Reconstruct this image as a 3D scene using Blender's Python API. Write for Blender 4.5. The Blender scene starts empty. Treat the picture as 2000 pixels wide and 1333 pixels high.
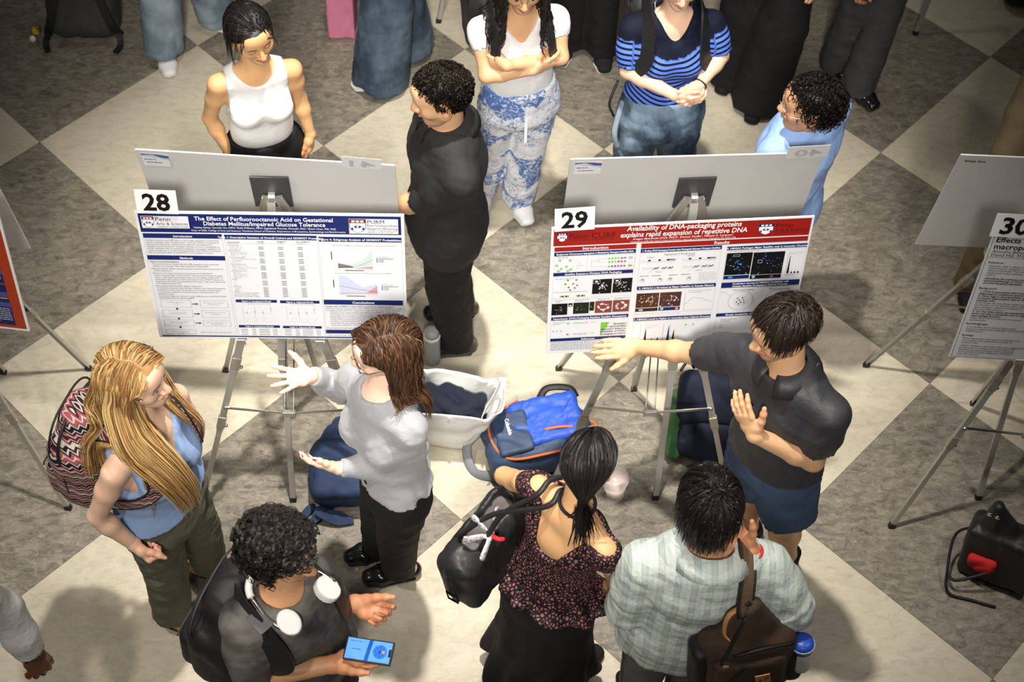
import bpy, bmesh, math, random
import numpy as np
from mathutils import Vector, Matrix
random.seed(7); RNG = np.random.default_rng(11)
scene = bpy.context.scene
COL = scene.collection
# ---------------------------------------------------------------- camera (solved from the floor tile corners)
CAM = np.array([-0.68362, -4.96703, 5.35760])
FPX = 2871.165
YAW, PITCH, ROLL = -0.0565194, 0.9531858, 0.0541652
def _basis():
    f = np.array([-math.sin(YAW)*math.cos(PITCH), math.cos(YAW)*math.cos(PITCH), -math.sin(PITCH)])
    r = np.array([math.cos(YAW), math.sin(YAW), 0.0]); u = np.cross(r, f)
    c, s = math.cos(ROLL), math.sin(ROLL)
    return c*r+s*u, -s*r+c*u, f
CR, CU, CF = _basis()
cd = bpy.data.cameras.new('camera'); cam = bpy.data.objects.new('camera', cd); COL.objects.link(cam)
cd.sensor_width = 36.0; cd.sensor_fit = 'HORIZONTAL'; cd.lens = FPX/2000*36
cam.matrix_world = Matrix(((CR[0], CU[0], -CF[0], CAM[0]), (CR[1], CU[1], -CF[1], CAM[1]), (CR[2], CU[2], -CF[2], CAM[2]), (0, 0, 0, 1)))
cd.dof.use_dof = True; cd.dof.focus_distance = 5.05; cd.dof.aperture_fstop = 4.0
cd.clip_end = 100
scene.camera = cam
# ---------------------------------------------------------------- light: a hall lit by ceiling spots, plus an added corner fill
vs = scene.view_settings; vs.view_transform = 'Standard'; vs.look = 'None'; vs.gamma = 1.0; vs.use_curve_mapping = False
vs.exposure = 0.28
w = bpy.data.worlds.new('hall_ambient'); scene.world = w; w.use_nodes = True
w.node_tree.nodes['Background'].inputs[0].default_value = (1.0, 0.95, 0.88, 1)
w.node_tree.nodes['Background'].inputs[1].default_value = 0.06
def spot(name, loc, target, energy, size, blend, rad, col=(1, 0.955, 0.875)):
    l = bpy.data.lights.new(name, 'SPOT'); l.energy = energy; l.spot_size = math.radians(size); l.spot_blend = blend
    l.shadow_soft_size = rad; l.color = col
    o = bpy.data.objects.new(name, l); COL.objects.link(o); o.location = loc
    o.rotation_euler = (Vector(target)-Vector(loc)).to_track_quat('-Z', 'Y').to_euler()
    return o
spot('ceiling_spot_key', (-0.70, -1.45, 6.2), (-0.60, -1.40, 0), 1650, 51, 1.0, 0.10)
spot('ceiling_spot_front', (-0.8, -6.6, 6.6), (-0.6, -0.95, 1.0), 2200, 33, 1.0, 0.40)
spot('ceiling_spot_left', (-3.7, -3.1, 6.4), (-1.9, -2.3, 0.3), 400, 52, 1.0, 0.12)
spot('added_corner_fill', (-2.5, -4.9, 6.2), (-1.75, -3.05, 1.0), 330, 40, 1.0, 0.15)  # added fill lamp, brightens the white sleeve and charcoal shirt at lower left
spot('ceiling_spot_right', (2.6, -2.6, 6.4), (0.6, -1.9, 0), 230, 52, 1.0, 0.12)
spot('ceiling_spot_back', (-0.3, 2.2, 6.4), (-0.3, -0.2, 0), 110, 70, 1.0, 0.2)
# ---------------------------------------------------------------- helpers
def A(*v): return np.array(v, dtype=float)
def nrm(v):
    v = np.asarray(v, float); return v/max(1e-9, np.linalg.norm(v))
def ray(px, py): return CF + CR*((px-1000)/FPX) - CU*((py-666.5)/FPX)
def P(px, py, z):
    d = ray(px, py); return CAM + d*((z-CAM[2])/d[2])
def PY(px, py, y):
    d = ray(px, py); return CAM + d*((y-CAM[1])/d[1])
def reach(px, py, c, L, near=True):
    """a joint one bone length L from joint c, seen along a sight line"""
    d = nrm(ray(px, py)); oc = np.asarray(c)-CAM; b = oc@d; q = L*L-(oc@oc-b*b)
    if q < 0:
        p = CAM+b*d; return c+nrm(p-c)*L
    s = math.sqrt(q); return CAM+d*(b-s if near else b+s)
def lerp(a, b, t): return np.asarray(a)*(1-t)+np.asarray(b)*t
def hexc(r, g, b):
    f = lambda c: (c/255/12.92) if c/255 <= .04045 else ((c/255+.055)/1.055)**2.4
    return (f(r), f(g), f(b))
def tag(o, label=None, cat=None, group=None, kind=None):
    if label: o['label'] = label
    if cat: o['category'] = cat
    if group: o['group'] = group
    if kind: o['kind'] = kind
    return o
def empty(name, loc, label=None, cat=None, group=None):
    o = bpy.data.objects.new(name, None); COL.objects.link(o); o.location = tuple(loc); o.empty_display_size = .1
    return tag(o, label, cat, group)
def link(name, me, mat=None, parent=None):
    """world-space mesh data -> object (kept in place under its parent)"""
    o = bpy.data.objects.new(name, me); COL.objects.link(o)
    if mat is not None and not me.materials:
        for m in (mat if isinstance(mat, (list, tuple)) else [mat]): me.materials.append(m)
    if parent is not None:
        o.parent = parent
        if parent.parent is None: o.location = -Vector(parent.location)
    return o
def mesh_vf(V, F, smooth=True, col=None, mi=None, attr=None):
    V = np.asarray(V, np.float32); me = bpy.data.meshes.new('m')
    if isinstance(F, np.ndarray):
        n, k = F.shape
        me.vertices.add(len(V)); me.vertices.foreach_set('co', V.ravel())
        me.loops.add(n*k); me.loops.foreach_set('vertex_index', F.astype(np.int32).ravel())
        me.polygons.add(n); me.polygons.foreach_set('loop_start', np.arange(0, n*k, k, dtype=np.int32))
        try: me.polygons.foreach_set('loop_total', np.full(n, k, np.int32))
        except Exception: pass
    else:
        me.from_pydata([tuple(v) for v in V.tolist()], [], F)
    me.update(calc_edges=True); me.validate()
    if smooth: me.polygons.foreach_set('use_smooth', np.ones(len(me.polygons), bool))
    if col is not None:
        a = me.color_attributes.new('Col', 'FLOAT_COLOR', 'POINT')
        c4 = np.ones((len(V), 4), np.float32); c4[:, :3] = col; a.data.foreach_set('color', c4.ravel())
    if attr is not None:
        a = me.attributes.new('st', 'FLOAT', 'POINT'); a.data.foreach_set('value', np.asarray(attr, np.float32))
    if mi is not None: me.polygons.foreach_set('material_index', np.asarray(mi, np.int32))
    return me
class MB:
    """collects simple shapes into one mesh"""
    def __init__(s): s.v = []; s.f = []
    def add(s, V, F):
        b = len(s.v); s.v += [tuple(map(float, p)) for p in V]; s.f += [tuple(b+i for i in q) for q in F]; return s
    def quad(s, a, b, c, d): return s.add([a, b, c, d], [(0, 1, 2, 3)])
    def box(s, c, ax, h):
        c = np.asarray(c, float); ax = [np.asarray(q, float)*k for q, k in zip(ax, h)]
        V = [c+i*ax[0]+j*ax[1]+k*ax[2] for i in (-1, 1) for j in (-1, 1) for k in (-1, 1)]
        return s.add(V, [(0, 1, 3, 2), (4, 6, 7, 5), (0, 4, 5, 1), (2, 3, 7, 6), (0, 2, 6, 4), (1, 5, 7, 3)])
    def bar(s, a, b, wdir, w, t):
        a = np.asarray(a, float); b = np.asarray(b, float); z = nrm(b-a); x = nrm(np.asarray(wdir)-z*(np.asarray(wdir)@z)); y = np.cross(z, x)
        return s.box((a+b)/2, (x, y, z), (w/2, t/2, np.linalg.norm(b-a)/2))
    def tube(s, pts, r, n=8, closed=False, flat=1.0, up=(0, 0, 1), caps=True):
        pts = np.asarray(pts, float); m = len(pts); rr = np.full(m, r) if np.isscalar(r) else np.asarray(r)
        tg = np.gradient(pts, axis=0)
        if closed: tg = np.roll(pts, -1, 0)-np.roll(pts, 1, 0)
        V = []; x = None
        for i in range(m):
            z = nrm(tg[i])
            if x is None:
                ref = np.asarray(up, float); 
                if abs(ref@z) > .95: ref = A(1, 0, 0)
                x = nrm(np.cross(ref, z))
            x = nrm(x-z*(x@z)); y = np.cross(z, x)
            for k in range(n):
                a = 2*math.pi*k/n; V.append(pts[i]+rr[i]*(math.cos(a)*x+flat*math.sin(a)*y))
        F = []
        for i in range(m if closed else m-1):
            for k in range(n):
                F.append((i*n+k, i*n+(k+1) % n, ((i+1) % m)*n+(k+1) % n, ((i+1) % m)*n+k))
        if caps and not closed: F += [tuple(range(n))[::-1], tuple(range((m-1)*n, m*n))]
        return s.add(V, F)
    def strap(s, pts, nrms, w, t):
        """flat band along pts; nrms = outward normals of the band"""
        pts = np.asarray(pts, float); tg = np.gradient(pts, axis=0); V = []
        ww = np.full(len(pts), w) if np.isscalar(w) else np.asarray(w)
        for p, g, n, w1 in zip(pts, tg, nrms, ww):
            g = nrm(g); n = nrm(np.asarray(n)-g*(np.asarray(n)@g)); b = np.cross(g, n)
            V += [p-b*w1/2, p+b*w1/2, p+b*w1/2+n*t, p-b*w1/2+n*t]
        m = len(pts); F = []
        for i in range(m-1):
            for k in range(4): F.append((i*4+k, i*4+(k+1) % 4, i*4+4+(k+1) % 4, i*4+4+k))
        F += [(3, 2, 1, 0), tuple(range(4*m-4, 4*m))]
        return s.add(V, F)
    def lathe(s, c, axis, prof, n=20):
        z = nrm(axis); ref = A(1, 0, 0) if abs(z[0]) < .9 else A(0, 1, 0); x = nrm(np.cross(ref, z)); y = np.cross(z, x); c = np.asarray(c, float)
        V = [c+z*h+r*(math.cos(2*math.pi*k/n)*x+math.sin(2*math.pi*k/n)*y) for r, h in prof for k in range(n)]
        F = [(i*n+k, i*n+(k+1) % n, (i+1)*n+(k+1) % n, (i+1)*n+k) for i in range(len(prof)-1) for k in range(n)]
        F += [tuple(range(n))[::-1], tuple(range((len(prof)-1)*n, len(prof)*n))]
        return s.add(V, F)
    def build(s, name, mat, parent=None, smooth=False, bevel=0):
        me = bpy.data.meshes.new(name); me.from_pydata(s.v, [], s.f); me.update(); me.validate()
        bm = bmesh.new(); bm.from_mesh(me)
        bmesh.ops.recalc_face_normals(bm, faces=bm.faces)
        if bevel: bmesh.ops.bevel(bm, geom=list(bm.edges), offset=bevel, segments=2, affect='EDGES', profile=.6)
        bm.to_mesh(me); bm.free()
        if smooth: me.polygons.foreach_set('use_smooth', np.ones(len(me.polygons), bool))
        return link(name, me, mat, parent)
def spline(pts, n=24):
    pts = [np.asarray(p, float) for p in pts]; P4 = [2*pts[0]-pts[1]]+pts+[2*pts[-1]-pts[-2]]; out = []
    seg = len(pts)-1; per = max(2, n//seg)
    for i in range(seg):
        a, b, c, d = P4[i:i+4]
        for k in range(per):
            t = k/per; out.append(.5*((2*b)+(c-a)*t+(2*a-5*b+4*c-d)*t*t+(-a+3*b-3*c+d)*t**3))
    out.append(pts[-1]); return np.array(out)
# ---------------------------------------------------------------- materials
MATS = {}
def mat(name, col, rough=.6, metal=0, spec=.5, noise=None, bump=None, alpha=None, trans=0, emit=None, sheen=0, coat=0, ior=None):
    """noise=(scale, col2, amount) mixes a second colour; bump=(scale, strength)"""
    if name in MATS: return MATS[name]
    m = bpy.data.materials.new(name); m.use_nodes = True; nt = m.node_tree; b = nt.nodes['Principled BSDF']
    b.inputs['Base Color'].default_value = (*col, 1); b.inputs['Roughness'].default_value = rough; b.inputs['Metallic'].default_value = metal
    b.inputs['Specular IOR Level'].default_value = spec
    if trans: b.inputs['Transmission Weight'].default_value = trans
    if ior: b.inputs['IOR'].default_value = ior
    if coat: b.inputs['Coat Weight'].default_value = coat
    if sheen: b.inputs['Sheen Weight'].default_value = sheen; b.inputs['Sheen Roughness'].default_value = .5
    if alpha is not None: b.inputs['Alpha'].default_value = alpha
    if emit: b.inputs['Emission Color'].default_value = (*emit[0], 1); b.inputs['Emission Strength'].default_value = emit[1]
    tc = nt.nodes.new('ShaderNodeTexCoord')
    if noise:
        n = nt.nodes.new('ShaderNodeTexNoise'); n.inputs['Scale'].default_value = noise[0]; n.inputs['Detail'].default_value = 4
        nt.links.new(tc.outputs['Object'], n.inputs['Vector'])
        cr = nt.nodes.new('ShaderNodeValToRGB'); cr.color_ramp.elements[0].position = .35; cr.color_ramp.elements[1].position = .68
        cr.color_ramp.elements[0].color = (*col, 1); cr.color_ramp.elements[1].color = (*lerp(col, noise[1], noise[2]), 1)
        nt.links.new(n.outputs['Fac'], cr.inputs['Fac']); nt.links.new(cr.outputs['Color'], b.inputs['Base Color'])
    prev = None
    for bm_ in ([] if not bump else [bump] if not isinstance(bump, list) else bump):
        n = nt.nodes.new('ShaderNodeTexNoise'); n.inputs['Scale'].default_value = bm_[0]; n.inputs['Detail'].default_value = 4
        if len(bm_) > 2: n.inputs['Distortion'].default_value = bm_[2]
        nt.links.new(tc.outputs['Object'], n.inputs['Vector'])
        bp = nt.nodes.new('ShaderNodeBump'); bp.inputs['Strength'].default_value = bm_[1]; bp.inputs['Distance'].default_value = .01 if len(bm_) < 3 else .02
        if prev: nt.links.new(prev, bp.inputs['Normal'])
        nt.links.new(n.outputs['Fac'], bp.inputs['Height']); prev = bp.outputs['Normal']; nt.links.new(prev, b.inputs['Normal'])
    MATS[name] = m; return m
def mat_col(name, rough=.5, spec=.5, aniso=0, sss=0, bump=None, sheen=0):
    """colour from the mesh's own colour attribute"""
    if name in MATS: return MATS[name]
    m = mat(name, (.5, .5, .5), rough, spec=spec, bump=bump, sheen=sheen); nt = m.node_tree; b = nt.nodes['Principled BSDF']
    a = nt.nodes.new('ShaderNodeAttribute'); a.attribute_name = 'Col'; nt.links.new(a.outputs['Color'], b.inputs['Base Color'])
    if sss: b.inputs['Subsurface Weight'].default_value = sss; b.inputs['Subsurface Radius'].default_value = (.012, .004, .002)
    return m
# ---------------------------------------------------------------- implicit surfaces -> one continuous mesh
def vnoise(p, seed=0):
    """smooth pseudo-noise from a few warped sines, about -1..1; p (...,3)"""
    r = np.random.default_rng(seed); out = 0; x, y, z = p[..., 0], p[..., 1], p[..., 2]
    for i in range(4):
        k = r.normal(size=3); k /= np.linalg.norm(k); k *= 1+.5*i; ph = r.uniform(0, 6.28, 2); k2 = r.normal(size=3)
        out = out + np.sin(k[0]*x+k[1]*y+k[2]*z+ph[0]+1.3*np.sin(.6*(k2[0]*x+k2[1]*y+k2[2]*z)+ph[1]))/(1+.35*i)
    return out/2.2
class SDF:
    def __init__(s, res=.008): s.res = res; s.ops = []; s.lo = []; s.hi = []
    def cone(s, a, b, ra, rb=None, k=.02, x=(1, 0, 0), op='u', ends='rr'):
        """tapered limb from a to b; ra, rb are radii or (rx, ry) pairs, x = direction of rx; ends: r(ound) / f(lat)"""
        a = np.asarray(a, float); b = np.asarray(b, float)
        if rb is None: rb = ra
        ra = (ra, ra) if np.isscalar(ra) else ra; rb = (rb, rb) if np.isscalar(rb) else rb
        s.ops.append((op, 'cone', (a, b, ra, rb, np.asarray(x, float), ends), k))
        m = max(*ra, *rb); s._bb(np.minimum(a, b)-m, np.maximum(a, b)+m, op); return s
    def ball(s, c, r, k=.02, M=None, op='u'):
        c = np.asarray(c, float); r = (r, r, r) if np.isscalar(r) else r
        s.ops.append((op, 'ell', (c, r, M), k)); m = max(r) if M is not None else np.asarray(r); s._bb(c-m, c+m, op); return s
    def box(s, c, h, rad, k=.01, M=None, op='u'):
        c = np.asarray(c, float); s.ops.append((op, 'box', (c, h, rad, M), k)); m = np.linalg.norm(h); s._bb(c-m, c+m, op); return s
    def chain(s, pts, rad, k=.02, x=(1, 0, 0), op='u', ends='rr'):
        n = len(pts)
        for i in range(n-1):
            e = (ends[0] if i == 0 else 'r')+(ends[1] if i == n-2 else 'r')
            s.cone(pts[i], pts[i+1], rad[i], rad[i+1], k, x, op, e)
        return s
    def cut(s, p, n, k=.002): s.ops.append(('x', 'plane', (np.asarray(p, float), nrm(n)), k)); return s
    def fold(s, amp, fr, seed=0, aniso=(1, 1, .5)):
        s.ops.append(('n', 'noise', (amp, fr, seed, np.asarray(aniso, float)), 0)); return s
    def func(s, fn): s.ops.append(('f', fn, None, 0)); return s
    def _bb(s, lo, hi, op):
        if op == 'u': s.lo.append(lo); s.hi.append(hi)
        s.ops[-1] = s.ops[-1]+(lo, hi)
    def mesh(s):
        h = s.res; lo = np.min(s.lo, 0)-3*h; hi = np.max(s.hi, 0)+3*h; n = np.ceil((hi-lo)/h).astype(int)+1
        D = np.full(n, .06, np.float32); ax = [(lo[i]+h*np.arange(n[i])).astype(np.float32) for i in range(3)]
        for o in s.ops:
            op, kind, prm, k = o[:4]
            if op in 'us':
                m = max(k, 2*h)+h; i0 = np.clip(((o[4]-m-lo)/h).astype(int), 0, n-1); i1 = np.clip(np.ceil((o[5]+m-lo)/h).astype(int)+1, 1, n)
                sl = tuple(slice(a, b) for a, b in zip(i0, i1)); g = np.stack(np.meshgrid(*[ax[i][sl[i]] for i in range(3)], indexing='ij'), -1)
                d = s._prim(kind, prm, g); E = D[sl]
                if op == 'u':
                    t = np.clip(.5+.5*(E-d)/k, 0, 1); D[sl] = E+(d-E)*t-k*t*(1-t)
                else:
                    d = -d; t = np.clip(.5+.5*(d-E)/k, 0, 1); D[sl] = E+(d-E)*t+k*t*(1-t)
            else:
                g = np.stack(np.meshgrid(*ax, indexing='ij'), -1)
                if op == 'x': D = np.maximum(D, (g-prm[0].astype(np.float32))@prm[1].astype(np.float32))
                elif op == 'n':
                    near = np.abs(D) < .03
                    q = vnoise(g[near]*prm[1]*prm[3], prm[2]); D[near] += (prm[0]*(.55*q+.6*(1.2*np.abs(q)-.5))).astype(np.float32)
                elif op == 'f': D = kind(D, g)
        return nets(D, lo, h)
    @staticmethod
    def _prim(kind, prm, g):
        if kind == 'cone':
            a, b, ra, rb, x, ends = prm; L = np.linalg.norm(b-a); z = (b-a)/max(L, 1e-9); x = x-z*(x@z)
            if np.linalg.norm(x) < 1e-3: x = np.cross(z, A(0, 1, 0) if abs(z[1]) < .9 else A(1, 0, 0))
            x = nrm(x); y = np.cross(z, x); q = g-a.astype(np.float32)
            h = q@z.astype(np.float32); u = q@x.astype(np.float32); v = q@y.astype(np.float32)
            t = np.clip(h/max(L, 1e-9), 0, 1); rx = ra[0]+(rb[0]-ra[0])*t; ry = ra[1]+(rb[1]-ra[1])*t; w = h-t*L; rz = np.minimum(rx, ry)
            if ends[0] == 'f': w = np.where(h < 0, 0, w)
            if ends[1] == 'f': w = np.where(h > L, 0, w)
            u1 = u/rx; v1 = v/ry; w1 = w/rz; kk = np.sqrt(u1*u1+v1*v1+w1*w1)+1e-6; gg = np.sqrt((u1/rx)**2+(v1/ry)**2+(w1/rz)**2)+1e-6
            d = kk*(kk-1)/gg; d = np.where(kk < .3, -rz*.8, d)
            if ends[0] == 'f': d = np.maximum(d, -h)
            if ends[1] == 'f': d = np.maximum(d, h-L)
            return d
        if kind == 'ell':
            c, r, M = prm; q = g-c.astype(np.float32)
            if M is not None: q = q@np.asarray(M, np.float32)
            r = np.asarray(r, np.float32); q1 = q/r; kk = np.sqrt((q1*q1).sum(-1))+1e-6; gg = np.sqrt(((q1/r)**2).sum(-1))+1e-6
            return np.where(kk < .3, -min(r)*.7, kk*(kk-1)/gg)
        if kind == 'box':
            c, hh, rad, M = prm; q = g-c.astype(np.float32)
            if M is not None: q = q@np.asarray(M, np.float32)
            e = np.abs(q)-(np.asarray(hh, np.float32)-rad)
            return np.sqrt((np.maximum(e, 0)**2).sum(-1))+np.minimum(e.max(-1), 0)-rad
def nets(D, lo, h):
    s = D < 0; c = np.zeros(tuple(k-1 for k in D.shape), np.int8)
    for i in (0, 1):
        for j in (0, 1):
            for k in (0, 1): c += s[i:s.shape[0]-1+i, j:s.shape[1]-1+j, k:s.shape[2]-1+k]
    act = (c > 0) & (c < 8); idx = np.argwhere(act); n = len(idx); acc = np.zeros((n, 3)); cnt = np.zeros(n)
    cor = [(i, j, k) for i in (0, 1) for j in (0, 1) for k in (0, 1)]
    val = {o: D[idx[:, 0]+o[0], idx[:, 1]+o[1], idx[:, 2]+o[2]] for o in cor}
    for o in cor:
        for ax in range(3):
            if o[ax]: continue
            o2 = tuple(1 if q == ax else o[q] for q in range(3)); v0, v1 = val[o], val[o2]; m = (v0 < 0) != (v1 < 0)
            t = np.where(m, v0/np.where(m, v0-v1, 1), 0)
            p = np.tile(np.array(o, float), (n, 1)); p[:, ax] = t; acc[m] += p[m]; cnt[m] += 1
    V = lo+h*(idx+acc/np.maximum(cnt, 1)[:, None]); ids = np.full(act.shape, -1, np.int32); ids[act] = np.arange(n); F = []
    for ax in range(3):
        b, d = (ax+1) % 3, (ax+2) % 3
        a0 = np.take(s, range(s.shape[ax]-1), ax); a1 = np.take(s, range(1, s.shape[ax]), ax); e = np.argwhere(a0 != a1)
        ok = (e[:, b] > 0) & (e[:, d] > 0) & (e[:, b] < s.shape[b]-1) & (e[:, d] < s.shape[d]-1); e = e[ok]
        def cell(db, dd):
            q = e.copy(); q[:, b] += db; q[:, d] += dd; return ids[q[:, 0], q[:, 1], q[:, 2]]
        Q = np.stack([cell(-1, -1), cell(0, -1), cell(0, 0), cell(-1, 0)], 1)
        fl = ~s[e[:, 0], e[:, 1], e[:, 2]]; Q[fl] = Q[fl][:, ::-1]; F.append(Q)
    F = np.concatenate(F); F = F[(F >= 0).all(1)]
    return V, F
def joinvf(parts):
    Vs, Fs, b = [], [], 0
    for V, F in parts: Vs.append(V); Fs.append(F+b); b += len(V)
    return np.concatenate(Vs), np.concatenate(Fs)
def sdf_obj(name, sd, m, parent, col=None, attr=None):
    V, F = sd.mesh() if isinstance(sd, SDF) else sd
    return link(name, mesh_vf(V, F, col=None if col is None else (col(V) if callable(col) else np.tile(col, (len(V), 1))), attr=None if attr is None else attr(V)), m, parent)
# ---------------------------------------------------------------- floor: checkered linoleum squares
HD = 0.69   # half diagonal of a tile
def lino(name, c0, c1, c2, fleck):
    m = bpy.data.materials.new(name); m.use_nodes = True; nt = m.node_tree; b = nt.nodes['Principled BSDF']
    g = nt.nodes.new('ShaderNodeNewGeometry'); mp = nt.nodes.new('ShaderNodeMapping'); mp.inputs['Rotation'].default_value = (0, 0, math.radians(-38)); mp.inputs['Scale'].default_value = (1, 2.1, 1)
    nt.links.new(g.outputs['Position'], mp.inputs['Vector'])
    def noise(sc, det, dist, rg):
        n = nt.nodes.new('ShaderNodeTexNoise'); n.inputs['Scale'].default_value = sc; n.inputs['Detail'].default_value = det; n.inputs['Distortion'].default_value = dist; n.inputs['Roughness'].default_value = rg
        nt.links.new(mp.outputs['Vector'], n.inputs['Vector']); return n
    n1 = noise(15, 9, .9, .72); r1 = nt.nodes.new('ShaderNodeValToRGB'); e = r1.color_ramp.elements
    e[0].position = .36; e[0].color = (*c0, 1); e[1].position = .66; e[1].color = (*c2, 1); k = e.new(.5); k.color = (*c1, 1)
    nt.links.new(n1.outputs['Fac'], r1.inputs['Fac'])
    n2 = noise(62, 5, 1.6, .6); r2 = nt.nodes.new('ShaderNodeValToRGB'); r2.color_ramp.elements[0].position = .56; r2.color_ramp.elements[1].position = .72
    r2.color_ramp.elements[1].color = (fleck[3],)*3+(1,); r2.color_ramp.elements[0].color = (0, 0, 0, 1)
    nt.links.new(n2.outputs['Fac'], r2.inputs['Fac'])
    mx = nt.nodes.new('ShaderNodeMixRGB'); mx.inputs['Color2'].default_value = (*fleck[:3], 1)
    nt.links.new(r2.outputs['Color'], mx.inputs['Fac']); nt.links.new(r1.outputs['Color'], mx.inputs['Color1']); nt.links.new(mx.outputs['Color'], b.inputs['Base Color'])
    b.inputs['Roughness'].default_value = .55; b.inputs['Specular IOR Level'].default_value = .35
    return m
M_DARK = lino('linoleum_dark', (.108, .094, .074), (.195, .173, .136), (.290, .260, .202), (.50, .45, .345, .70))
M_LIGHT = lino('linoleum_light', (.46, .415, .315), (.545, .49, .378), (.59, .535, .418), (.37, .32, .235, .30))
fl = MB().box((-.4, -.6, -.03), np.eye(3), (7.5, 6.5, .026)).build('floor', mat('subfloor', (.12, .11, .1), .8))
tag(fl, 'checkered linoleum floor of beige and dark brown squares', kind='structure')
tm = bpy.data.meshes.new('tile'); bm = bmesh.new(); bmesh.ops.create_cube(bm, size=1)
sd = HD*math.sqrt(2)-.0012
bmesh.ops.scale(bm, vec=(sd, sd, .004), verts=bm.verts); bmesh.ops.bevel(bm, geom=[e for e in bm.edges if all(v.co.z > 0 for v in e.verts)], offset=.0006, segments=1, affect='EDGES')
bm.to_mesh(tm); bm.free(); tm.materials.append(M_LIGHT); tmd = tm.copy(); tmd.materials[0] = M_DARK
for q in range(-6, 7):
    for p in range(-9, 9):
        if (p+q) % 2 == 0: continue
        o = bpy.data.objects.new('tile', tm if q % 2 == 0 else tmd); COL.objects.link(o)
        o.location = (p*HD, -q*HD, -.002); o.rotation_euler = (0, 0, math.pi/4); o.parent = fl
M_WALL = mat('hall_wall_paint', (.36, .34, .31), .8, bump=(60, .05))
for nm, c, h in (('wall_back', (-.4, 5.95, 3.5), (7.5, .05, 3.5)), ('wall_front', (-.4, -7.15, 3.5), (7.5, .05, 3.5)), ('wall_left', (-7.95, -.6, 3.5), (.05, 6.5, 3.5)), ('wall_right', (7.15, -.6, 3.5), (.05, 6.5, 3.5))):
    tag(MB().box(c, np.eye(3), h).build(nm, M_WALL), 'plain %s of the hall, out of view' % nm.replace('_', ' '), kind='structure')
# ---------------------------------------------------------------- easels
M_ALU = mat('brushed_aluminium', (.62, .60, .56), .48, .75, bump=(180, .05))
M_ALUD = mat('aluminium_clamp', (.54, .49, .42), .45, .75)
M_RUB = mat('black_rubber', (.012, .012, .012), .6)
M_PLATE = mat('grey_plastic_plate', (.055, .055, .058), .45)
M_KNOB = mat('nickel', (.75, .74, .72), .2, 1.0)
def channel(mb, a, b, fwd, w, t=.012):
    """U-profile leg section open towards -fwd"""
    z = nrm(b-a); y = nrm(np.asarray(fwd)-z*(np.asarray(fwd)@z)); x = np.cross(y, z); th = .0022
    mb.bar(a+y*t/2, b+y*t/2, x, w, th)
    for s in (-1, 1): mb.bar(a+x*s*(w/2-th/2), b+x*s*(w/2-th/2), x, th, t)
def easel(label, apex, feet, fwd, brace=True, plate=None, group='aluminium display easels'):
    """feet: two on the board side, one behind; fwd = horizontal direction towards the board side"""
    apex = np.asarray(apex, float); fwd = nrm(fwd); root = empty('easel', (apex[0], apex[1], 0), label, 'easel', group)
    side = np.cross(fwd, A(0, 0, 1))
    if plate is None: MB().box(apex+A(0, 0, .004), (side, fwd, A(0, 0, 1)), (.042, .014, .014)).build('hub', M_ALUD, root, bevel=.003)
    mids = []
    for i, f in enumerate(feet):
        f = np.asarray(f, float); top = apex+side*((f-apex)@side)*.06+fwd*((f-apex)@fwd)*.03; d = f-top
        out = nrm(fwd*(1 if i < 2 else -1)); mb = MB()
        cuts = [0, .44, .66, 1] if i < 2 else [0, .52, 1]; wd = [.029, .025, .021] if i < 2 else [.029, .023]
        for k in range(len(cuts)-1): channel(mb, top+d*cuts[k], top+d*min(1, cuts[k+1]+.02 if k < len(cuts)-2 else 1), out, wd[k], .016-.002*k)
        lg = mb.build('leg', M_ALU, root)
        zz = nrm(d); xx = np.cross(out-zz*(out@zz), zz)
        for c, w in zip(cuts[1:-1], wd):
            cm = MB().bar(top+d*c-zz*.045, top+d*c+zz*.012, xx, w+.007, .021)
            cm.build('leg_clamp', M_ALUD, lg, bevel=.002)
            kp = top+d*c+nrm(xx)*(w/2+.004); MB().lathe(kp, nrm(xx)*(1 if i == 0 else -1), [(.007, 0), (.007, .008), (.004, .011)], 10).build('thumb_knob', M_KNOB, lg, smooth=True)
        MB().bar(f-zz*.022, f+zz*.001, xx, .027, .021).build('rubber_foot', M_RUB, lg, bevel=.003)
        mids.append((top, d))
    tabz = .885
    for i in (0, 1):
        top, d = mids[i]; t = (tabz-top[2])/d[2]; p = top+d*t
        MB().box(p+fwd*.022, (side, fwd, A(0, 0, 1)), (.016, .026, .0025)).box(p+fwd*.047+A(0, 0, .012), (side, fwd, A(0, 0, 1)), (.016, .002, .014)).build('board_rest', M_ALU, root)
    if brace:
        pa = mids[0][0]+mids[0][1]*.585+fwd*.012; pb = mids[1][0]+mids[1][1]*.585+fwd*.012; c = (pa+pb)/2+A(0, 0, -.035)
        for e in (pa, pb):
            bmx = MB().bar(e, c, A(0, 0, 1), .014, .003); bo = bmx.build('brace_bar', M_KNOB, root)
            MB().lathe(e+fwd*.002, fwd, [(.006, 0), (.006, .004)], 10).build('rivet', M_KNOB, bo)
        MB().box(c, (side, fwd, A(0, 0, 1)), (.026, .008, .014)).build('brace_hinge', M_KNOB, root, bevel=.002)
        tr, dr = mids[2]
        for s in (-1, 1): MB().tube([c+side*s*.018, tr+dr*.30+side*s*.012], .003, 6).build('brace_rod', M_KNOB, root, smooth=True)
    if plate is not None:
        pc, pn, pu = plate
        px = np.cross(pu, pn)
        MB().box(pc, (px, pu, pn), (.070, .096, .004)).build('top_plate', M_PLATE, root, bevel=.0025)
        MB().box(pc+pn*.016-pu*.012, (px, pu, pn), (.013, .016, .014)).build('plate_bracket', M_ALU, root, bevel=.003)
        for sx in (-1, 1):
            for sy in (-1, 1): MB().lathe(pc+pn*.003+px*sx*.052+pu*sy*.08, pn, [(.005, 0), (.005, .003), (.003, .004)], 10).build('plate_screw', M_PLATE, root)
    return root
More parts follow.
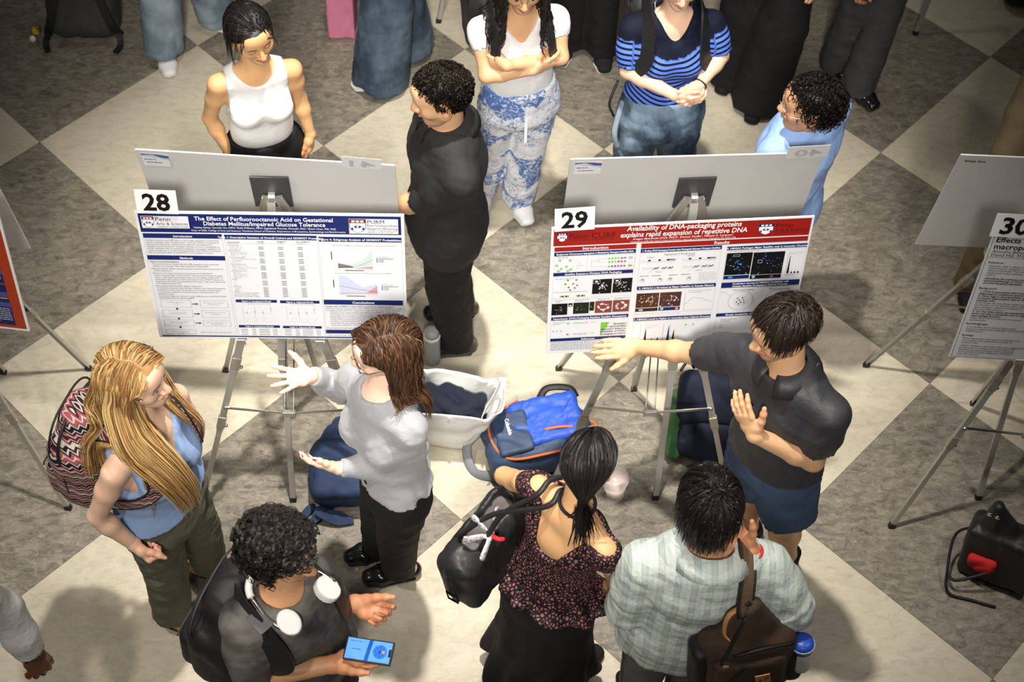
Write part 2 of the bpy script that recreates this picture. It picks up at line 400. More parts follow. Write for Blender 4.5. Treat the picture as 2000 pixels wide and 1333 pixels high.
# ---------------------------------------------------------------- boards and posters
M_FOAM = mat('white_foam_board', (.80, .80, .81), .55)
M_FOAMB = mat('foam_board_back_shaded', (.62, .605, .60), .6, bump=(9, .08), noise=(3, (.56, .55, .55), .6))  # same white foam seen in shade, the shade put into its grey
M_PAPER = mat('poster_paper', (.82, .82, .84), .38)
M_CARD = mat('white_card', (.86, .86, .86), .5)
M_CARDB = mat('card_back', (.66, .66, .67), .5)
INK = {k: mat('ink_'+k, c, .38) for k, c in dict(navy=hexc(18, 36, 98), blue=hexc(20, 48, 120), white=hexc(238, 238, 240), black=hexc(16, 16, 20), grey=hexc(120, 120, 126), lgrey=hexc(176, 176, 182), red=hexc(150, 28, 22), dred=hexc(112, 14, 26), orange=hexc(172, 60, 28), pale=hexc(222, 224, 230),
    green=hexc(120, 190, 70), purple=hexc(150, 60, 150), photo=hexc(14, 14, 14), brownphoto=hexc(66, 40, 28), rosephoto=hexc(128, 66, 60), dkgreen=hexc(30, 34, 22), bluedot=hexc(60, 140, 230), cyan=hexc(150, 200, 210), pink=hexc(205, 150, 165), tint1=hexc(196, 214, 210), tint2=hexc(196, 204, 228), tint3=hexc(206, 190, 200), maroonink=hexc(84, 8, 22), slate=hexc(70, 84, 150), tan=hexc(196, 150, 100)).items()}
TEXTS = []
class Sheet:
    """a flat printed sheet; s across, t down, in millimetres"""
    def __init__(self, root, a, ex, d, H): self.root = root; self.a = np.asarray(a, float); self.ex = nrm(ex); self.d = nrm(d); self.n = np.cross(self.ex, self.d); self.H = H; self.parts = {}
    def w(self, s, t, l=0): return self.a+self.ex*s/1000+self.d*(self.H-t/1000)+self.n*(.0004+.00022*l)
    def mb(self, part, ink): return self.parts.setdefault((part, ink), MB())
    def rect(self, part, ink, s0, t0, s1, t1, l=1): self.mb(part, ink).quad(self.w(s0, t1, l), self.w(s1, t1, l), self.w(s1, t0, l), self.w(s0, t0, l))
    def poly(self, part, ink, pts, l=2): self.mb(part, ink).add([self.w(s, t, l) for s, t in pts], [tuple(range(len(pts)))])
    def disc(self, part, ink, s, t, r, l=3, n=14, ry=None): self.poly(part, ink, [(s+r*math.cos(2*math.pi*i/n), t-(ry or r)*math.sin(2*math.pi*i/n)) for i in range(n)], l)
    def line(self, part, ink, pts, w=.8, l=3):
        for (s0, t0), (s1, t1) in zip(pts, pts[1:]):
            k = math.hypot(s1-s0, t1-t0) or 1; nx, ny = -(t1-t0)/k*w/2, (s1-s0)/k*w/2
            self.poly(part, ink, [(s0+nx, t0+ny), (s0-nx, t0-ny), (s1-nx, t1-ny), (s1+nx, t1+ny)], l)
    def frame(self, part, ink, s0, t0, s1, t1, w=.8, l=2): self.line(part, ink, [(s0, t0), (s1, t0), (s1, t1), (s0, t1), (s0, t0)], w, l)
    def ring(self, part, ink, s, t, r, w=.8, l=3, n=20): self.line(part, ink, [(s+r*math.cos(2*math.pi*i/n), t-r*math.sin(2*math.pi*i/n)) for i in range(n+1)], w, l)
    def text(self, part, ink, body, s, t, size, fit=None, align='LEFT', bold=0, l=4, shear=0):
        c = bpy.data.curves.new('txt', 'FONT'); c.body = body; c.size = size; c.align_x = align; c.resolution_u = 2 if size > 9 else 1; c.offset = bold*size; c.fill_mode = 'FRONT'; c.shear = shear
        o = bpy.data.objects.new('txt', c); COL.objects.link(o); TEXTS.append((o, self, part, ink, s, t, fit, align, l))
    def greek(self, part, ink, s0, t0, s1, n, lead, h=1.6, rng=random.Random(3), last=.6):
        """print too small to read: rows of word-length strokes"""
        for i in range(n):
            s = s0; e = s1 if i < n-1 else s0+(s1-s0)*last
            while s < e-2:
                k = min(rng.uniform(4, 14), e-s); self.rect(part, ink, s, t0+i*lead, s+k, t0+i*lead+h, 3); s += k+2.2
    SINGLE = ('section_bar', 'logo_panel', 'micrograph', 'column_frame', 'panel_frame', 'chart_panel', 'text_panel', 'panel_heading', 'chart_area', 'table_panel')
    def flush(self):
        for (part, ink), m in self.parts.items():
            if not m.f: continue
            if part in self.SINGLE and 'frame' not in part:
                for f in m.f: MB().add([m.v[i] for i in f], [tuple(range(len(f)))]).build(part, INK[ink], self.root)
            else:
                o = m.build(part, INK[ink], self.root)
                if len(m.f) > 1: o['kind'] = 'stuff'
        self.parts = {}
def bake_texts(sheets):
    bpy.context.view_layer.update(); dg = bpy.context.evaluated_depsgraph_get()
    for o, sh, part, ink, s, t, fit, align, l in TEXTS:
        me = bpy.data.meshes.new_from_object(o.evaluated_get(dg)); n = len(me.vertices)
        if n:
            co = np.empty(n*3); me.vertices.foreach_get('co', co); co = co.reshape(-1, 3)
            k = 1.0
            if fit: k = fit/max(1e-6, co[:, 0].max()-co[:, 0].min())
            V = [sh.w(s+q[0]*k, t-q[1], l) for q in co]; sh.mb(part, ink).add(V, [tuple(p.vertices) for p in me.polygons])
        bpy.data.meshes.remove(me); c = o.data; bpy.data.objects.remove(o); bpy.data.curves.remove(c)
    for sh in sheets: sh.flush()
def board(label, a, ex, lean, Wd=.914, H=.61, group=None, back=False):
    """foam board with its lower left corner at a (seen from the camera side); lean in degrees, positive = top away"""
    a = np.asarray(a, float); ex = nrm(ex); bk = np.cross(A(0, 0, 1), ex); L = math.radians(lean); d = math.cos(L)*A(0, 0, 1)+math.sin(L)*bk; n = np.cross(ex, d)
    c = a+ex*Wd/2+d*H/2-n*.003
    root = empty('poster_board', (c[0], c[1], a[2]), label, 'poster', group)
    MB().box(c, (ex, d, n), (Wd/2, H/2, .003)).build('foam_board', M_FOAMB if back else M_FOAM, root)
    return root, a, ex, d, n
def card(label, a, ex, d, n, s0, w, h, t, digits, off=.004, mirrored=False, tilt=0):
    """number card standing up from a board's top edge; t = top edge position (mm) above the sheet top"""
    base = a+ex*s0/1000+d*(t/1000)+n*off
    root = empty('number_card', base, label, 'sign', 'numbered cards on the boards')
    ct, st = math.cos(tilt), math.sin(tilt); e2 = ct*ex+st*d; d2 = ct*d-st*ex
    c = base+e2*w/2000+d2*h/2000
    MB().box(c, (e2, d2, n), (w/2000, h/2000, .0005)).build('card', M_CARDB if mirrored else M_CARD, root)
    sh = Sheet(root, base+n*.0006, e2, d2, h/1000)
    if mirrored: sh.w = lambda s, t_, l=0: base+e2*(w-s)/1000+d2*(h-t_)/1000+n*(.001+.0001*l)
    sh.text('digits', 'lgrey' if mirrored else 'black', digits, w*.16, h*.84, h*.98 if not mirrored else h*.8, fit=w*.66, bold=.028 if not mirrored else .02)
    return sh
# ---------------------------------------------------------------- the four stations
SHEETS = []
b28, a28, ex28, d28, n28 = board('white poster with navy header about perfluorooctanoic acid, card 28 on top', (-1.806, -1.801, .9), (1, -.003, 0), 9)
b29, a29, ex29, d29, n29 = board('white poster with red header about DNA packaging proteins, card 29 on top', (-.380, -1.864, .9), (.906, .065, 0), 10)
b30, a30, ex30, d30, n30 = board('black and white poster under card 30, cut by the right edge', (1.127, -1.862, .9), (.9975, -.06, 0), 9)
b27, a27, ex27, d27, n27 = board('red and navy poster cut by the left edge', (-3.192, -1.665, .9), (.99, -.125, 0), 9)
r41, a41, ex41, d41, n41 = board('grey back of the board behind the navy-header poster', (-1.836, -1.34, .9), (.9975, -.067, 0), -8, back=True)
r40, a40, ex40, d40, n40 = board('grey back of the board behind the red-header poster', (-.318, -1.362, .9), (.9987, .052, 0), -8, back=True)
r39, a39, ex39, d39, n39 = board('scratched grey board back on the right with a handwritten name', (1.092, -1.323, .9), (.999, -.043, 0), -7.5, back=True)
r42, a42, ex42, d42, n42 = board('grey board back cut by the left edge', (-3.262, -1.330, .9), (.998, -.065, 0), -8, back=True)
# --- poster 28
s = Sheet(b28, a28, ex28, d28, .61); SHEETS.append(s)
s.rect('sheet', 'pale', 0, 0, 914, 610, 0)
s.rect('sheet_border', 'white', 0, 0, 914, 8, 1)
s.rect('header_band', 'navy', 9, 8, 903, 92)
s.text('title_text', 'white', 'The Effect of Perfluorooctanoic Acid on Gestational', 198, 36, 25, 472, bold=.016)
s.text('title_text', 'white', 'Diabetes Mellitus/Impaired Glucose Tolerance', 226, 58, 25, 416, bold=.016)
s.text('title_text', 'white', '¹Ashley Bailey; ²Jennifer Ko, MPH; ²Kelli Williams, MPH; ²Jagadeesh Puvvula, PharmD, PhD; ²Aimin Chen, MD, PhD', 190, 72, 11.5, 487)
s.text('title_text', 'white', '¹Class of 2026, College of Arts and Sciences, ²Perelman School of Medicine, Department of Biostatistics, Epidemiology and Bioinformatics', 180, 85, 10.5, 530)
def shield(sh, s0, t0, w, h, part='crest', red='red', l=3):
    o = [(0, 0), (1, 0), (1, .55), (.93, .72), (.75, .88), (.5, 1), (.25, .88), (.07, .72), (0, .55)]
    f = lambda pts: [(s0+p[0]*w, t0+p[1]*h) for p in pts][::-1]
    sh.poly(part, 'navy', f([(.5+(p[0]-.5)*1.08, .5+(p[1]-.5)*1.06) for p in o]), l)
    sh.poly(part, 'white', f(o), l+1)
    sh.poly(part, red, f([(0, 0), (1, 0), (1, .26), (0, .26)]), l+2)
    for x in (.12, .4, .68): sh.poly(part, 'white', f([(x, .06), (x+.2, .06), (x+.2, .2), (x, .2)]), l+3)
    sh.poly(part, 'blue', f([(.5, .36), (.95, .66), (.86, .80), (.5, .56)]), l+2); sh.poly(part, 'blue', f([(.5, .36), (.5, .56), (.14, .80), (.05, .66)]), l+2)
    for x, y in ((.5, .47), (.27, .63), (.73, .63)): sh.disc(part, 'white', s0+x*w, t0+y*h, w*.085, l+3, ry=h*.075)
s.rect('logo_panel', 'pale', 17, 19, 178, 74, 2); shield(s, 21, 22, 38, 49)
s.text('logo_text', 'black', 'Penn', 64, 41, 26, 50); s.text('logo_text', 'black', 'Arts & Sciences', 66, 59, 19, 108); s.text('logo_text', 'black', 'UNIVERSITY of PENNSYLVANIA', 66, 70, 8, 108)
s.rect('logo_panel', 'pale', 724, 20, 893, 88, 2); shield(s, 727, 23, 54, 61)
s.text('logo_text', 'black', 'PURM', 786, 41, 24, 58); s.text('logo_text', 'black', 'Penn Undergraduate', 786, 54, 14, 104); s.text('logo_text', 'black', 'Research Mentoring', 786, 68, 14, 104)
s.text('logo_text', 'black', 'CENTER for UNDERGRADUATE', 786, 76, 7, 102); s.text('logo_text', 'black', 'RESEARCH & FELLOWSHIPS', 786, 84, 7, 92)
for s0, s1 in ((13, 284), (292, 610), (616, 903)): s.frame('column_frame', 'lgrey', s0, 98, s1, 596, 1.0)
def head(sh, s0, t0, s1, h, txt, ink='navy', size=None, fit=None):
    sh.rect('section_bar', ink, s0, t0, s1, t0+h, 2); size = size or h*.72
    sh.text('section_title', 'white', txt, (s0+s1)/2, t0+h*.76, size, fit, 'CENTER', bold=.02)
head(s, 13, 98, 284, 21, 'Introduction', size=13); head(s, 13, 200, 284, 21, 'Methods', size=13)
head(s, 292, 100, 610, 21, 'Table 1: Descriptive Statistics of Overall Cohort and GDM/IGT Prevalence', size=12); head(s, 616, 104, 903, 22, 'Figure 4. Subgroup Analysis of GDM/IGT Probabilities', size=13)
intro = ['Perfluorooctanoic acid (PFOA) is a man-made, persistent contaminant', 'found in everyday items, drinking water, and food.¹ PFOA is suspected to', 'decrease β-cell function, which monitors glucose homeostasis and', 'regulates insulin secretion.² Pregnant women are more susceptible to', 'insulin resistance due to hormonal imbalance, so proper regulation of', 'insulin and glucose is crucial.³ We hypothesize that PFOA is associated', 'with an increased odds of GDM/IGT in U.S. pregnant women.']
for i, t in enumerate(intro): s.text('body_text', 'black', t, 19, 132+i*9.6, 9.4, 252 if i not in (2, 6) else 226)
meth = [('Data source & participants:', 236, 100, 1), ('Prospective Cohort Study following 398 pregnant women and their', 247, 232, 0), ('children in Cincinnati, Ohio (Recruited from 2003-2006).', 257, 196, 0), ('Exposure: Serum PFOA concentration (ln transformed) measured at 16', 269, 250, 0), ('weeks of gestation.', 279, 66, 0), ('Outcome: A 2 step screening process determined GDM/IGT', 291, 210, 0), ('status. An initial 50g 1-hour oral GCT test was administered. If results', 301, 240, 0), ('were > 140 mg/dL, participants had a 3-hour fasting, 100g OGTT. If', 311, 240, 0), ('participants had at least 2 abnormal values in their OGTT, they were', 321, 240, 0), ('diagnosed with GDM. If participants had at least 1 abnormal value, they', 331, 246, 0), ('were diagnosed with IGT.', 341, 88, 0), ('Data analysis: Multivariable logistic regression', 353, 166, 0), ('Confounders included maternal age, maternal race, maternal education,', 363, 244, 0), ('household income, lead concentration, and mercury concentration.', 373, 226, 0), ('To determine model fit, we tested linearity, multicollinearity, and', 383, 216, 0), ('influential values.', 393, 58, 0), ('Conducted subgroup analysis to assess differences in the PFOA-GDM', 403, 240, 0), ('relationship between age and ppBMI.', 413, 126, 0)]
for t, y, w_, bd in meth: s.text('body_text', 'black', t, 20 if ':' in t else 26, y-3, 9.2, w_, bold=.02*bd)
fx = [('HOME Study Cohort', 'n = 398'), ('Complete', 'Outcome Data Available'), ('Exposure Data Available', 'n = 325'), ('Final sample', 'n = 318')]
fy = [('Missing Confounders', 'Included in model'), ('Missing PFOA Concentration', 'Data'), ('Above 3 Standardized', 'Residuals')]
for i, (u, v) in enumerate(fx):
    t = 418+i*50; h = 36 if i < 2 else (30 if i == 2 else 22); s.frame('flow_chart', 'grey', 29, t, 137, t+h, 1.0)
    s.text('flow_chart_text', 'grey', u, 83, t+13, 8, 62, 'CENTER'); s.text('flow_chart_text', 'grey', v, 83, t+21, 8, 60 if len(v) > 9 else 20, 'CENTER')
    if i < 3:
        s.frame('flow_chart', 'grey', 170, t, 269, t+h, 1.0); u, v = fy[i]; s.text('flow_chart_text', 'grey', u, 219, t+13, 8, 74, 'CENTER'); s.text('flow_chart_text', 'grey', v, 219, t+22, 8, 40 if len(v) > 8 else 26, 'CENTER')
        s.rect('flow_arrow', 'black', 141, t+h/2-2, 155, t+h/2+2, 3); s.poly('flow_arrow', 'black', [(155, t+h/2+5), (164, t+h/2), (155, t+h/2-5)], 3)
        s.rect('flow_arrow', 'black', 81, t+h+2, 86, t+h+7, 3); s.poly('flow_arrow', 'black', [(77, t+h+7), (83.5, t+h+13), (90, t+h+7)], 3)
s.text('flow_chart_text', 'black', 'Figure 1. Flow chart of study sample', 155, 583, 8, 112)
rows = ['Maternal Age', '18-25 years old', '>25 years old', 'Maternal Race', 'Black Non-Hispanic', 'White Non-Hispanic', 'Other', 'Pre-pregnancy BMI', 'Underweight/Normal Weight', 'Overweight', 'Obese', 'Maternal Education', 'High School or less', 'Some College or Two Degree', 'Higher Education', 'Household Income', '<$20,000', '$20,000-$39,999', '$40,000-$79,999', '>$80,000', 'Parity', '0', '1', '2+', 'Infant Sex', 'Female', 'Male', 'Smoker', 'PFOA Concentration (ng/mL)', 'Lead Concentration (ug/dL)', 'Mercury Concentration (ug/L)']
bolds = {0, 3, 7, 11, 15, 20, 24, 27, 28, 29, 30}
s.text('table_text', 'black', 'Characteristic', 299, 137, 7.5, bold=.02); s.line('table_rule', 'grey', [(298, 140), (600, 140)], .6)
for j, t in enumerate(('Overall', 'GDM/IGT', 'Non-GDM/IGT')): s.text('table_text', 'black', t, 402+j*68, 132, 7.5, bold=.02)
for j, t in enumerate(('n = 318', 'n = 58*', 'n = 260*')): s.text('table_text', 'black', t, 402+j*68, 139, 7)
for i, t in enumerate(rows):
    y = 150+i*8.2; s.text('table_text', 'black' if i in bolds else 'grey', t, 299 if i in bolds else 304, y, 7.2)
    if i not in bolds or i > 26:
        for j in range(3): s.rect('table_figures', 'grey', 404+j*68, y-4.5, 422+j*68, y-1.2, 3)
head(s, 299, 411, 447, 14, 'Figure 2. Unadjusted Model', size=9.5); head(s, 458, 413, 600, 14, 'Figure 3. Adjusted Model', size=9.5)
head(s, 297, 541, 447, 13, 'Table 2. Unadjusted Model', size=9.5); head(s, 458, 543, 600, 13, 'Table 3. Adjusted Model', size=9.5)
for s0 in (320, 478):
    s.line('forest_plot', 'lgrey', [(s0, 440), (s0, 505), (s0+115, 505)], .8)
    s.line('forest_plot', 'lgrey', [(s0, 478), (s0+115, 478)], .6); s.greek('table_figures', 'grey', s0+20, 432, s0+100, 1, 4, 1.4, last=1)
    for i, (lo, hi) in enumerate(((470, 482), (446, 500), (462, 488), (440, 476))): x = s0+14+i*29; s.line('forest_plot', 'grey', [(x, lo), (x, hi)], .7); s.disc('forest_plot', 'black', x, (lo+hi)/2, 1.8)
    for i in range(4): s.line('forest_plot', 'lgrey', [(s0+8+i*29, 522), (s0+18+i*29, 512)], .8)
    s.line('forest_plot', 'lgrey', [(s0-20, 523), (s0+100, 523)], .6)
for s0 in (303, 462):
    s.rect('table_panel', 'white', s0-4, 556, s0+140, 595, 2)
    for i in range(4):
        for j, k in enumerate((26, 16, 40, 18)): s.rect('table_figures', 'grey', s0+[0, 40, 66, 116][j], 561+i*9, s0+[0, 40, 66, 116][j]+k, 564+i*9, 3)
s.text('table_text', 'black', 'Interaction of ppBMI on association of PFOA concentration and GDM/IGT', 662, 146, 7, 220); s.text('table_text', 'black', 'Interaction of Age on association of PFOA concentration and GDM/IGT', 664, 277, 7, 200)
s.rect('chart_panel', 'pale', 668, 150, 806, 256, 2); s.rect('chart_panel', 'white', 677, 150, 799, 253, 3)
s.poly('chart_area', 'tint1', [(677, 250), (735, 240), (799, 246), (799, 158), (775, 200), (745, 226), (677, 240)], 4)
s.poly('chart_area', 'grey', [(677, 250), (735, 247), (720, 238), (677, 226)], 5); s.poly('chart_area', 'pink', [(735, 248), (799, 251), (799, 242)], 5)
s.line('chart_line', 'black', [(677, 248), (720, 245), (750, 238), (780, 222), (799, 208)], 1.0, 6); s.line('chart_line', 'dred', [(677, 243), (730, 249), (799, 250)], .9, 6)
s.rect('chart_panel', 'pale', 668, 283, 818, 382, 2); s.rect('chart_panel', 'white', 676, 283, 811, 378, 3)
s.poly('chart_area', 'tint2', [(676, 376), (811, 372), (811, 325), (760, 345), (720, 305), (695, 286), (676, 288)], 4); s.poly('chart_area', 'pink', [(770, 372), (811, 374), (811, 334)], 5)
s.line('chart_line', 'navy', [(676, 335), (740, 352), (811, 364)], 1.0, 6); s.line('chart_line', 'red', [(676, 372), (770, 372), (811, 360)], .9, 6); s.line('chart_line', 'red', [(676, 376), (811, 375)], .9, 6)
for s0, t0 in ((812, 196), (826, 330)):
    s.greek('table_figures', 'grey', s0, t0, s0+42, 1, 5, 2, last=1)
    for i in range(3): s.rect('chart_key', 'grey', s0, t0+6+i*7, s0+6, t0+11+i*7, 3); s.rect('table_figures', 'grey', s0+9, t0+7+i*7, s0+(60 if i == 0 else 26), t0+10+i*7, 3)
for t0 in (190, 325): s.rect('chart_axis_label', 'black', 655, t0-18, 658, t0+20, 3)
for t0 in (260, 386): s.rect('chart_axis_label', 'black', 700, t0, 768, t0+3, 3)
head(s, 615, 407, 901, 24, 'Conclusions', size=16)
conc = ['Greatest odds of GDM/IGT at higher PFOA concentrations: Pregnant women in', 'quartile 4, the group with the highest 25% of PFOA exposure, are 1.54 times more likely', 'to be diagnosed with GDM/IGT compared to women with the lowest quartile exposure', 'Mothers who are obese had the most significant probability of developing', 'GDM/IGT as their PFOA concentrations increased, compared to', 'underweight, normal weight, or overweight ppBMI', 'Mothers with an advanced maternal age (35+) had a probability', 'as their PFOA concentrations increased', 'Limitations: Limited sample size and statistical power', 'Future Steps: Research the association between PFOA', 'chemicals and GDM/IGT in the U.S. population']
for i, t in enumerate(conc): s.text('body_text', 'black', t, 620 if i < 3 else 634, 443+i*9.6, 9.2, min(276, len(t)*3.35), bold=.018 if i == 0 else 0)
s.greek('body_text', 'grey', 618, 548, 880, 2, 6, 2); s.rect('section_bar', 'navy', 613, 561, 903, 580, 2); s.text('body_text', 'black', 'This research was supported by', 622, 592, 9)
s.rect('footer_bar', 'navy', 11, 598, 905, 604, 2)
# --- poster 29
s = Sheet(b29, a29, ex29, d29, .61); SHEETS.append(s)
s.rect('sheet', 'pale', 0, 0, 914, 610, 0)
s.rect('header_band', 'red', 8, 6, 906, 83); s.rect('section_bar', 'red', 13, 88, 299, 108, 2); s.rect('section_bar', 'red', 316, 88, 906, 110, 2)
s.text('title_text', 'white', 'Availability of DNA-packaging proteins', 261, 28, 31, 400, bold=.016, shear=.12); s.text('title_text', 'white', 'explains rapid expansion of repetitive DNA', 239, 56, 31, 443, bold=.016, shear=.12)
s.text('title_text', 'white', 'Keagan Beeravolu (COL 2027)¹, Damian Dudka¹, Michael A. Lampson¹', 284, 70, 13, 352, shear=.2); s.text('title_text', 'white', '¹ Department of Biology, School of Arts and Sciences, University of Pennsylvania, Philadelphia, PA 19104, USA', 274, 81, 9, 370, shear=.2)
shield(s, 21, 25, 33, 38, red='black'); s.text('logo_text', 'maroonink', 'Penn CURF', 60, 54, 37, 160); s.text('logo_text', 'maroonink', 'CENTER for UNDERGRADUATE RESEARCH & FELLOWSHIPS', 60, 62, 6, 158)
shield(s, 724, 24, 50, 48, red='black'); s.text('logo_text', 'maroonink', 'Penn', 782, 42, 26, 60); s.text('logo_text', 'maroonink', 'Arts & Sciences', 782, 60, 19, 118); s.text('logo_text', 'maroonink', 'UNIVERSITY of PENNSYLVANIA', 782, 70, 7, 118)
s.text('section_title', 'white', 'Introduction', 156, 104, 18, None, 'CENTER', bold=.015); s.text('section_title', 'white', 'Results', 600, 106, 19, None, 'CENTER', bold=.015)
head(s, 13, 112, 299, 17, 'Background: Chromosome Segregation is Mediated by Divergent Satellite DNA', size=11.5, fit=270); head(s, 13, 207, 296, 16, 'Satellite Sequence Dictates DNA Packaging', size=11.5); head(s, 13, 423, 295, 16, 'Hypothesis: DNA-Packaging Explains Satellite Divergence', size=11.5); head(s, 13, 531, 292, 15, 'References', size=11)
head(s, 316, 113, 603, 18, '1. Finding DNA-Packaging Proteins that Distinguish Between Divergent Satellites', size=11.5, fit=275); head(s, 316, 291, 602, 17, '2. HMGA2 is Enriched at Major Satellite in Female Meiosis', size=11.5); head(s, 315, 446, 600, 16, '3. HMGA2 Level is Higher in musculus than Hybrid Oocytes', size=11.5)
head(s, 622, 121, 909, 17, '4. HMGA2 Packages Major Satellite only in musculus Oocytes', size=11.5); s.rect('section_bar', 'navy', 622, 292, 907, 318, 2); s.text('section_title', 'white', 'Prediction: Increased HMGA2 Availability will', 764, 303, 11, None, 'CENTER', bold=.02); s.text('section_title', 'white', 'Dictate Satellite Packaging in Hybrid Oocytes', 764, 315, 11, None, 'CENTER', bold=.02)
head(s, 620, 444, 905, 16, 'Model: Availability of DNA-Packaging Proteins', size=11.5)
for s0, s1, t0, t1 in ((13, 299, 130, 203), (13, 296, 225, 418), (13, 295, 441, 527), (316, 603, 133, 286), (316, 602, 310, 440), (316, 600, 464, 590), (622, 909, 140, 288), (622, 906, 320, 440), (620, 905, 462, 590)): s.frame('panel_frame', 'lgrey', s0, t0, s1, t1, .8)
for x, y in ((34, 148), (70, 150), (24, 172), (58, 178), (40, 188), (74, 192), (30, 198), (64, 199)):
    s.disc('cell_drawing', 'green', x, y, 5.6); s.disc('cell_drawing', 'white', x, y, 3.4, 4); s.disc('cell_drawing', 'black', x, y, 2.0, 5)
s.ring('cell_drawing', 'lgrey', 50, 172, 34, .7); s.line('cell_drawing', 'grey', [(82, 150), (100, 158), (108, 170)], .6); s.greek('small_labels', 'grey', 24, 136, 92, 1, 5, 1.8); s.greek('small_labels', 'grey', 92, 176, 118, 2, 12, 1.6)
s.frame('panel_frame', 'lgrey', 130, 134, 298, 201, .8); s.line('tree_diagram', 'grey', [(200, 150), (170, 150), (170, 165), (198, 165)], .8); s.line('tree_diagram', 'grey', [(170, 158), (146, 158), (146, 186), (198, 186)], .8)
for j, y in enumerate((150, 166, 187)):
    for i in range(6):
        ink = 'green' if i < (4, 3, 1)[j] else ('purple' if i < 5 else 'grey'); x = 205+i*11; s.poly('satellite_arrows', ink, [(x, y+5.5), (x+10, y), (x, y-5.5)], 3)
    s.disc('mouse_drawing', ('lgrey', 'pale', 'tan')[j], 283, y, 9, 3, ry=5)
for i, (x, y) in enumerate(((66, 244), (96, 244), (58, 262), (86, 262), (70, 278), (92, 282), (76, 292), (100, 270))): s.disc('cell_drawing', 'pink' if i % 2 else 'green', x, y, 4.5); s.disc('cell_drawing', 'photo', x, y, 2, 4)
s.ring('cell_drawing', 'lgrey', 80, 266, 36, .7); s.greek('small_labels', 'grey', 20, 236, 130, 1, 6, 1.8); s.greek('small_labels', 'grey', 16, 300, 140, 1, 6, 1.8, last=1)
for x0 in (40, 98):
    for i in range(5): s.rect('satellite_arrows', ('green', 'black')[i % 2], x0+i*7, 318, x0+i*7+6, 326)
s.greek('small_labels', 'lgrey', 16, 330, 290, 2, 6, 1.6)
PR = random.Random(5)
def micro(sh, s0, t0, s1, t1, ink, dots, n, spread=.35, r=(1.2, 3.2), ringlike=False):
    sh.rect('micrograph', ink, s0, t0, s1, t1, 3); cs, ct = (s0+s1)/2, (t0+t1)/2; w_, h_ = s1-s0, t1-t0
    for i in range(n):
        if ringlike: a = PR.uniform(0, 6.28); x = cs+math.cos(a)*w_*.3*PR.uniform(.7, 1.1); y = ct+math.sin(a)*h_*.3*PR.uniform(.7, 1.1)
        else: x = min(max(PR.gauss(cs, w_*spread*.5), s0+5), s1-5); y = min(max(PR.gauss(ct, h_*spread*.5), t0+5), t1-5)
        k = PR.uniform(*r); sh.disc('micrograph_cells', PR.choice(dots), x, y, k, 4, 8, ry=k*PR.uniform(.6, 1.3))
micro(s, 155, 246, 224, 316, 'photo', ['white', 'lgrey'], 26); micro(s, 228, 246, 297, 314, 'photo', ['white', 'lgrey'], 24)
for x0 in (157, 230): s.frame('micrograph_inset', 'white', x0, 248, x0+24, 266, .8, 5); s.disc('micrograph_cells', 'white', x0+12, 257, 6, 5, 9, ry=4)
micro(s, 13, 356, 70, 412, 'photo', ['grey', 'lgrey'], 24, r=(1, 2)); micro(s, 73, 356, 88, 372, 'photo', ['white'], 2, r=(2, 3)); micro(s, 91, 355, 148, 410, 'dkgreen', ['lgrey', 'grey'], 12, r=(1, 2)); micro(s, 150, 354, 167, 398, 'dkgreen', ['green'], 3)
micro(s, 170, 352, 231, 411, 'rosephoto', ['white', 'pale'], 26, r=(2, 4.5), ringlike=True); micro(s, 234, 352, 294, 410, 'rosephoto', ['white', 'pale'], 20, r=(2.5, 5), ringlike=True)
for x0, x1 in ((25, 60), (96, 146), (178, 224), (238, 292)): s.greek('small_labels', 'grey', x0, 341, x1, 2, 6, 2)
s.greek('small_labels', 'grey', 20, 450, 66, 2, 8, 2)
for y in (456, 512):
    s.poly('satellite_arrows', 'green' if y < 500 else 'grey', [(72, y+5), (84, y), (72, y-5)], 3)
    for i in range(7): s.poly('satellite_arrows', 'green' if i < 4 and y < 500 else 'pink', [(96+i*8, y+4), (103+i*8, y), (96+i*8, y-4)], 3)
    s.greek('small_labels', 'grey', 160, y-1, 186, 1, 5, 2)
for i in range(3): s.poly('satellite_arrows', 'lgrey', [(20+i*14, 498), (29+i*14, 493), (20+i*14, 488)], 3)
s.poly('wedge', 'green', [(197, 524), (228, 459), (196, 459)], 3)
for i, (t, bd) in enumerate((('Question', 1), ('Is rapid satellite', 0), ('expansion linked to', 0), ('availability of DNA-', 0), ('packaging proteins?', 0))): s.text('question_text', 'black', t, 291, 473+i*12.5, 13 if i == 0 else 12, None, 'RIGHT', bold=.02)
s.greek('small_labels', 'grey', 16, 550, 290, 7, 6.5, 2.6)
s.text('question_text', 'black', 'AlphaFold 3 Predictions', 456, 148, 12.5, 110, 'CENTER')
for x0 in (322, 466): s.text('small_labels', 'black', 'HMGA1' if x0 < 400 else 'HMGA2', x0+18, 157, 8); s.rect('gene_model', 'lgrey', x0, 165, x0+124, 172, 3); s.rect('gene_model', 'white', x0+.8, 166, x0+123, 171, 4); [s.rect('gene_model', 'black', x0+q, 165, x0+q+9, 172, 5) for q in (24, 60, 90)]; s.rect('gene_model', 'grey', x0+98, 165, x0+120, 172, 5)
for x0, ink in ((328, 'lgrey'), (472, 'pink')):
    s.line('helix', ink, [(x0+i*3, 206+5*math.sin(i*1.1)) for i in range(38)], .9); s.line('helix', 'lgrey', [(x0+i*3, 206-5*math.sin(i*1.1)) for i in range(38)], .9)
    for q in (46, 76, 98): s.line('helix', 'black', [(x0+q-6, 212), (x0+q, 204), (x0+q+4, 210), (x0+q+12, 201)], 3)
    s.line('helix', 'grey', [(x0+40, 214), (x0+22, 226)], .8); s.text('small_labels', 'black', 'HMGA1' if x0 < 400 else 'HMGA2', x0+48, 227, 7)
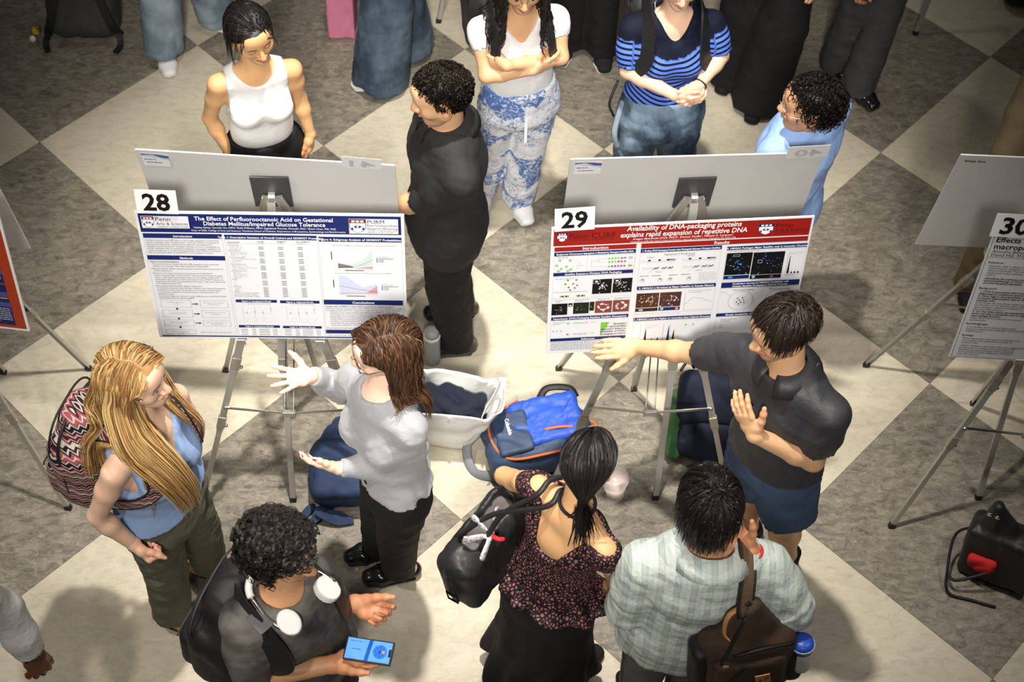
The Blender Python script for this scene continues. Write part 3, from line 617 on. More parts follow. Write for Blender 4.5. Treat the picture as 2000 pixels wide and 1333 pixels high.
for x0 in (322, 365, 425, 470): s.rect('gene_model', 'black', x0, 241, x0+32, 243, 3)
for x0 in (332, 396, 432, 500): s.ring('helix', 'grey', x0, 262, 9, .8); s.line('helix', 'black', [(x0-5, 262), (x0+1, 256), (x0+5, 264)], 2.4, 4)
s.greek('small_labels', 'lgrey', 534, 236, 598, 8, 5.5, 2)
micro(s, 318, 325, 400, 396, 'brownphoto', ['tan', 'pale'], 22, .45); micro(s, 403, 325, 481, 396, 'brownphoto', ['slate', 'white', 'purple'], 28, .45)
s.frame('micrograph_inset', 'white', 362, 346, 378, 366, 1, 5); s.frame('micrograph_inset', 'white', 446, 346, 462, 366, 1, 5)
s.rect('micrograph', 'photo', 318, 399, 400, 415, 3); s.rect('micrograph', 'navy', 403, 399, 481, 415, 3); s.disc('micrograph_cells', 'cyan', 415, 406, 6, 4); s.disc('micrograph_cells', 'pink', 470, 407, 6, 4); s.disc('micrograph_cells', 'lgrey', 338, 407, 9, 4, ry=5)
s.line('line_graph', 'grey', [(496, 330), (496, 418), (600, 418)], .9); s.line('line_graph', 'grey', [(496, 390), (505, 380), (514, 366), (526, 356), (540, 360), (556, 362), (574, 372), (598, 384)], 1.1); s.greek('small_labels', 'grey', 505, 322, 590, 2, 8, 1.8)
s.greek('small_labels', 'lgrey', 318, 424, 596, 2, 6, 1.6)
for x0 in (345, 430): s.line('line_graph', 'grey', [(x0, 480), (x0, 575), (x0+70, 575)], .9)
for x0, hh in ((365, 70), (390, 20), (450, 80), (470, 60), (412, 24)): s.poly('violin_plot', 'black', [(x0-5, 574), (x0+5, 574), (x0+.8, 574-hh), (x0-.8, 574-hh)], 3)
s.line('violin_plot', 'cyan', [(455, 485), (455, 574)], 2); s.greek('small_labels', 'pink', 360, 486, 410, 2, 12, 2); s.disc('cell_drawing', 'green', 512, 492, 4); s.disc('cell_drawing', 'pink', 540, 492, 4); s.greek('small_labels', 'grey', 330, 580, 590, 1, 5, 2)
micro(s, 625, 152, 718, 256, 'photo', ['bluedot', 'slate', 'navy', 'cyan'], 46, .38); micro(s, 721, 154, 834, 260, 'photo', ['slate', 'bluedot', 'navy'], 40, .6); s.rect('micrograph', 'navy', 625, 259, 718, 276, 3); s.rect('micrograph', 'photo', 721, 262, 834, 280, 3); s.disc('micrograph_cells', 'cyan', 734, 270, 6, 4); s.disc('micrograph_cells', 'purple', 800, 271, 6, 4); s.disc('micrograph_cells', 'bluedot', 650, 267, 9, 4, ry=5)
s.frame('micrograph_inset', 'white', 650, 160, 672, 168, .8, 5); s.frame('micrograph_inset', 'white', 742, 190, 756, 204, .8, 5); s.greek('small_labels', 'grey', 630, 144, 820, 1, 6, 2)
s.line('violin_plot', 'grey', [(848, 168), (848, 262), (902, 262)], .9)
for x0, hh in ((856, 84), (870, 7), (882, 8), (894, 9)): s.poly('violin_plot', 'black', [(x0-4, 258), (x0, 262), (x0+4, 258), (x0+.8, 260-hh), (x0-.8, 260-hh)], 3)
s.greek('small_labels', 'lgrey', 846, 160, 900, 2, 6, 2); s.greek('small_labels', 'grey', 848, 268, 902, 1, 6, 2); s.greek('small_labels', 'lgrey', 626, 280, 900, 1, 6, 2)
s.text('question_text', 'black', 'Normal packaging', 705, 334, 11, 74, 'CENTER'); s.text('question_text', 'black', 'Failed packaging', 840, 336, 11, 74, 'CENTER')
for cx in (702, 838):
    s.ring('cell_drawing', 'grey', cx, 384, 46, 1.1, n=28); s.ring('cell_drawing', 'lgrey', cx, 384, 24, .8)
    for i, (x, y) in enumerate(((-12, -11), (6, -13), (-4, -2), (12, -1), (-14, 6), (2, 9), (14, 11), (-6, 16))): s.disc('cell_drawing', 'black' if i % 3 else 'rosephoto', cx+x, 384+y, 3)
s.line('cell_drawing', 'grey', [(640, 340), (668, 362)], .8); s.greek('small_labels', 'grey', 626, 338, 650, 1, 6, 2); s.greek('small_labels', 'grey', 640, 474, 700, 2, 9, 2.4); s.line('cell_drawing', 'grey', [(648, 500), (640, 520)], 1.2)
# --- poster 30
s = Sheet(b30, a30, ex30, d30, .61); SHEETS.append(s)
s.rect('sheet', 'pale', 0, 0, 914, 610, 0); s.frame('sheet_frame', 'black', 6, 6, 906, 604, 1.4); s.line('sheet_frame', 'black', [(6, 104), (906, 104)], 1.2)
s.text('title_text', 'black', 'Effects of', 16, 33, 33, bold=.018); s.text('title_text', 'black', 'macrophage', 16, 64, 33, bold=.018); s.text('title_text', 'black', 'Alondra Betancourt', 16, 82, 20); s.text('title_text', 'black', 'David Hill, M.D.,', 16, 99, 20)
para = [('Relevance:', 132, 1), ('Immune cells in obese individuals', 148, 0), ('inflammatory response to allergic', 159, 0), ('obese individuals. For example, ma', 170, 0), ('implicated in the severity of obesity', 181, 0), ('(OAA)', 192, 0), ('Identifying the pathways that regulate', 208, 1), ('immunopathology of OAA will facilitate', 219, 1), ('of novel targeted therapies', 230, 1), ('Background:', 256, 1), ('1. OAA is associated with increased', 272, 1), ('inflammatory mediators and airway', 283, 1), ('2. Diets high in saturated fatty acids (SFA)', 294, 1), ('increased inflammation due to the dys', 305, 1), ('immune cells.', 316, 1), ('Data from our lab shows stearic acid (18:0)', 327, 0), ('production of IL-1β and other inflammatory', 338, 0), ('macrophages, which contribute to obesity', 349, 0), ('chronic inflammation.', 360, 0), ('3. On the other hand, the metabolism of', 371, 1), ('acids may play a beneficial role in regulating', 382, 1), ('macrophage function.', 393, 1), ('Oleic acid (18:1) is known to reverse', 404, 0), ('dysfunction.', 415, 0), ('Knowledge gap:', 434, 1), ('It is unclear how dietary fatty acids', 450, 0), ('function within macrophages and how this', 461, 0), ('inflammation.', 472, 0), ('Strategy:', 494, 1), ('Flow cytometry was used to characterize', 510, 0), ('monocytes and associated activity in', 521, 0), ('stained cells', 532, 0), ('siRNA inhibition of insulin-like Haemagglutinin', 548, 0), ('performed to analyze the expression of', 559, 0), ('delivery became positive when cultured', 570, 0), ('concentrations that inhibition, leading to', 581, 0), ('into the cytosol.', 592, 0)]
for t, y, bd in para: s.text('body_text', 'black', t, 17 if bd and ':' in t else 24, y, 12.6, bold=.022*bd)
s.line('sheet_frame', 'black', [(330, 104), (330, 604)], 1.0)
# --- poster 27 (right end only in view)
s = Sheet(b27, a27, ex27, d27, .61); SHEETS.append(s)
s.rect('sheet', 'white', 0, 0, 914, 610, 0); s.rect('sheet_ground', 'orange', 8, 8, 906, 600, 1)
for t0, t1 in ((20, 110), (118, 300), (308, 372), (380, 442), (450, 585)): s.rect('text_panel', 'navy', 610, t0, 868, t1, 2)
for t0 in (308, 418, 470): s.rect('panel_heading', 'slate', 610, t0, 868, t0+22, 3)
s.greek('panel_text', 'white', 740, 130, 860, 16, 10, 2.6); s.greek('panel_text', 'white', 740, 340, 860, 3, 9, 2.6); s.greek('panel_text', 'white', 740, 448, 862, 2, 9, 2.6); s.greek('panel_text', 'white', 740, 500, 862, 8, 9.5, 2.6)
s.greek('panel_text', 'tan', 640, 591, 850, 1, 8, 3)
# --- number cards, stickers, notes
SHEETS += [card('white card numbered 28 on top of the navy-header poster', a28, ex28, d28, n28, 11, 139, 104, 610-4, '28', tilt=-.02),
           card('white card numbered 29 on top of the red-header poster', a29, ex29, d29, n29, 10, 137, 100, 610-14, '29', tilt=.03),
           card('white card numbered 30 above the black and white poster', a30, ex30, d30, n30, -14, 150, 104, 610-6, '30'),
           card('back of a paper card with faint 41 behind the navy-header poster', a41, ex41, d41, n41, 728, 138, 66, 588, '41', off=.004, mirrored=True, tilt=-.03),
           card('back of a paper card with faint 40 in front of the blue shirt', a40, ex40, d40, n40, 775, 150, 72, 586, '40', off=.004, mirrored=True, tilt=.05)]
def sticker(label, a, ex, d, n):
    base = a+ex*.018+d*.52+n*.004; root = empty('sticker', base, label, 'sticker', 'name stickers on the board backs')
    sh = Sheet(root, base, ex, d, .075); sh.rect('label_paper', 'pale', 0, 0, 96, 72, 0)
    sh.poly('swoosh', 'slate', [(0, 8), (40, 4), (70, 18), (96, 22), (96, 6), (60, 0), (0, 0)], 1); sh.poly('swoosh', 'cyan', [(0, 11), (45, 12), (96, 34), (96, 26), (60, 16), (0, 8)], 2)
    sh.greek('handwriting', 'black', 8, 30, 66, 1, 10, 4, last=.7); sh.greek('handwriting', 'black', 14, 48, 84, 1, 10, 4, last=.8); SHEETS.append(sh)
sticker('small white and blue name sticker below the white tank top', a41, ex41, d41, n41); sticker('small white and blue name sticker left of the denim legs', a40, ex40, d40, n40)
s = Sheet(r39, a39+n39*.003, ex39, d39, .61); SHEETS.append(s); s.text('handwriting', 'black', 'Bednage, Sierra', 22, 34, 17, 74, bold=.02)
rg = random.Random(9)
for i in range(7): x0 = rg.uniform(60, 500); y0 = rg.uniform(120, 560); s.line('scratch', 'grey', [(x0, y0), (x0+rg.uniform(20, 80), y0+rg.uniform(-30, 20))], 1.0, 1)
bake_texts(SHEETS)
# --- easels, back to back behind each pair of boards
def station(cx, cy, exv, names, ff, fb, apexA, apexB):
    exv = nrm(exv); ey = np.cross(A(0, 0, 1), exv)
    easel(names[0], apexA, ff, -ey)
    pn = nrm(-ey*math.cos(.14)-A(0, 0, 1)*math.sin(.14)); pu = nrm(A(0, 0, 1)*math.cos(.14)-ey*math.sin(.14)); apexB = np.asarray(apexB, float)
    easel(names[1], apexB, fb, ey, plate=(apexB+A(0, 0, .012)+ey*.022, pn, pu))
station(-1.352, -1.805, (1, -.003, 0), ('aluminium easel holding the poster with navy header', 'aluminium easel holding the back board behind the navy-header poster'), [A(-1.758, -2.022, 0), A(-.965, -2.03, 0), A(-1.297, -1.423, 0)], [A(-.985, -1.33, 0), A(-1.726, -1.341, 0), A(-1.382, -1.986, 0)], (-1.36, -1.64, 1.31), (-1.383, -1.462, 1.295))
station(.075, -1.83, (.906, .065, 0), ('aluminium easel holding the poster with red header', 'aluminium easel holding the back board behind the red-header poster'), [A(-.347, -1.985, 0), A(.428, -1.991, 0), A(.062, -1.425, 0)], [A(.522, -1.32, 0), A(-.267, -1.319, 0), A(.119, -1.969, 0)], (.06, -1.655, 1.30), (.160, -1.425, 1.275))
station(1.585, -1.89, (.9975, -.06, 0), ('aluminium easel holding the black and white poster', 'aluminium easel holding the scratched board at the right edge'), [A(1.089, -2.097, 0), A(1.95, -2.13, 0), A(1.551, -1.488, 0)], [A(1.93, -1.33, 0), A(1.106, -1.288, 0), A(1.48, -1.962, 0)], (1.56, -1.70, 1.30), (1.53, -1.445, 1.29))
station(-2.75, -1.76, (.99, -.1, 0), ('aluminium easel holding the red and navy poster at the left edge', 'aluminium easel holding the grey board at the left edge'), [A(-3.12, -1.95, 0), A(-2.292, -2.029, 0), A(-2.68, -1.36, 0)], [A(-2.314, -1.338, 0), A(-3.08, -1.24, 0), A(-2.78, -1.93, 0)], (-2.74, -1.58, 1.30), (-2.74, -1.43, 1.29))
M_EASD = M_ALU
def far_easel(label, ax, ay, feet): easel(label, (ax, ay, 1.45), [A(*f, 0) for f in feet], nrm(A(feet[0][0]+feet[1][0]-2*ax, feet[0][1]+feet[1][1]-2*ay, 0)), brace=False)
far_easel('aluminium easel legs at the top right behind the grey trousers', 1.95, 1.25, [(1.698, .849), (2.45, 1.0), (2.018, 1.62)])
far_easel('aluminium easel legs at the top beside the person with crossed arms', -.55, 1.32, [(-.832, .888), (-.1, .95), (-.5, 1.75)])
# ---------------------------------------------------------------- people
M_SKIN = mat_col('skin', .46, .4, bump=(260, .04), sss=.12)
M_HAIR = mat_col('hair', .48, .28)
ZUP = A(0, 0, 1)
def yawv(d): a = math.radians(d); return A(math.cos(a), math.sin(a), 0)
def headframe(yaw, pitch=0, roll=0):
    F0 = yawv(yaw); p = math.radians(pitch); F = math.cos(p)*F0-math.sin(p)*ZUP; U = math.cos(p)*ZUP+math.sin(p)*F0; R_ = np.cross(F, U)
    r = math.radians(roll); return np.stack([math.cos(r)*R_-math.sin(r)*U, F, math.cos(r)*U+math.sin(r)*R_], 1)
def hline(y): return np.interp(y, [-.12, -.06, -.02, .015, .04, .06, .09], [-.062, -.055, -.02, .012, .05, .07, .082])
HEADS = {}
def head_vf(sex, smile, res=.0036):
    key = (sex, smile, res)
    if key in HEADS: return HEADS[key]
    f = sex == 'f'; s = SDF(res); j = .88 if f else 1.0
    s.ball((0, -.012, .030), (.077, .097, .087), .01)
    s.cone((0, .020, .02), (0, .036, -.070), (.066, .066), (.046*j, .045), .03)
    s.cone((-.045*j, .005, -.055), (0, .052, -.086), .022, .022, .03); s.cone((.045*j, .005, -.055), (0, .052, -.086), .022, .022, .03)
    s.ball((0, .066, -.090), (.022*j, .017, .017), .02)
    for q in (-1, 1): s.ball((q*.037, .055, -.022), (.026, .026, .026), .03)
    s.cone((-.034, .074, .024), (.034, .074, .024), .013 if not f else .010, None, .02)
    s.ball((0, .070, .055), (.045, .022, .03), .03)
    for q in (-1, 1): s.ball((q*.031, .099, .004), (.017, .014, .0125), .012, op='s')
    s.cone((0, .088, .016), (0, .106, -.024), .0075, .0115, .014); s.ball((0, .105, -.028), (.012, .011, .010), .008)
    for q in (-1, 1): s.ball((q*.0115, .096, -.031), (.0085, .010, .0075), .006)
    for q in (-1, 1): s.ball((q*.031, .075, .004), (.0145, .0145, .0128), .003)
    w = .021+.006*smile; up = .006*smile
    for q in (-1, 1):
        s.cone((0, .0965, -.0515), (q*w, .082, -.054+up), .0058, .0035, .006); s.cone((0, .094, -.0625), (q*w, .081, -.056+up), .0068, .0035, .007)
    if smile: s.ball((0, .099, -.0565), (.017, .010, .0045), .003, op='s')
    for q in (-1, 1):
        s.ball((q*.077, -.004, -.004), (.010, .021, .031), .008); s.ball((q*.088, .001, -.001), (.010, .012, .019), .006, op='s'); s.ball((q*.078, .000, -.032), (.007, .009, .009), .006)
    HEADS[key] = s.mesh(); return HEADS[key]
def head_col(V, skin, haircol, eye='open', brow=(.02, .014, .01), lips=None, stubble=0, smile=0, scalp=True):
    x, y, z = V.T; c = np.tile(np.asarray(skin), (len(V), 1)).astype(float); ax_ = np.abs(x)
    def mix(m, col, a): c[m] = c[m]*(1-a)+np.asarray(col)*a
    red = np.asarray(skin)*A(1.02, .72, .68)
    mix((y > .045) & (ax_ > .02) & (ax_ < .055) & (z < .0) & (z > -.045), red, .35); mix((y > .1) & (z < -.012), red, .4); mix(ax_ > .079, red, .4)
    if stubble: mix((z < -.040) & (y > -.02) & (ax_ < .075), (.06, .04, .03), stubble)
    lp = lips if lips is not None else np.asarray(skin)*A(.75, .42, .40)
    m = (((x/(.026+.004*smile))**2+((z+.057-.1*smile*x*x*8)/.0125)**2) < 1) & (y > .078); mix(m, lp, .85)
    if smile: mix(m & (np.abs(z+.0565) < .0042) & (ax_ < .017), (.75, .72, .66), .95)
    mix((np.abs(z-.0285+(ax_-.03)**2*9) < .0042) & (ax_ > .013) & (ax_ < .047) & (y > .05), brow, .85)
    ez = .004; e = ((ax_-.031)/.0145)**2+((z-ez)/.0072)**2
    m = (e < 1) & (y > .06)
    if eye == 'open':
        mix(m, (.62, .60, .57), 1); mix(m & (((ax_-.031)**2+(z-ez)**2) < .0062**2), (.03, .02, .015), 1); mix((e < 1.5) & (e > .8) & (z > ez) & (y > .06), (.03, .02, .015), .9)
    else: mix(m & (z < ez-.001), (.03, .02, .015), .9); mix(m & (z >= ez-.001), red*.9, .5)
    if scalp: mix((z > hline(y)+.010) & ~((ax_ > .076) & (z < .03)), haircol, 1)
    return c
def strands_mesh(paths, r0, r1, cols, centre=None):
    """paths (N,T,3) -> narrow hair ribbons lying flat around centre; cols (N,3)"""
    N, T, _ = paths.shape; tg = np.gradient(paths, axis=1); tg /= np.linalg.norm(tg, axis=2, keepdims=True)+1e-9
    ref = np.array([.31, .52, .79]); u = np.cross(tg, ref); u /= np.linalg.norm(u, axis=2, keepdims=True)+1e-9; v = np.cross(tg, u)
    t = np.linspace(0, 1, T); rad = (1.25*(r0*(1-t**3)+r1*t**3))[None, :, None]
    if centre is not None:
        o = paths-np.asarray(centre); u = np.cross(tg, o); u /= np.linalg.norm(u, axis=2, keepdims=True)+1e-9; w_ = np.cross(tg, u); th = np.random.default_rng(N).normal(0, .75, N)[:, None, None]; u = u*np.cos(th)+w_*np.sin(th)
    V = np.stack([paths-rad*u, paths+rad*u], 2).reshape(-1, 3); b = (np.arange(N)[:, None]*T+np.arange(T-1)[None, :])*2
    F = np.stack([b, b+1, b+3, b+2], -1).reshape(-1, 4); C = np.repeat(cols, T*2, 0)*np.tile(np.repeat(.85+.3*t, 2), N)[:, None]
    return V, F, C
EC, ER = A(0, -.012, .030), A(.0785, .0985, .0885)
def roots(n, rng, grow=1.0, zmin=None):
    i = np.arange(n)+.5; ph = np.arccos(1-2*i/n); th = math.pi*(1+5**.5)*i; p = np.stack([np.sin(ph)*np.cos(th), np.sin(ph)*np.sin(th), np.cos(ph)], 1)+rng.normal(0, .02, (n, 3))
    p /= np.linalg.norm(p, axis=1, keepdims=True); P_ = EC+p*ER*grow; keep = P_[:, 2] > hline(P_[:, 1])+(0 if zmin is None else zmin)
    return P_[keep], p[keep]
class Fig:
    def __init__(self, label, S, sex, hip, neck, syaw, hyaw, head, skin, foot=None, group=None, build=1.0):
        self.S, self.sex, self.k = S, sex, S/1.70; self.skin = np.asarray(skin); self.b = build
        self.hip = np.asarray(hip, float); self.neck = np.asarray(neck, float); self.up = nrm(self.neck-self.hip)
        self.fw, self.hfw = yawv(syaw), yawv(hyaw); self.rt = nrm(np.cross(self.fw, self.up)); self.hrt = nrm(np.cross(self.hfw, ZUP)); self.fw = np.cross(self.up, self.rt)
        self.root = empty('person', (self.hip[0], self.hip[1], 0), label, 'person', group)
        k = self.k; w = (.158 if sex == 'f' else .182)*k*(.5+.5*build)
        self.J = {}
        for s, q in (('R', 1), ('L', -1)):
            sh = self.neck+self.rt*q*w-self.up*.082*k; self.J['sh'+s] = sh
            self.J['hp'+s] = self.hip+self.hrt*q*.085*k
            self.J['el'+s] = sh+nrm(-self.up+self.rt*q*.12)*.186*S; self.J['wr'+s] = self.J['el'+s]+nrm(-ZUP+self.fw*.2)*.15*S
            self.J['kn'+s] = A(*(self.J['hp'+s][:2]), .285*S)+self.hfw*.02; self.J['an'+s] = A(*(self.J['hp'+s][:2]), .045*S)
        self.toe = {'R': hyaw-8, 'L': hyaw+8}; self.ua, self.fa = .178*S, .150*S
        self.hc, self.hM, self.hs = np.asarray(head[0], float), headframe(*head[1:]), k**.5
        self.hands = []; self.low = False
    def arm(self, s, el, wr, eln=True, wrn=True):
        """elbow and wrist: pixels on the sight line (with bone length) or world points"""
        self.J['el'+s] = reach(*el, self.J['sh'+s], self.ua, eln) if len(el) == 2 else np.asarray(el, float)
        self.J['wr'+s] = reach(*wr, self.J['el'+s], self.fa, wrn) if len(wr) == 2 else np.asarray(wr, float); return self
    def leg(self, s, ankle, knee_fwd=.03, toe=None):
        a = np.asarray(ankle, float); h = self.J['hp'+s]; m = lerp(h, a, .5)+self.hfw*knee_fwd; self.J['kn'+s] = m; self.J['an'+s] = a
        if toe is not None: self.toe[s] = toe
        return self
    def hand(self, s, D, N, curl=(.25, .3, .2), spread=.12, thumb=(.6, .75, .25), nails=None, size=1.0, curls=None):
        self.hands.append((s, nrm(D), nrm(N), curl, spread, thumb, nails, size, curls)); return self
    # -- skin
    def torso(self, s, off=0, k=.03, top=True, lo=-.05, ends='rr', flare=0, bust=True, hipoff=0):
        f = self.sex == 'f'; q = self.k; b = self.b; L = np.linalg.norm(self.neck-self.hip); h, u = self.hip, self.up
        rings = [(-.02, .168, .112, 0), (.13, .128, .090, 0), (.31, .142, .098, 0), (.40, .132, .080, 0)] if f else [(-.02, .160, .108, 0), (.14, .142, .100, 0), (.33, .166, .110, 0), (.42, .150, .085, 0)]
        sc = L/(.47*q)
        pts = [h+u*lo*q]+[h+u*r[0]*q*sc for r in rings[1 if lo > .0 else 0:]]; rad = [(rings[0][1]*q*b+off+flare, rings[0][2]*q*b+off+flare)]+[(r[1]*q*b+off+(hipoff if r[0] < .05 else 0), r[2]*q*b+off+(hipoff if r[0] < .05 else 0)) for r in rings[1 if lo > .0 else 0:]]
        n = len(pts)
        for i in range(n-1):
            x = nrm(lerp(self.hrt, self.rt, i/max(1, n-2))); s.cone(pts[i], pts[i+1], rad[i], rad[i+1], k, x, 'u', (ends[0] if i == 0 else 'r')+'r')
        if f and bust:
            for g in (-1, 1): s.ball(h+u*.275*q*sc+self.rt*g*.068*q+self.fw*.072*q, .058*q*b+off*.8, .04)
        for g in 'RL': s.cone(self.neck-u*.040*q, self.J['sh'+g], (.052*q+off*.7), (.047*q+off*.75)*(1 if not f else .88), .035)
        return s
    def armr(self): 
        g = (.86 if self.sex == 'f' else 1.0)*self.k*(.6+.4*self.b); return (.049*g, .044*g, .036*g, .038*g, .0262*g)
    def body(self, legs=True, res=.0105, smile=0, eye='open', brow=(.02, .014, .01), stubble=0, hair=(.02, .015, .012), lips=None, scalp=True, arms='RL', hres=None):
        s = SDF(res); q = self.k; f = self.sex == 'f'; self.torso(s, -.006, hipoff=-.016, flare=-.016)
        nb = self.hc-self.hM[:, 2]*.075*self.hs-self.hM[:, 1]*.012
        s.cone(self.neck-self.up*.03, nb+self.hM[:, 2]*.05, (.060 if not f else .050)*q, (.056 if not f else .047)*q, .03)
        r = self.armr()
        for g in arms:
            a, e, w = self.J['sh'+g], self.J['el'+g], self.J['wr'+g]
            s.chain([a, lerp(a, e, .4), e, lerp(e, w, .3), w], r, .02)
        if legs:
            for g in 'RL':
                h, kn, an = self.J['hp'+g], self.J['kn'+g], self.J['an'+g]
                s.chain([h, lerp(h, kn, .5), kn, lerp(kn, an, .3), lerp(kn, an, .85), an], (.088*q, .072*q, .052*q, .056*q, .034*q, .036*q), .03)
                t = yawv(self.toe[g]); s.chain([an-t*.03-ZUP*.03, an+t*.07-ZUP*.045, an+t*.13*q-ZUP*.052], ((.032, .03), (.036, .02), (.03, .015)), .03, x=np.cross(t, ZUP))
        parts = [s.mesh()]; cols = [np.tile(self.skin, (len(parts[0][0]), 1))]
        V, F = head_vf(self.sex, smile, hres or (.0036 if not self.low else .006)); c = head_col(V, self.skin, hair, eye, brow, lips, stubble, smile, scalp); W_ = self.hc+(V*self.hs)@self.hM.T
        keep = np.ones(len(V), bool); parts.append((W_, F)); cols.append(c)
        for h in self.hands:
            hv, hf, hcol = self._hand(*h); parts.append((hv, hf)); cols.append(hcol)
        V, F = joinvf(parts); self.bodyobj = link('body', mesh_vf(V, F, col=np.concatenate(cols)), M_SKIN, self.root); return self
    def _hand(self, sd, D, N, curl, spread, thumb, nails, size, curls):
        s = SDF(.0033 if not self.low else .005); q = self.k*size*(.92 if self.sex == 'f' else 1.0); w = self.J['wr'+sd]; fa = nrm(w-self.J['el'+sd])
        N = nrm(N-D*(N@D)); T = np.cross(D, N)*(1 if sd == 'R' else -1); f = lambda t, d, n=0: w+(T*t+D*d+N*n)*q
        rw = self.armr()[4]; s.cone(w-fa*.04, w, rw*1.03, rw, .01); s.cone(w, f(.002, .03), (rw, rw*.86), (.031*q, .016*q), .015, x=T)
        s.cone(f(.002, .03), f(.001, .080), (.033*q, .0165*q), (.038*q, .0125*q), .012, x=T); s.ball(f(.022, .03, .006), (.017*q), .015); s.ball(f(-.022, .035, .004), .014*q, .015)
        tips = []
        for i, (t, d, L) in enumerate(((.030, .086, .072), (.010, .092, .080), (-.011, .089, .074), (-.030, .078, .058))):
            cu = curls[i] if curls else curl; a = 0; p = f(t, d-.012); sp = spread*(1.5-i)/1.5; d0 = nrm(D+T*sp); pts = [p]; 
            for m, fr in enumerate((.46, .30, .24)):
                a += cu[m]; p = p+(d0*math.cos(a)+N*math.sin(a))*(L+.012*(m == 0))*fr*q; pts.append(p)
            r = (.0098*q, .0088*q, .0080*q, .0068*q) if i < 3 else (.0086*q, .0078*q, .0070*q, .006*q)
            s.chain(pts, r, .006); tips.append((pts[-1], nrm(pts[-1]-pts[-2]), -math.sin(a)*d0+math.cos(a)*N))
        td = nrm(D*thumb[0]+T*thumb[1]+N*thumb[2]); p0 = f(.020, .022, .006); p1 = p0+td*.040*q; td2 = nrm(td+D*.30+N*(thumb[3] if len(thumb) > 3 else .1)); p2 = p1+td2*.032*q; p3 = p2+nrm(td2+D*.2)*.024*q
        s.chain([p0, p1, p2, p3], (.0145*q, .0118*q, .0102*q, .0078*q), .010); tips.append((p3, nrm(p3-p2), nrm(np.cross(td2, np.cross(N, td2))+N*.2)))
        V, F = s.mesh(); c = np.tile(self.skin, (len(V), 1))
        pal = ((V-w)@N) > .002; c[pal] *= A(1.06, .90, .86)
        for tp, tdir, tn in tips:
            dd = V-tp; m = (np.linalg.norm(dd, axis=1) < .011*q) & ((dd@tn) < -.0005) & ((dd@tdir) > -.006)
            c[m] = nails if nails is not None else self.skin*A(1.08, .88, .85)
        return V, F, np.clip(c, 0, 1)
    # -- clothes
    def shirt(self, name, m, off=.014, sleeve=.8, loose=.014, hem=-.06, flare=.01, fold=(.004, 30), neck_r=.066, vneck=0, res=.009, cuff=None, mats=None, attr=None, armhole=0, arms='RL', seed=1,  bust=True, extra=None, wide=0):
        s = SDF(res); self.torso(s, off, lo=hem, ends='fr', flare=flare, bust=bust, hipoff=.020 if hem < -.035 else 0); r = self.armr(); q = self.k
        for g in arms:
            a, e, w = self.J['sh'+g], self.J['el'+g], self.J['wr'+g]; sl = sleeve if np.isscalar(sleeve) else sleeve[g]
            if sl <= 0: continue
            if sl <= 1: s.chain([a, lerp(a, e, sl*.5), lerp(a, e, sl)], (r[0]+off*.8, r[1]+loose*.8, r[2]+loose+wide), .03, ends='rf')
            else: s.chain([a, lerp(a, e, .5), e, lerp(e, w, min(1, (sl-1)*.6)), lerp(e, w, sl-1)], (r[0]+off, r[1]+loose, r[2]+loose, r[3]+loose*.8, r[4]+(cuff or loose)), .022, ends='rf')
        if fold: s.fold(fold[0], fold[1]*1.5, seed, (1, 1, .8)); s.fold(fold[0]*.55, fold[1]*3.6, seed+5, (1, 1, .9))
        nk = nrm(nrm(self.hc-self.neck)*.6+self.up); s.cone(self.neck-self.up*.02, self.neck+nk*.16, neck_r, neck_r*1.25, .012, op='s')
        if vneck: s.cone(self.neck+self.fw*.05*q+self.up*.02, self.neck+self.fw*(.10)*q-self.up*vneck*.5, neck_r*.9, neck_r*.55, .012, op='s'); s.ball(self.neck+self.fw*.115*q-self.up*vneck*.72, (neck_r*.45), .012, op='s')
        if armhole:
            for g, sg in (('R', 1), ('L', -1)): sh = self.J['sh'+g]; s.cone(sh+self.rt*sg*(.055-armhole)-self.up*.10, sh+self.rt*sg*(.055-armhole)+self.up*.08, (.055, .10), None, .012, x=self.rt, op='s')
        for g in arms:
            sl = sleeve if np.isscalar(sleeve) else sleeve[g]
            if 0 < sl <= 1: a, e = self.J['sh'+g], self.J['el'+g]; en = lerp(a, e, sl); s.cone(lerp(a, e, sl-.14), en+nrm(e-a)*.02, r[2]+loose*.35+wide*.6, r[2]+loose*.75+wide, .004, op='s')
        if extra: extra(s)
        o = sdf_obj(name, s, m, self.root, attr=attr); return o
    def collar(self, m, r=.068, h=.04, open_=.5, spread=.034, back=.040, name='collar'):
        nk = nrm(self.hc-self.neck); x, y = self.rt, np.cross(nk, self.rt); V = []; n = 26; mb = MB()
        c0 = self.neck+self.up*.020; rings = []
        for prof in range(5):
            row = []
            for i in range(n+1):
                a = math.pi/2+open_/2+(2*math.pi-open_)*i/n; t = 1-abs(i/n-.5)*2   # 1 at the back of the neck
                bk = back*(.6+.4*t)
                pr = [(r, -.012), (r*.97, bk*.9), (r*1.04, bk), (r+spread*1.0, bk*.35-.004), (r+spread*1.45, -.022-.016*(1-t)**3)][prof]
                row.append(c0+x*pr[0]*math.cos(a)+y*pr[0]*1.02*math.sin(a)+nk*pr[1])
            rings.append(row)
        for row in rings: V += row
        F = [(p*(n+1)+i, p*(n+1)+i+1, (p+1)*(n+1)+i+1, (p+1)*(n+1)+i) for p in range(4) for i in range(n)]
        me = bpy.data.meshes.new(name); me.from_pydata([tuple(v) for v in V], [], F); me.update()
        bm = bmesh.new(); bm.from_mesh(me); bmesh.ops.recalc_face_normals(bm, faces=bm.faces); bmesh.ops.solidify(bm, geom=bm.faces[:], thickness=.004); bm.to_mesh(me); bm.free()
        me.polygons.foreach_set('use_smooth', np.ones(len(me.polygons), bool)); return link(name, me, m, self.root)
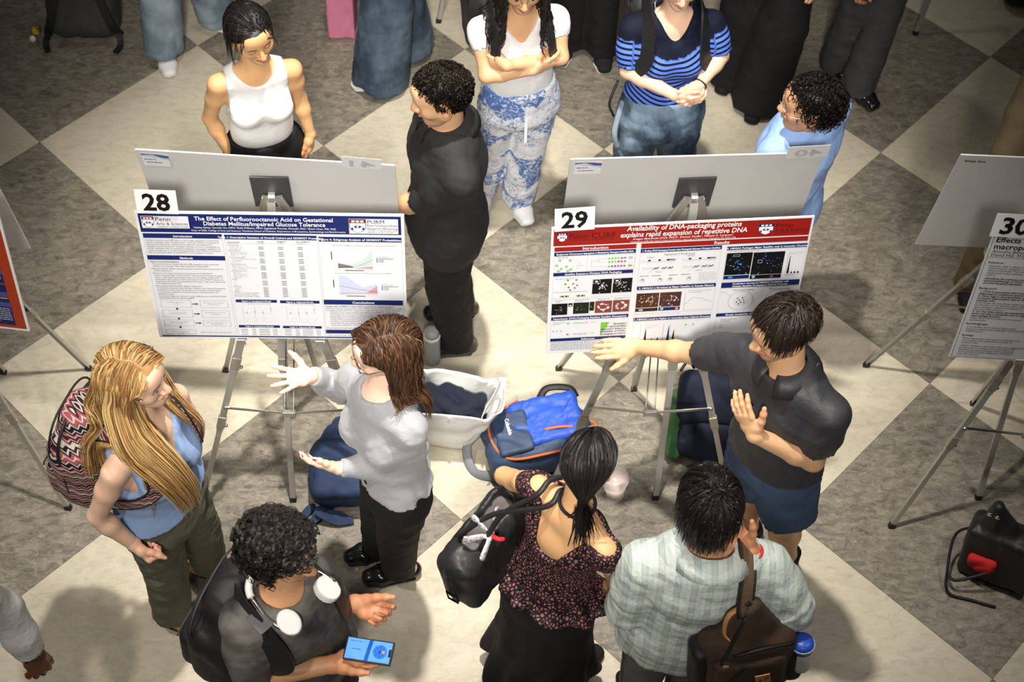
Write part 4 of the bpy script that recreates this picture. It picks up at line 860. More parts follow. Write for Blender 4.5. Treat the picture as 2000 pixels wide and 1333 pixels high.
    def trousers(self, m, top=.09, thigh=.02, knee=.03, hem=.03, hemz=.03, fold=(.006, 22), res=.0115, name='trousers', seed=3, attr=None, shorts=None):
        s = SDF(res); q = self.k; f = self.sex == 'f'; h = self.hip; R0 = (.168 if f else .160)*q*self.b; R1 = (.112 if f else .108)*q*self.b
        wr = (.138 if f else .146)*q*self.b; s.cone(h-ZUP*.05, h+self.up*top, (R0+.014, R1+.016), (wr+.016, (.100 if f else .106)*q*self.b+.016), .03, self.hrt, ends='rf')
        for g in 'RL':
            a, kn, an = self.J['hp'+g], self.J['kn'+g], self.J['an'+g]
            if shorts: e = lerp(a, kn, shorts); s.chain([a, lerp(a, e, .5), e], (.092*q+thigh*.6, .082*q+thigh, .075*q+thigh+hem), .03, ends='rf'); s.cone(lerp(a, e, .8), e+nrm(e-a)*.03, .06*q, .066*q+thigh*.5+hem, .004, op='s')
            else:
                e = lerp(kn, an, (kn[2]-hemz)/(kn[2]-an[2])); e2 = e+(self.toe[g] is not None)*yawv(self.toe[g])*.015
                s.chain([a, lerp(a, kn, .5), kn, lerp(kn, e2, .6), e2], (.096*q, .076*q+thigh, .054*q+knee, .045*q+lerp(knee, hem, .6), .040*q+hem), .010, ends='rf')
        if fold: s.fold(fold[0], fold[1]*1.7, seed, (1, 1, .6)); s.fold(fold[0]*.5, fold[1]*3.6, seed+3, (1, 1, 1.2))
        return sdf_obj(name, s, m, self.root, attr=attr)
    def shoe(self, g, upper, sole=None, name='shoe', low=False, up=.0):
        an = self.J['an'+g]; t = yawv(self.toe[g]); x = np.cross(t, ZUP); q = self.k; c = A(an[0], an[1], up); s = SDF(.0078)
        s.cone(c-t*.045*q+ZUP*.034, c+t*.09*q+ZUP*.032, (.036*q, .034), (.046*q, .030), .02, x); s.cone(c+t*.09*q+ZUP*.032, c+t*.148*q+ZUP*.026, (.046*q, .030), (.036*q, .024), .02, x)
        if not low: s.cone(c-t*.02*q+ZUP*.045, c-t*.012*q+ZUP*.098, (.038*q, .046*q), (.036*q, .044*q), .02, x, ends='rf')
        if low: s.ball(c+t*.012*q+ZUP*.075, (.05*q), .01, op='s') if False else s.cone(c-t*.035*q+ZUP*.075, c+t*.055*q+ZUP*.062, (.028*q, .030), (.030*q, .022), .008, x, op='s')
        s.cut(c+ZUP*.012, -ZUP); o = sdf_obj(name, s, upper, self.root)
        s2 = SDF(.0075); s2.cone(c-t*.045*q+ZUP*.012, c+t*.09*q+ZUP*.012, (.040*q, .014), (.050*q, .014), .01, x); s2.cone(c+t*.09*q+ZUP*.012, c+t*.15*q+ZUP*.012, (.050*q, .014), (.038*q, .014), .01, x); s2.cut(c+ZUP*.001, -ZUP); s2.cut(c+ZUP*.02, ZUP)
        sdf_obj('sole', s2, sole or upper, o); return o
    # -- hair
    def toW(self, p): return self.hc+(p*self.hs)@self.hM.T
    def toL(self, p): return ((np.asarray(p)-self.hc)@self.hM)/self.hs
    def curls(self, col, n=520, L=.10, rad=.010, turns=2.2, seed=0, lift=.035, thick=.0026, droop=.5, name='hair', zmin=None, var=.35):
        rng = np.random.default_rng(seed); p, d = roots(int(n*1.7), rng, 1.0, zmin); N = len(p); T = 16; t = np.linspace(0, 1, T)
        nr = d/ER; nr /= np.linalg.norm(nr, axis=1, keepdims=True); g = self.hM.T@A(0, 0, -1); dirv = nr*(1-.35*droop)+rng.normal(0, .38, (N, 3)); dirv /= np.linalg.norm(dirv, axis=1, keepdims=True)
        u = np.cross(dirv, rng.normal(size=(N, 3))); u /= np.linalg.norm(u, axis=1, keepdims=True); v = np.cross(dirv, u); LL = L*rng.uniform(.55, 1.15, N); tr = turns*rng.uniform(.7, 1.3, N); R_ = rad*rng.uniform(.6, 1.2, N)
        ax_ = p[:, None]+dirv[:, None]*(LL[:, None]*(t-.45*t*t)[None])[..., None]*lift/.035*.62+g*(droop*LL[:, None]*(t*t)[None])[..., None]*.75
        q = (ax_-EC)/ER; rr = np.linalg.norm(q, axis=2, keepdims=True); ax_ = np.where(rr < 1.03, EC+q/rr*1.03*ER, ax_)
        a = 6.283*tr[:, None]*t[None]+rng.uniform(0, 6.28, N)[:, None]; en = np.minimum(1, t*4)[None]*R_[:, None]
        path = ax_+u[:, None]*(np.cos(a)*en)[..., None]+v[:, None]*(np.sin(a)*en)[..., None]
        ok = ~((path[:, :, 1] > .052) & (path[:, :, 2] < .058) & (np.abs(path[:, :, 0]) < .072)).any(1); path = path[ok]
        cols = np.asarray(col)*rng.uniform(1-var, 1+var, len(path))[:, None]; V, F, C = strands_mesh(self.toW(path), thick*self.hs, thick*.5, cols)
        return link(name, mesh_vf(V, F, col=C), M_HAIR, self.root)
    def straight(self, col, n=900, L=.12, mode='crown', crown=(0, -.045), part=0.0, seed=0, g=.25, T=14, thick=.0019, lay=(1.02, 1.10), tie=None, colls=(), var=.25, Lvar=.25, name='hair', comb=None, wave=0, tint=None, back=.35, fringe=None, zmin=None, gl=None, stiff=.55, hug=.75, mess=1.0, ymax=None, lowlay=None):
        """combed strands that run over the skull and then hang; colls = world-space spheres/capsules (a, b, r)"""
        rng = np.random.default_rng(seed); p, d = roots(int(n*1.6), rng, 1.0, zmin); N = len(p); gv = self.hM.T@(A(0, 0, -1) if gl is None else nrm(gl))
        lay_ = rng.uniform(*lay, N)[:, None]
        if lowlay: lay_ = np.where(p[:, 2:3] < .055, rng.uniform(*lowlay, N)[:, None], lay_)
        LL = (L(p) if callable(L) else np.full(N, L))*rng.uniform(1-Lvar, 1+Lvar*.4, N); ds = (LL/(T-1))[:, None]
        if mode == 'part':
            sg = np.where(p[:, 0] > part, 1., -1.)[:, None]; v = sg*A(1, 0, 0)+A(0, -back, 0)
        elif mode == 'crown':
            c = A(crown[0], crown[1], .13); v = p-c; v[:, 2] *= .3; v[:, 1] += (comb or 0)
        elif mode == 'tie': v = A(*tie)-p
        v = v+rng.normal(0, .08*mess, v.shape); v /= np.linalg.norm(v, axis=1, keepdims=True); x = EC+d*ER*lay_; out = [EC+d*ER*.99]; cl = [(self.toL(a), self.toL(b), r/self.hs) for a, b, r in colls]
        wv = rng.normal(size=(N, 3)); ph = rng.uniform(0, 6.28, N)
        for i in range(1, T):
            t = i/(T-1)
            if mode == 'tie' and tie is not None:
                tgt = A(*tie)-x; dist = np.linalg.norm(tgt, axis=1, keepdims=True); w_ = np.where(dist > .03, 1.0, .0); tgt = tgt/(dist+1e-6); aim = tgt*w_+gv*(1-w_); v = v*.35+aim*.9
            else: v = v*stiff+gv*(g+g*t)
            v = v+rng.normal(0, .030*mess, v.shape)
            q = (x-EC)/ER; nn = q/ER; nn /= np.linalg.norm(nn, axis=1, keepdims=True); touch = (np.linalg.norm(q, axis=1) < lay_[:, 0]*1.04)[:, None]
            vn = (v*nn).sum(1, keepdims=True); v = np.where(touch, v-nn*np.where(vn < 0, vn, hug*vn), v)
            v /= np.linalg.norm(v, axis=1, keepdims=True)+1e-9; x = x+v*ds
            if wave: x = x+wv*(math.sin(i*.9)*wave)*.0+np.stack([np.sin(ph+i*1.1), np.cos(ph*1.3+i*1.0), 0*ph], 1)*wave
            q = (x-EC)/ER; rr = np.linalg.norm(q, axis=1, keepdims=True); m = rr < lay_; x = np.where(m, EC+q/rr*lay_*ER, x)
            fz = (.072 if fringe is None else fringe); inf = (mode == 'part') & (x[:, 1] > .030) & (x[:, 2] < fz) & (x[:, 2] > -.13) & (np.abs(x[:, 0]) < .070); x[inf, 0] = np.where(x[inf, 0] > part, 1, -1)*(np.abs(x[inf, 0])*.25+.070*.75)
            if ymax is not None:
                zz = x[:, 2]; lim = ymax+np.clip((zz-.035)/.045, 0, 1)*.09+np.clip((-.10-zz)/.05, 0, 1)*.3; x[:, 1] = np.minimum(x[:, 1], lim)
            for a, b, r in cl:
                ab = b-a; tt = np.clip(((x-a)@ab)/(ab@ab+1e-9), 0, 1)[:, None]; c = a+tt*ab; dd = x-c; dl = np.linalg.norm(dd, axis=1, keepdims=True); r_ = r*(1+.10*(lay_-1)/.08); x = np.where(dl < r_, c+dd/(dl+1e-9)*r_, x)
            out.append(x.copy())
        path = np.stack(out, 1)
        bad = (((path[:, :, 1] > .058) & (path[:, :, 2] < (.062 if fringe is None else fringe)) & (path[:, :, 2] > -.13) & (np.abs(path[:, :, 0]) < .040)).any(1)); path = path[~bad]
        cols = np.asarray(col)*rng.uniform(1-var, 1+var, len(path))[:, None]
        if tint is not None: mk = rng.uniform(0, 1, len(path))[:, None]**1.6; cols = cols*(1-mk)+np.asarray(tint)*mk
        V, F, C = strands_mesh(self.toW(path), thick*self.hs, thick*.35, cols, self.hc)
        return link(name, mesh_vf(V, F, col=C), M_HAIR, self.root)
def locks(fig, guide, n, col, tint=None, spread=(.03, .05, .02), flat=.35, T=22, thick=.0020, seed=0, wave=.004, axis=None, name='hair_lock'):
    """a hanging lock: strands along a guide curve"""
    rng = np.random.default_rng(seed); G = spline(guide, T-1); G = G[np.linspace(0, len(G)-1, T).round().astype(int)]; t = np.linspace(0, 1, T); tg = np.gradient(G, axis=0); tg /= np.linalg.norm(tg, axis=1, keepdims=True)
    ax_ = fig.rt if axis is None else axis; u = ax_-tg*(tg@ax_)[:, None]; u /= np.linalg.norm(u, axis=1, keepdims=True); v = np.cross(tg, u); sp = np.interp(t, [0, .5, 1], spread)
    a = rng.normal(0, .5, n).clip(-1, 1); b = rng.normal(0, .5, n).clip(-1, 1); ph = rng.uniform(0, 6.28, n); ln = rng.uniform(.58, 1.0, n); fr = rng.uniform(5, 9, n)
    path = np.stack([np.stack([np.interp(t*l, t, G[:, k]) for k in range(3)], 1) for l in ln], 0)
    path = path+(a[:, None]*sp[None]+np.sin(ph[:, None]+fr[:, None]*t[None])*wave*t[None])[..., None]*u[None]+(b[:, None]*sp[None]*flat)[..., None]*v[None]
    cols = np.asarray(col)*rng.uniform(.7, 1.25, n)[:, None]
    if tint is not None: mk = rng.uniform(0, 1, n)[:, None]**1.4; cols = cols*(1-mk)+np.asarray(tint)*mk
    V, F, C = strands_mesh(path, thick, thick*.4, cols, fig.neck-fig.up*.15); return link(name, mesh_vf(V, F, col=C), M_HAIR, fig.root)
def parting(fig, x, y0, y1, w=.0022, lay=1.06, k=.85):
    ys = np.linspace(y0, y1, 18); V = []; F = []; rng = np.random.default_rng(3)
    for i, y in enumerate(ys):
        xx = x+.003*math.sin(i*.8); q = 1-((y-EC[1])/ER[1]/lay)**2-(xx/ER[0]/lay)**2; z = EC[2]+ER[2]*lay*math.sqrt(max(.02, q)); ww = w*(.5+rng.uniform(0, .8))*(1-abs(i/8.5-1)**4)
        V += [fig.toW(A(xx-ww, y, z)), fig.toW(A(xx+ww, y, z))]
        if i: F.append((2*i-2, 2*i-1, 2*i+1, 2*i))
    MB().add(V, F).build('parting', mat('scalp_skin', tuple(fig.skin*k), .6) if False else mat('scalp_%d' % int(fig.skin[0]*1000), tuple(fig.skin*k), .6), fig.root, smooth=True)
def necklace(fig, m, drop=.10, r=.0012, pend=None, w=.075):
    pts = []; 
    for i in range(25):
        a = math.pi*2*i/24; f = (1+math.sin(a))/2
        pts.append(fig.neck+fig.rt*w*math.cos(a)+fig.fw*(.10*f-.065)+fig.up*(.035-(.02+drop)*f**1.6))
    o = MB().tube(pts, r, 5, closed=True).build('necklace', m, fig.root, smooth=True)
    if pend: MB().lathe(pts[6]+fig.fw*.004, -fig.up, [(.002, -.004), (.006, .002), (.006, .008), (.002, .014)], 8).build('pendant', m, o, smooth=True)
def bracelet(fig, g, m, t=.97, r=.030, th=.0035):
    e, w = fig.J['el'+g], fig.J['wr'+g]; c = lerp(e, w, t); z = nrm(w-e); x = nrm(np.cross(z, A(.3, .2, 1))); y = np.cross(z, x)
    MB().tube([c+(x*math.cos(a)+y*math.sin(a))*r for a in np.linspace(0, 6.283, 19)[:-1]], th, 6, closed=True).build('bracelet', m, fig.root, smooth=True)
def project(p):
    d = np.asarray(p)-CAM; return (1000+FPX*(d@CR)/(d@CF), 666.5-FPX*(d@CU)/(d@CF))
# ---------------------------------------------------------------- cloth materials
def ramp_mat(name, build, rough=.8, spec=.3, bump=None):
    m = mat(name, (.5, .5, .5), rough, spec=spec, bump=bump); nt = m.node_tree; out = build(nt); nt.links.new(out, nt.nodes['Principled BSDF'].inputs['Base Color']); return m
def N_(nt, t, **kw):
    n = nt.nodes.new(t)
    for k, v in kw.items():
        if k in n.inputs: n.inputs[k].default_value = v
        else: setattr(n, k, v)
    return n
def ramp(nt, fac, stops, interp='LINEAR'):
    r = nt.nodes.new('ShaderNodeValToRGB'); r.color_ramp.interpolation = interp; e = r.color_ramp.elements
    while len(e) < len(stops): e.new(.5)
    for k, (p, c) in zip(e, stops): k.position = p; k.color = (*c, 1)
    nt.links.new(fac, r.inputs['Fac']); return r.outputs['Color']
def objco(nt, scale=(1, 1, 1), rot=(0, 0, 0)):
    t = nt.nodes.new('ShaderNodeTexCoord'); mp = N_(nt, 'ShaderNodeMapping'); mp.inputs['Scale'].default_value = scale; mp.inputs['Rotation'].default_value = rot; nt.links.new(t.outputs['Object'], mp.inputs['Vector']); return mp.outputs['Vector']
def mathn(nt, op, a, b=None):
    n = nt.nodes.new('ShaderNodeMath'); n.operation = op
    for i, v in enumerate((a, b)):
        if v is None: continue
        if isinstance(v, (int, float)): n.inputs[i].default_value = v
        else: nt.links.new(v, n.inputs[i])
    return n.outputs[0]
def denim_mat(name, dark, light, lo=.42, hi=.62, sc=5):
    def b(nt):
        n = N_(nt, 'ShaderNodeTexNoise', Scale=sc, Detail=6.0, Roughness=.62); nt.links.new(objco(nt, (1, 1, .6)), n.inputs['Vector']); return ramp(nt, n.outputs['Fac'], [(lo, dark), (hi, light)])
    return ramp_mat(name, b, .85, .2, bump=(320, .12))
def stripes_mat():
    def b(nt):
        a = N_(nt, 'ShaderNodeAttribute', attribute_name='st'); f = mathn(nt, 'FRACT', mathn(nt, 'MULTIPLY', a.outputs['Fac'], 42.0)); m = mathn(nt, 'GREATER_THAN', f, .42)
        top = mathn(nt, 'GREATER_THAN', a.outputs['Fac'], 0.0); k = mathn(nt, 'MULTIPLY', m, top); return ramp(nt, k, [(0, hexc(12, 16, 36)), (1, hexc(92, 128, 226))], 'CONSTANT')
    return ramp_mat('striped_knit', b, .8, .25, bump=(300, .08))
def plaid_mat():
    def b(nt):
        co = objco(nt); sx = nt.nodes.new('ShaderNodeSeparateXYZ'); nt.links.new(co, sx.inputs[0])
        def band(o, f, w): return mathn(nt, 'GREATER_THAN', mathn(nt, 'SINE', mathn(nt, 'MULTIPLY', o, f)), w)
        v = mathn(nt, 'ADD', mathn(nt, 'MULTIPLY', band(sx.outputs[0], 130.0, .2), .30), mathn(nt, 'MULTIPLY', band(sx.outputs[2], 130.0, .2), .30)); v = mathn(nt, 'ADD', v, mathn(nt, 'MULTIPLY', band(sx.outputs[0], 390.0, .7), .12))
        n = N_(nt, 'ShaderNodeTexNoise', Scale=26.0, Detail=3.0); nt.links.new(co, n.inputs['Vector']); v = mathn(nt, 'ADD', v, mathn(nt, 'MULTIPLY', n.outputs['Fac'], .35))
        return ramp(nt, v, [(.1, hexc(214, 221, 215)), (.55, hexc(192, 202, 197)), (.95, hexc(164, 176, 172))])
    return ramp_mat('sage_plaid_cotton', b, .85, .2, bump=[(30, 0.16, 1.5), (70, .3)])
def dots_mat():
    def b(nt):
        v = N_(nt, 'ShaderNodeTexVoronoi', feature='DISTANCE_TO_EDGE', Scale=80.0); nt.links.new(objco(nt, (1, 1, .75)), v.inputs['Vector']); return ramp(nt, v.outputs['Distance'], [(.13, hexc(24, 13, 17)), (.24, hexc(146, 98, 100))])
    return ramp_mat('dotted_mesh_fabric', b, .75, .3)
def toile_mat():
    def b(nt):
        co = objco(nt); v = N_(nt, 'ShaderNodeTexVoronoi', Scale=8.5, feature='F1', distance='CHEBYCHEV'); nt.links.new(co, v.inputs['Vector'])
        n = N_(nt, 'ShaderNodeTexNoise', Scale=34.0, Detail=4.0, Distortion=2.2); nt.links.new(co, n.inputs['Vector']); fl = N_(nt, 'ShaderNodeTexVoronoi', Scale=120.0, feature='F1'); nt.links.new(co, fl.inputs['Vector'])
        sep = nt.nodes.new('ShaderNodeSeparateColor'); nt.links.new(v.outputs['Color'], sep.inputs[0]); a = mathn(nt, 'ADD', n.outputs['Fac'], mathn(nt, 'MULTIPLY', mathn(nt, 'SUBTRACT', sep.outputs[0], .5), .30))
        a = mathn(nt, 'ADD', a, mathn(nt, 'MULTIPLY', mathn(nt, 'LESS_THAN', fl.outputs['Distance'], .35), mathn(nt, 'MULTIPLY', mathn(nt, 'GREATER_THAN', sep.outputs[1], .6), .16)))
        return ramp(nt, a, [(.36, hexc(84, 114, 176)), (.47, hexc(150, 172, 212)), (.54, hexc(226, 228, 234))])
    return ramp_mat('blue_toile_cotton', b, .85, .2, bump=(200, .1))
C_ = dict(pale=hexc(236, 198, 176), pale2=hexc(232, 190, 162), tan=hexc(216, 170, 130), warm=hexc(218, 170, 122), olive=hexc(200, 150, 112), brown=hexc(140, 92, 60), deep=hexc(120, 78, 52))
BLK = A(.012, .010, .009); DKB = A(.022, .014, .010)
M_BLKC = mat('black_cotton', (.011, .011, .012), .8, spec=.25, bump=[(34, 0.10, 1.2), (160, .12)]); M_BLKP = mat('black_polo_knit', (.018, .018, .020), .75, spec=.3, bump=[(34, 0.10, 1.2), (240, .08)]); M_BLKL = mat('black_patent_leather', (.008, .008, .009), .12, spec=.7)
M_WHITE = mat('white_rib_cotton', (.80, .80, .81), .75, spec=.25, bump=[(34, 0.10, 1.2), (220, .08)]); M_GREY = mat('heather_grey_knit', (.30, .305, .32), .85, spec=.2, bump=[(34, 0.10, 1.2), (260, .15)], sheen=.2); M_OLIV = mat('olive_cargo_cotton', hexc(98, 100, 84), .85, spec=.2, bump=[(34, 0.10, 1.2), (90, .15)])
M_LBLUE = mat('light_blue_jersey', hexc(146, 172, 214), .85, spec=.2, bump=[(30, 0.10, 1.2)]); M_SHIRTB = mat('sky_blue_shirt', hexc(150, 182, 236), .75, spec=.25, bump=[(26, 0.14, 1.5), (90, .1)]); M_SHOEW = mat('white_sneaker', (.78, .78, .80), .5); M_SOLEW = mat('white_rubber', (.75, .74, .72), .6); M_SOLEB = mat('dark_rubber', (.02, .02, .02), .6)
M_YEL = mat('yellow_suede', hexc(206, 160, 62), .85); M_CHAR = mat('washed_charcoal_cotton', (.035, .034, .033), .85, noise=(7, (.19, .175, .155), .9), bump=(60, .2)); M_CHARF = mat('charcoal_cotton', (.035, .035, .037), .85, noise=(9, (.09, .085, .08), .7), bump=(60, .2)); M_NAVYS = mat('navy_chino', hexc(58, 76, 106), .8, spec=.25, noise=(6, hexc(74, 94, 126), .6), bump=(60, .2)); M_GTR = mat('grey_wool_trousers', (.050, .050, .054), .8, bump=[(20, 0.18, 1.2)]); M_GRN = mat('grey_green_twill', (.12, .12, .11), .85, bump=(70, .15))
M_KHAKI = mat('khaki_cotton', hexc(112, 96, 70), .85, bump=(60, .2)); M_OXF = mat('white_oxford', (.76, .77, .75), .75, bump=(60, .3)); M_SILV = mat('silver', (.8, .8, .8), .25, 1.0); M_BEAD = mat('dark_beads', (.015, .012, .012), .35); M_REDB = mat('red_thread', hexc(206, 50, 30), .6); M_TORT = mat('tortoise_acetate', (.05, .028, .016), .25, noise=(90, (.35, .2, .1), .9)); M_LENS = mat('lens_glass', (.9, .92, .95), .05, trans=1.0, alpha=.25)
D_LT = denim_mat('light_denim', hexc(112, 130, 146), hexc(156, 170, 182)); D_MID = denim_mat('washed_denim', hexc(46, 60, 80), hexc(124, 146, 166)); D_DK = denim_mat('dark_denim', hexc(50, 62, 78), hexc(104, 122, 140), .38, .72)
def glasses(label, fig, m, lens=True, w=.027, h=.019, r=.0018):
    root = empty('eyeglasses', fig.toW(A(0, .09, 0)), label, 'glasses'); T = fig.toW
    for q in (-1, 1):
        ring = [T(A(q*.032+w*math.copysign(abs(math.cos(a))**.7, math.cos(a)), .103-.25*abs(q*.032+w*math.cos(a))*.5, .003+h*math.copysign(abs(math.sin(a))**.7, math.sin(a)))) for a in np.linspace(0, 6.283, 25)[:-1]]
        MB().tube(ring, r, 6, closed=True).build('rim', m, root, smooth=True)
        if lens: MB().add(ring, [tuple(range(len(ring)))]).build('lens', M_LENS, root)
        MB().tube([T(A(q*.060, .096, .008)), T(A(q*.078, .07, .008)), T(A(q*.083, .0, .010)), T(A(q*.080, -.02, -.004))], r*.9, 6).build('temple', m, root, smooth=True)
    MB().tube([T(A(-.006, .108, .006)), T(A(0, .112, .008)), T(A(.006, .108, .006))], r, 6).build('bridge', m, root, smooth=True)
def pockets(fig, m, g, z, sz=(.075, .09)):
    h, kn = fig.J['hp'+g], fig.J['kn'+g]
# ---------------------------------------------------------------- 1 blonde woman with patterned backpack
f = Fig('person in a light blue tank top and olive cargo trousers, arms hanging', 1.67, 'f', (-1.72, -2.47, .885), (-1.695, -2.478, 1.395), -28, -24, (P(262, 740, 1.565), -14, 0, 2), C_['pale2'], build=1.10)
f.arm('R', P(190, 1008, 1.09), P(262, 1064, .94)).arm('L', P(378, 850, 1.10), P(362, 884, .93))
f.leg('R', P(330, 1195, .08), .03, -18).leg('L', P(402, 1098, .08), .03, -12)
f.hand('R', P(296, 1100, .86)-f.J['wrR'], A(.7, .5, 0), curl=(1.2, 1.2, .8), thumb=(.8, .4, .5)).hand('L', P(371, 915, .83)-f.J['wrL'], A(-.7, -.5, 0), curl=(.8, .9, .5), thumb=(.8, .4, .4))
f.body(smile=1, hair=hexc(150, 108, 58), brow=hexc(120, 84, 50), legs=False)
f.shirt('tank_top', M_LBLUE, .012, 0, hem=.05, flare=.004, neck_r=.088, vneck=.13, armhole=.034, fold=(.003, 26)); f.trousers(M_OLIV, .055, .012, .026, .032, .080, fold=(.011, 22), res=.0095)
for g in 'RL': f.shoe(g, M_YEL, M_SOLEB)
cl = [(f.hip, f.neck-ZUP*.10, .135), (f.J['shR']-f.rt*.02, f.J['shL']+f.rt*.02, .075), (f.J['shR'], f.J['elR'], .056), (f.J['shL'], f.J['elL'], .056), (f.neck+f.fw*.06-ZUP*.12, f.neck+f.fw*.06-ZUP*.16, .115)]
f.straight(hexc(142, 99, 54), 3000, lambda p: np.where(p[:, 1] < -.03, .46, .60), 'part', part=.012, T=24, g=.30, lay=(1.02, 1.15), colls=cl, tint=hexc(222, 188, 128), thick=.0016, var=.3, wave=.0012, seed=4, back=.15, ymax=.028)
MB().tube([f.toW(A(.083, .0, -.03)+A(0, 0, -.006*i)) for i in range(3)], .003, 6).build('earring', M_SILV, f.root); MB().tube([f.toW(A(.088, .03+.012*i, .035-.002*i)) for i in range(4)], .0022, 6).build('hair_clip', M_SILV, f.root)
necklace(f, M_SILV, .07, pend=True); F1 = f
HB, HT = hexc(142, 99, 54), hexc(222, 188, 128)
n_ = f.neck; locks(f, [f.toW(A(.070, -.02, .06)), f.toW(A(.092, -.012, -.02)), n_+f.rt*.095+f.fw*.045+f.up*.05, n_+f.rt*.085+f.fw*.135-f.up*.06, n_+f.rt*.06+f.fw*.175-f.up*.20, n_+f.rt*.035+f.fw*.175-f.up*.36], 1300, HB, HT, (.032, .070, .046), seed=2, thick=.0015)
locks(f, [f.toW(A(-.070, -.01, .05)), f.toW(A(-.092, .0, -.03)), n_-f.rt*.10+f.fw*.04+f.up*.03, n_-f.rt*.125+f.fw*.11-f.up*.10, n_-f.rt*.14+f.fw*.10-f.up*.24], 450, HB, HT, (.022, .034, .016), seed=3, thick=.0015)
locks(f, [f.toW(A(.03, -.09, .03)), f.toW(A(.05, -.115, -.07)), n_+f.rt*.06-f.fw*.10+f.up*.02, n_+f.rt*.11-f.fw*.13-f.up*.08, n_+f.rt*.15-f.fw*.11-f.up*.22], 700, HB, HT, (.035, .055, .034), seed=4, thick=.0015)
parting(f, .012, .065, -.07, .0010, 1.10, .8)
# ---------------------------------------------------------------- 2 presenter in grey sweater
f = Fig('person presenting in a heather grey sweater, black trousers and glasses', 1.63, 'f', (-.918, -2.372, .865), (-.955, -2.325, 1.36), -140, -160, (P(752, 684, 1.535), 194, 8, -4), C_['pale'])
f.arm('R', (668, 762), (609, 734), False, True).arm('L', (802, 908), (662, 915), False, True)
f.leg('R', P(748, 1060, .08), .02, 196).leg('L', P(786, 1106, .08), .02, 190)
f.hand('R', P(548, 742, f.J['wrR'][2])-f.J['wrR'], A(.1, -.5, .85), curl=(.05, .12, .1), spread=.36, thumb=(.35, .9, .1)).hand('L', P(590, 902, f.J['wrL'][2]+.02)-f.J['wrL'], A(0, .75, .55), curl=(.2, .3, .2), spread=.2, thumb=(.75, .7, .2), nails=hexc(190, 20, 30))
f.body(smile=1, hair=hexc(70, 44, 26), brow=hexc(70, 48, 34), lips=hexc(196, 110, 100))
f.shirt('sweater', M_GREY, .016, 1.97, .016, hem=.045, flare=.008, neck_r=.060, fold=(.007, 26), cuff=.010); f.trousers(M_BLKC, .09, .015, .026, .030, .085, fold=(.006, 20))
for g in 'RL': f.shoe(g, M_BLKL, M_BLKL, low=True)
cl = [(f.hip, f.neck-ZUP*.10, .15), (f.J['shR'], f.J['shL'], .080)]
f.straight(hexc(46, 31, 22), 3000, .30, 'part', part=-.018, T=22, g=.34, lay=(1.03, 1.16), colls=cl, tint=hexc(106, 74, 50), thick=.0015, seed=6, wave=.0022, back=.25, ymax=.018)
glasses('tortoiseshell eyeglasses on the person in the grey sweater', f, M_TORT); necklace(f, M_SILV, .09, pend=True); F2 = f
# ---------------------------------------------------------------- 3 man with phone
f = Fig('person in a faded charcoal shirt holding a phone, palm up', 1.75, 'm', (-1.20, -3.04, .925), (-1.205, -3.09, 1.44), -46, -36, (P(548, 1074, 1.615), -28, 12, 4), C_['olive'])
f.J['shR'] = P(476, 1214, 1.40); f.J['shL'] = P(620, 1172, 1.28); f.arm('R', P(494, 1322, 1.14), P(652, 1298, 1.14)).arm('L', (604, 1178), (694, 1180), False, True)
f.leg('R', f.hip*A(1, 1, 0)+A(-.02, -.10, .08), .02).leg('L', f.hip*A(1, 1, 0)+A(.06, .10, .08), .02)
wR, wL = f.J['wrR'], f.J['wrL']
f.hand('R', P(728, 1280, wR[2]+.02)-wR, A(-.1, -.1, 1), curl=(.25, .3, .2), spread=.15, thumb=(.8, .55, .35)).hand('L', P(742, 1198, wL[2]-.01)-wL, A(-.1, -.45, .9), curls=[(.55, .7, .4), (.9, 1.0, .6), (1.0, 1.1, .6), (1.0, 1.1, .6)], spread=.1, thumb=(.8, .5, .35))
f.body(eye='down', hair=BLK, stubble=.25, legs=False)
f.shirt('shirt', M_CHAR, .018, .98, .030, hem=-.12, flare=.012, neck_r=.061, fold=(.006, 22)); f.trousers(M_BLKC, .09, .02, .03, .03)
for g in 'RL': f.shoe(g, M_BLKC, M_SOLEB)
f.curls(A(.024, .021, .018), 640, .115, .0130, 1.8, 3, lift=.034, thick=.0034, droop=.40); bracelet(f, 'L', M_BEAD, .93, .030); F3 = f
# ---------------------------------------------------------------- 4 woman in dotted top
f = Fig('person seen from behind in a brown dotted top and long black ruffled skirt', 1.60, 'f', (-.385, -2.745, .85), P(1124, 992, 1.35), 44, 50, (P(1148, 902, 1.50), 62, 14, 4), C_['warm'])
f.arm('L', (984, 930), (1060, 968), False, True).arm('R', (1203, 1132), (1186, 1166), False, False)
f.leg('L', P(1052, 1268, .07), .02, 60).leg('R', P(1120, 1310, .07), .02, 45)
f.hand('R', A(-.25, .25, -.9), A(-.7, .6, 0), curl=(.5, .6, .4), thumb=(.8, .4, .4)).hand('L', nrm(A(.9, .3, .2)), A(.1, .2, -.9), curl=(.6, .7, .4))
f.body(eye='down', hair=BLK)
M_DOT = dots_mat()
def topcut(s):
    c = f.neck-f.up*.02; s.cone(c-f.fw*.10+f.up*.07, c-f.fw*.12-f.up*.13, (.150, .12), (.055, .12), .012, x=f.rt, op='s'); s.cone(c+f.up*.02-f.rt*.145, c+f.up*.02+f.rt*.145, .058, None, .01, op='s')
def ruff(D, g):
    q = g-f.hip; a = np.arctan2(q@f.hfw.astype(np.float32), q@f.hrt.astype(np.float32)); w = np.clip((.16-q[..., 2])/.15, 0, 1); return D-.012*w*(1.15+np.sin(a*11+2*np.sin(a*3)))
f.shirt('dotted_top', M_DOT, .010, .38, .008, hem=-.01, flare=.035, neck_r=.085, fold=(.003, 30), extra=lambda s: (topcut(s), s.func(ruff)))
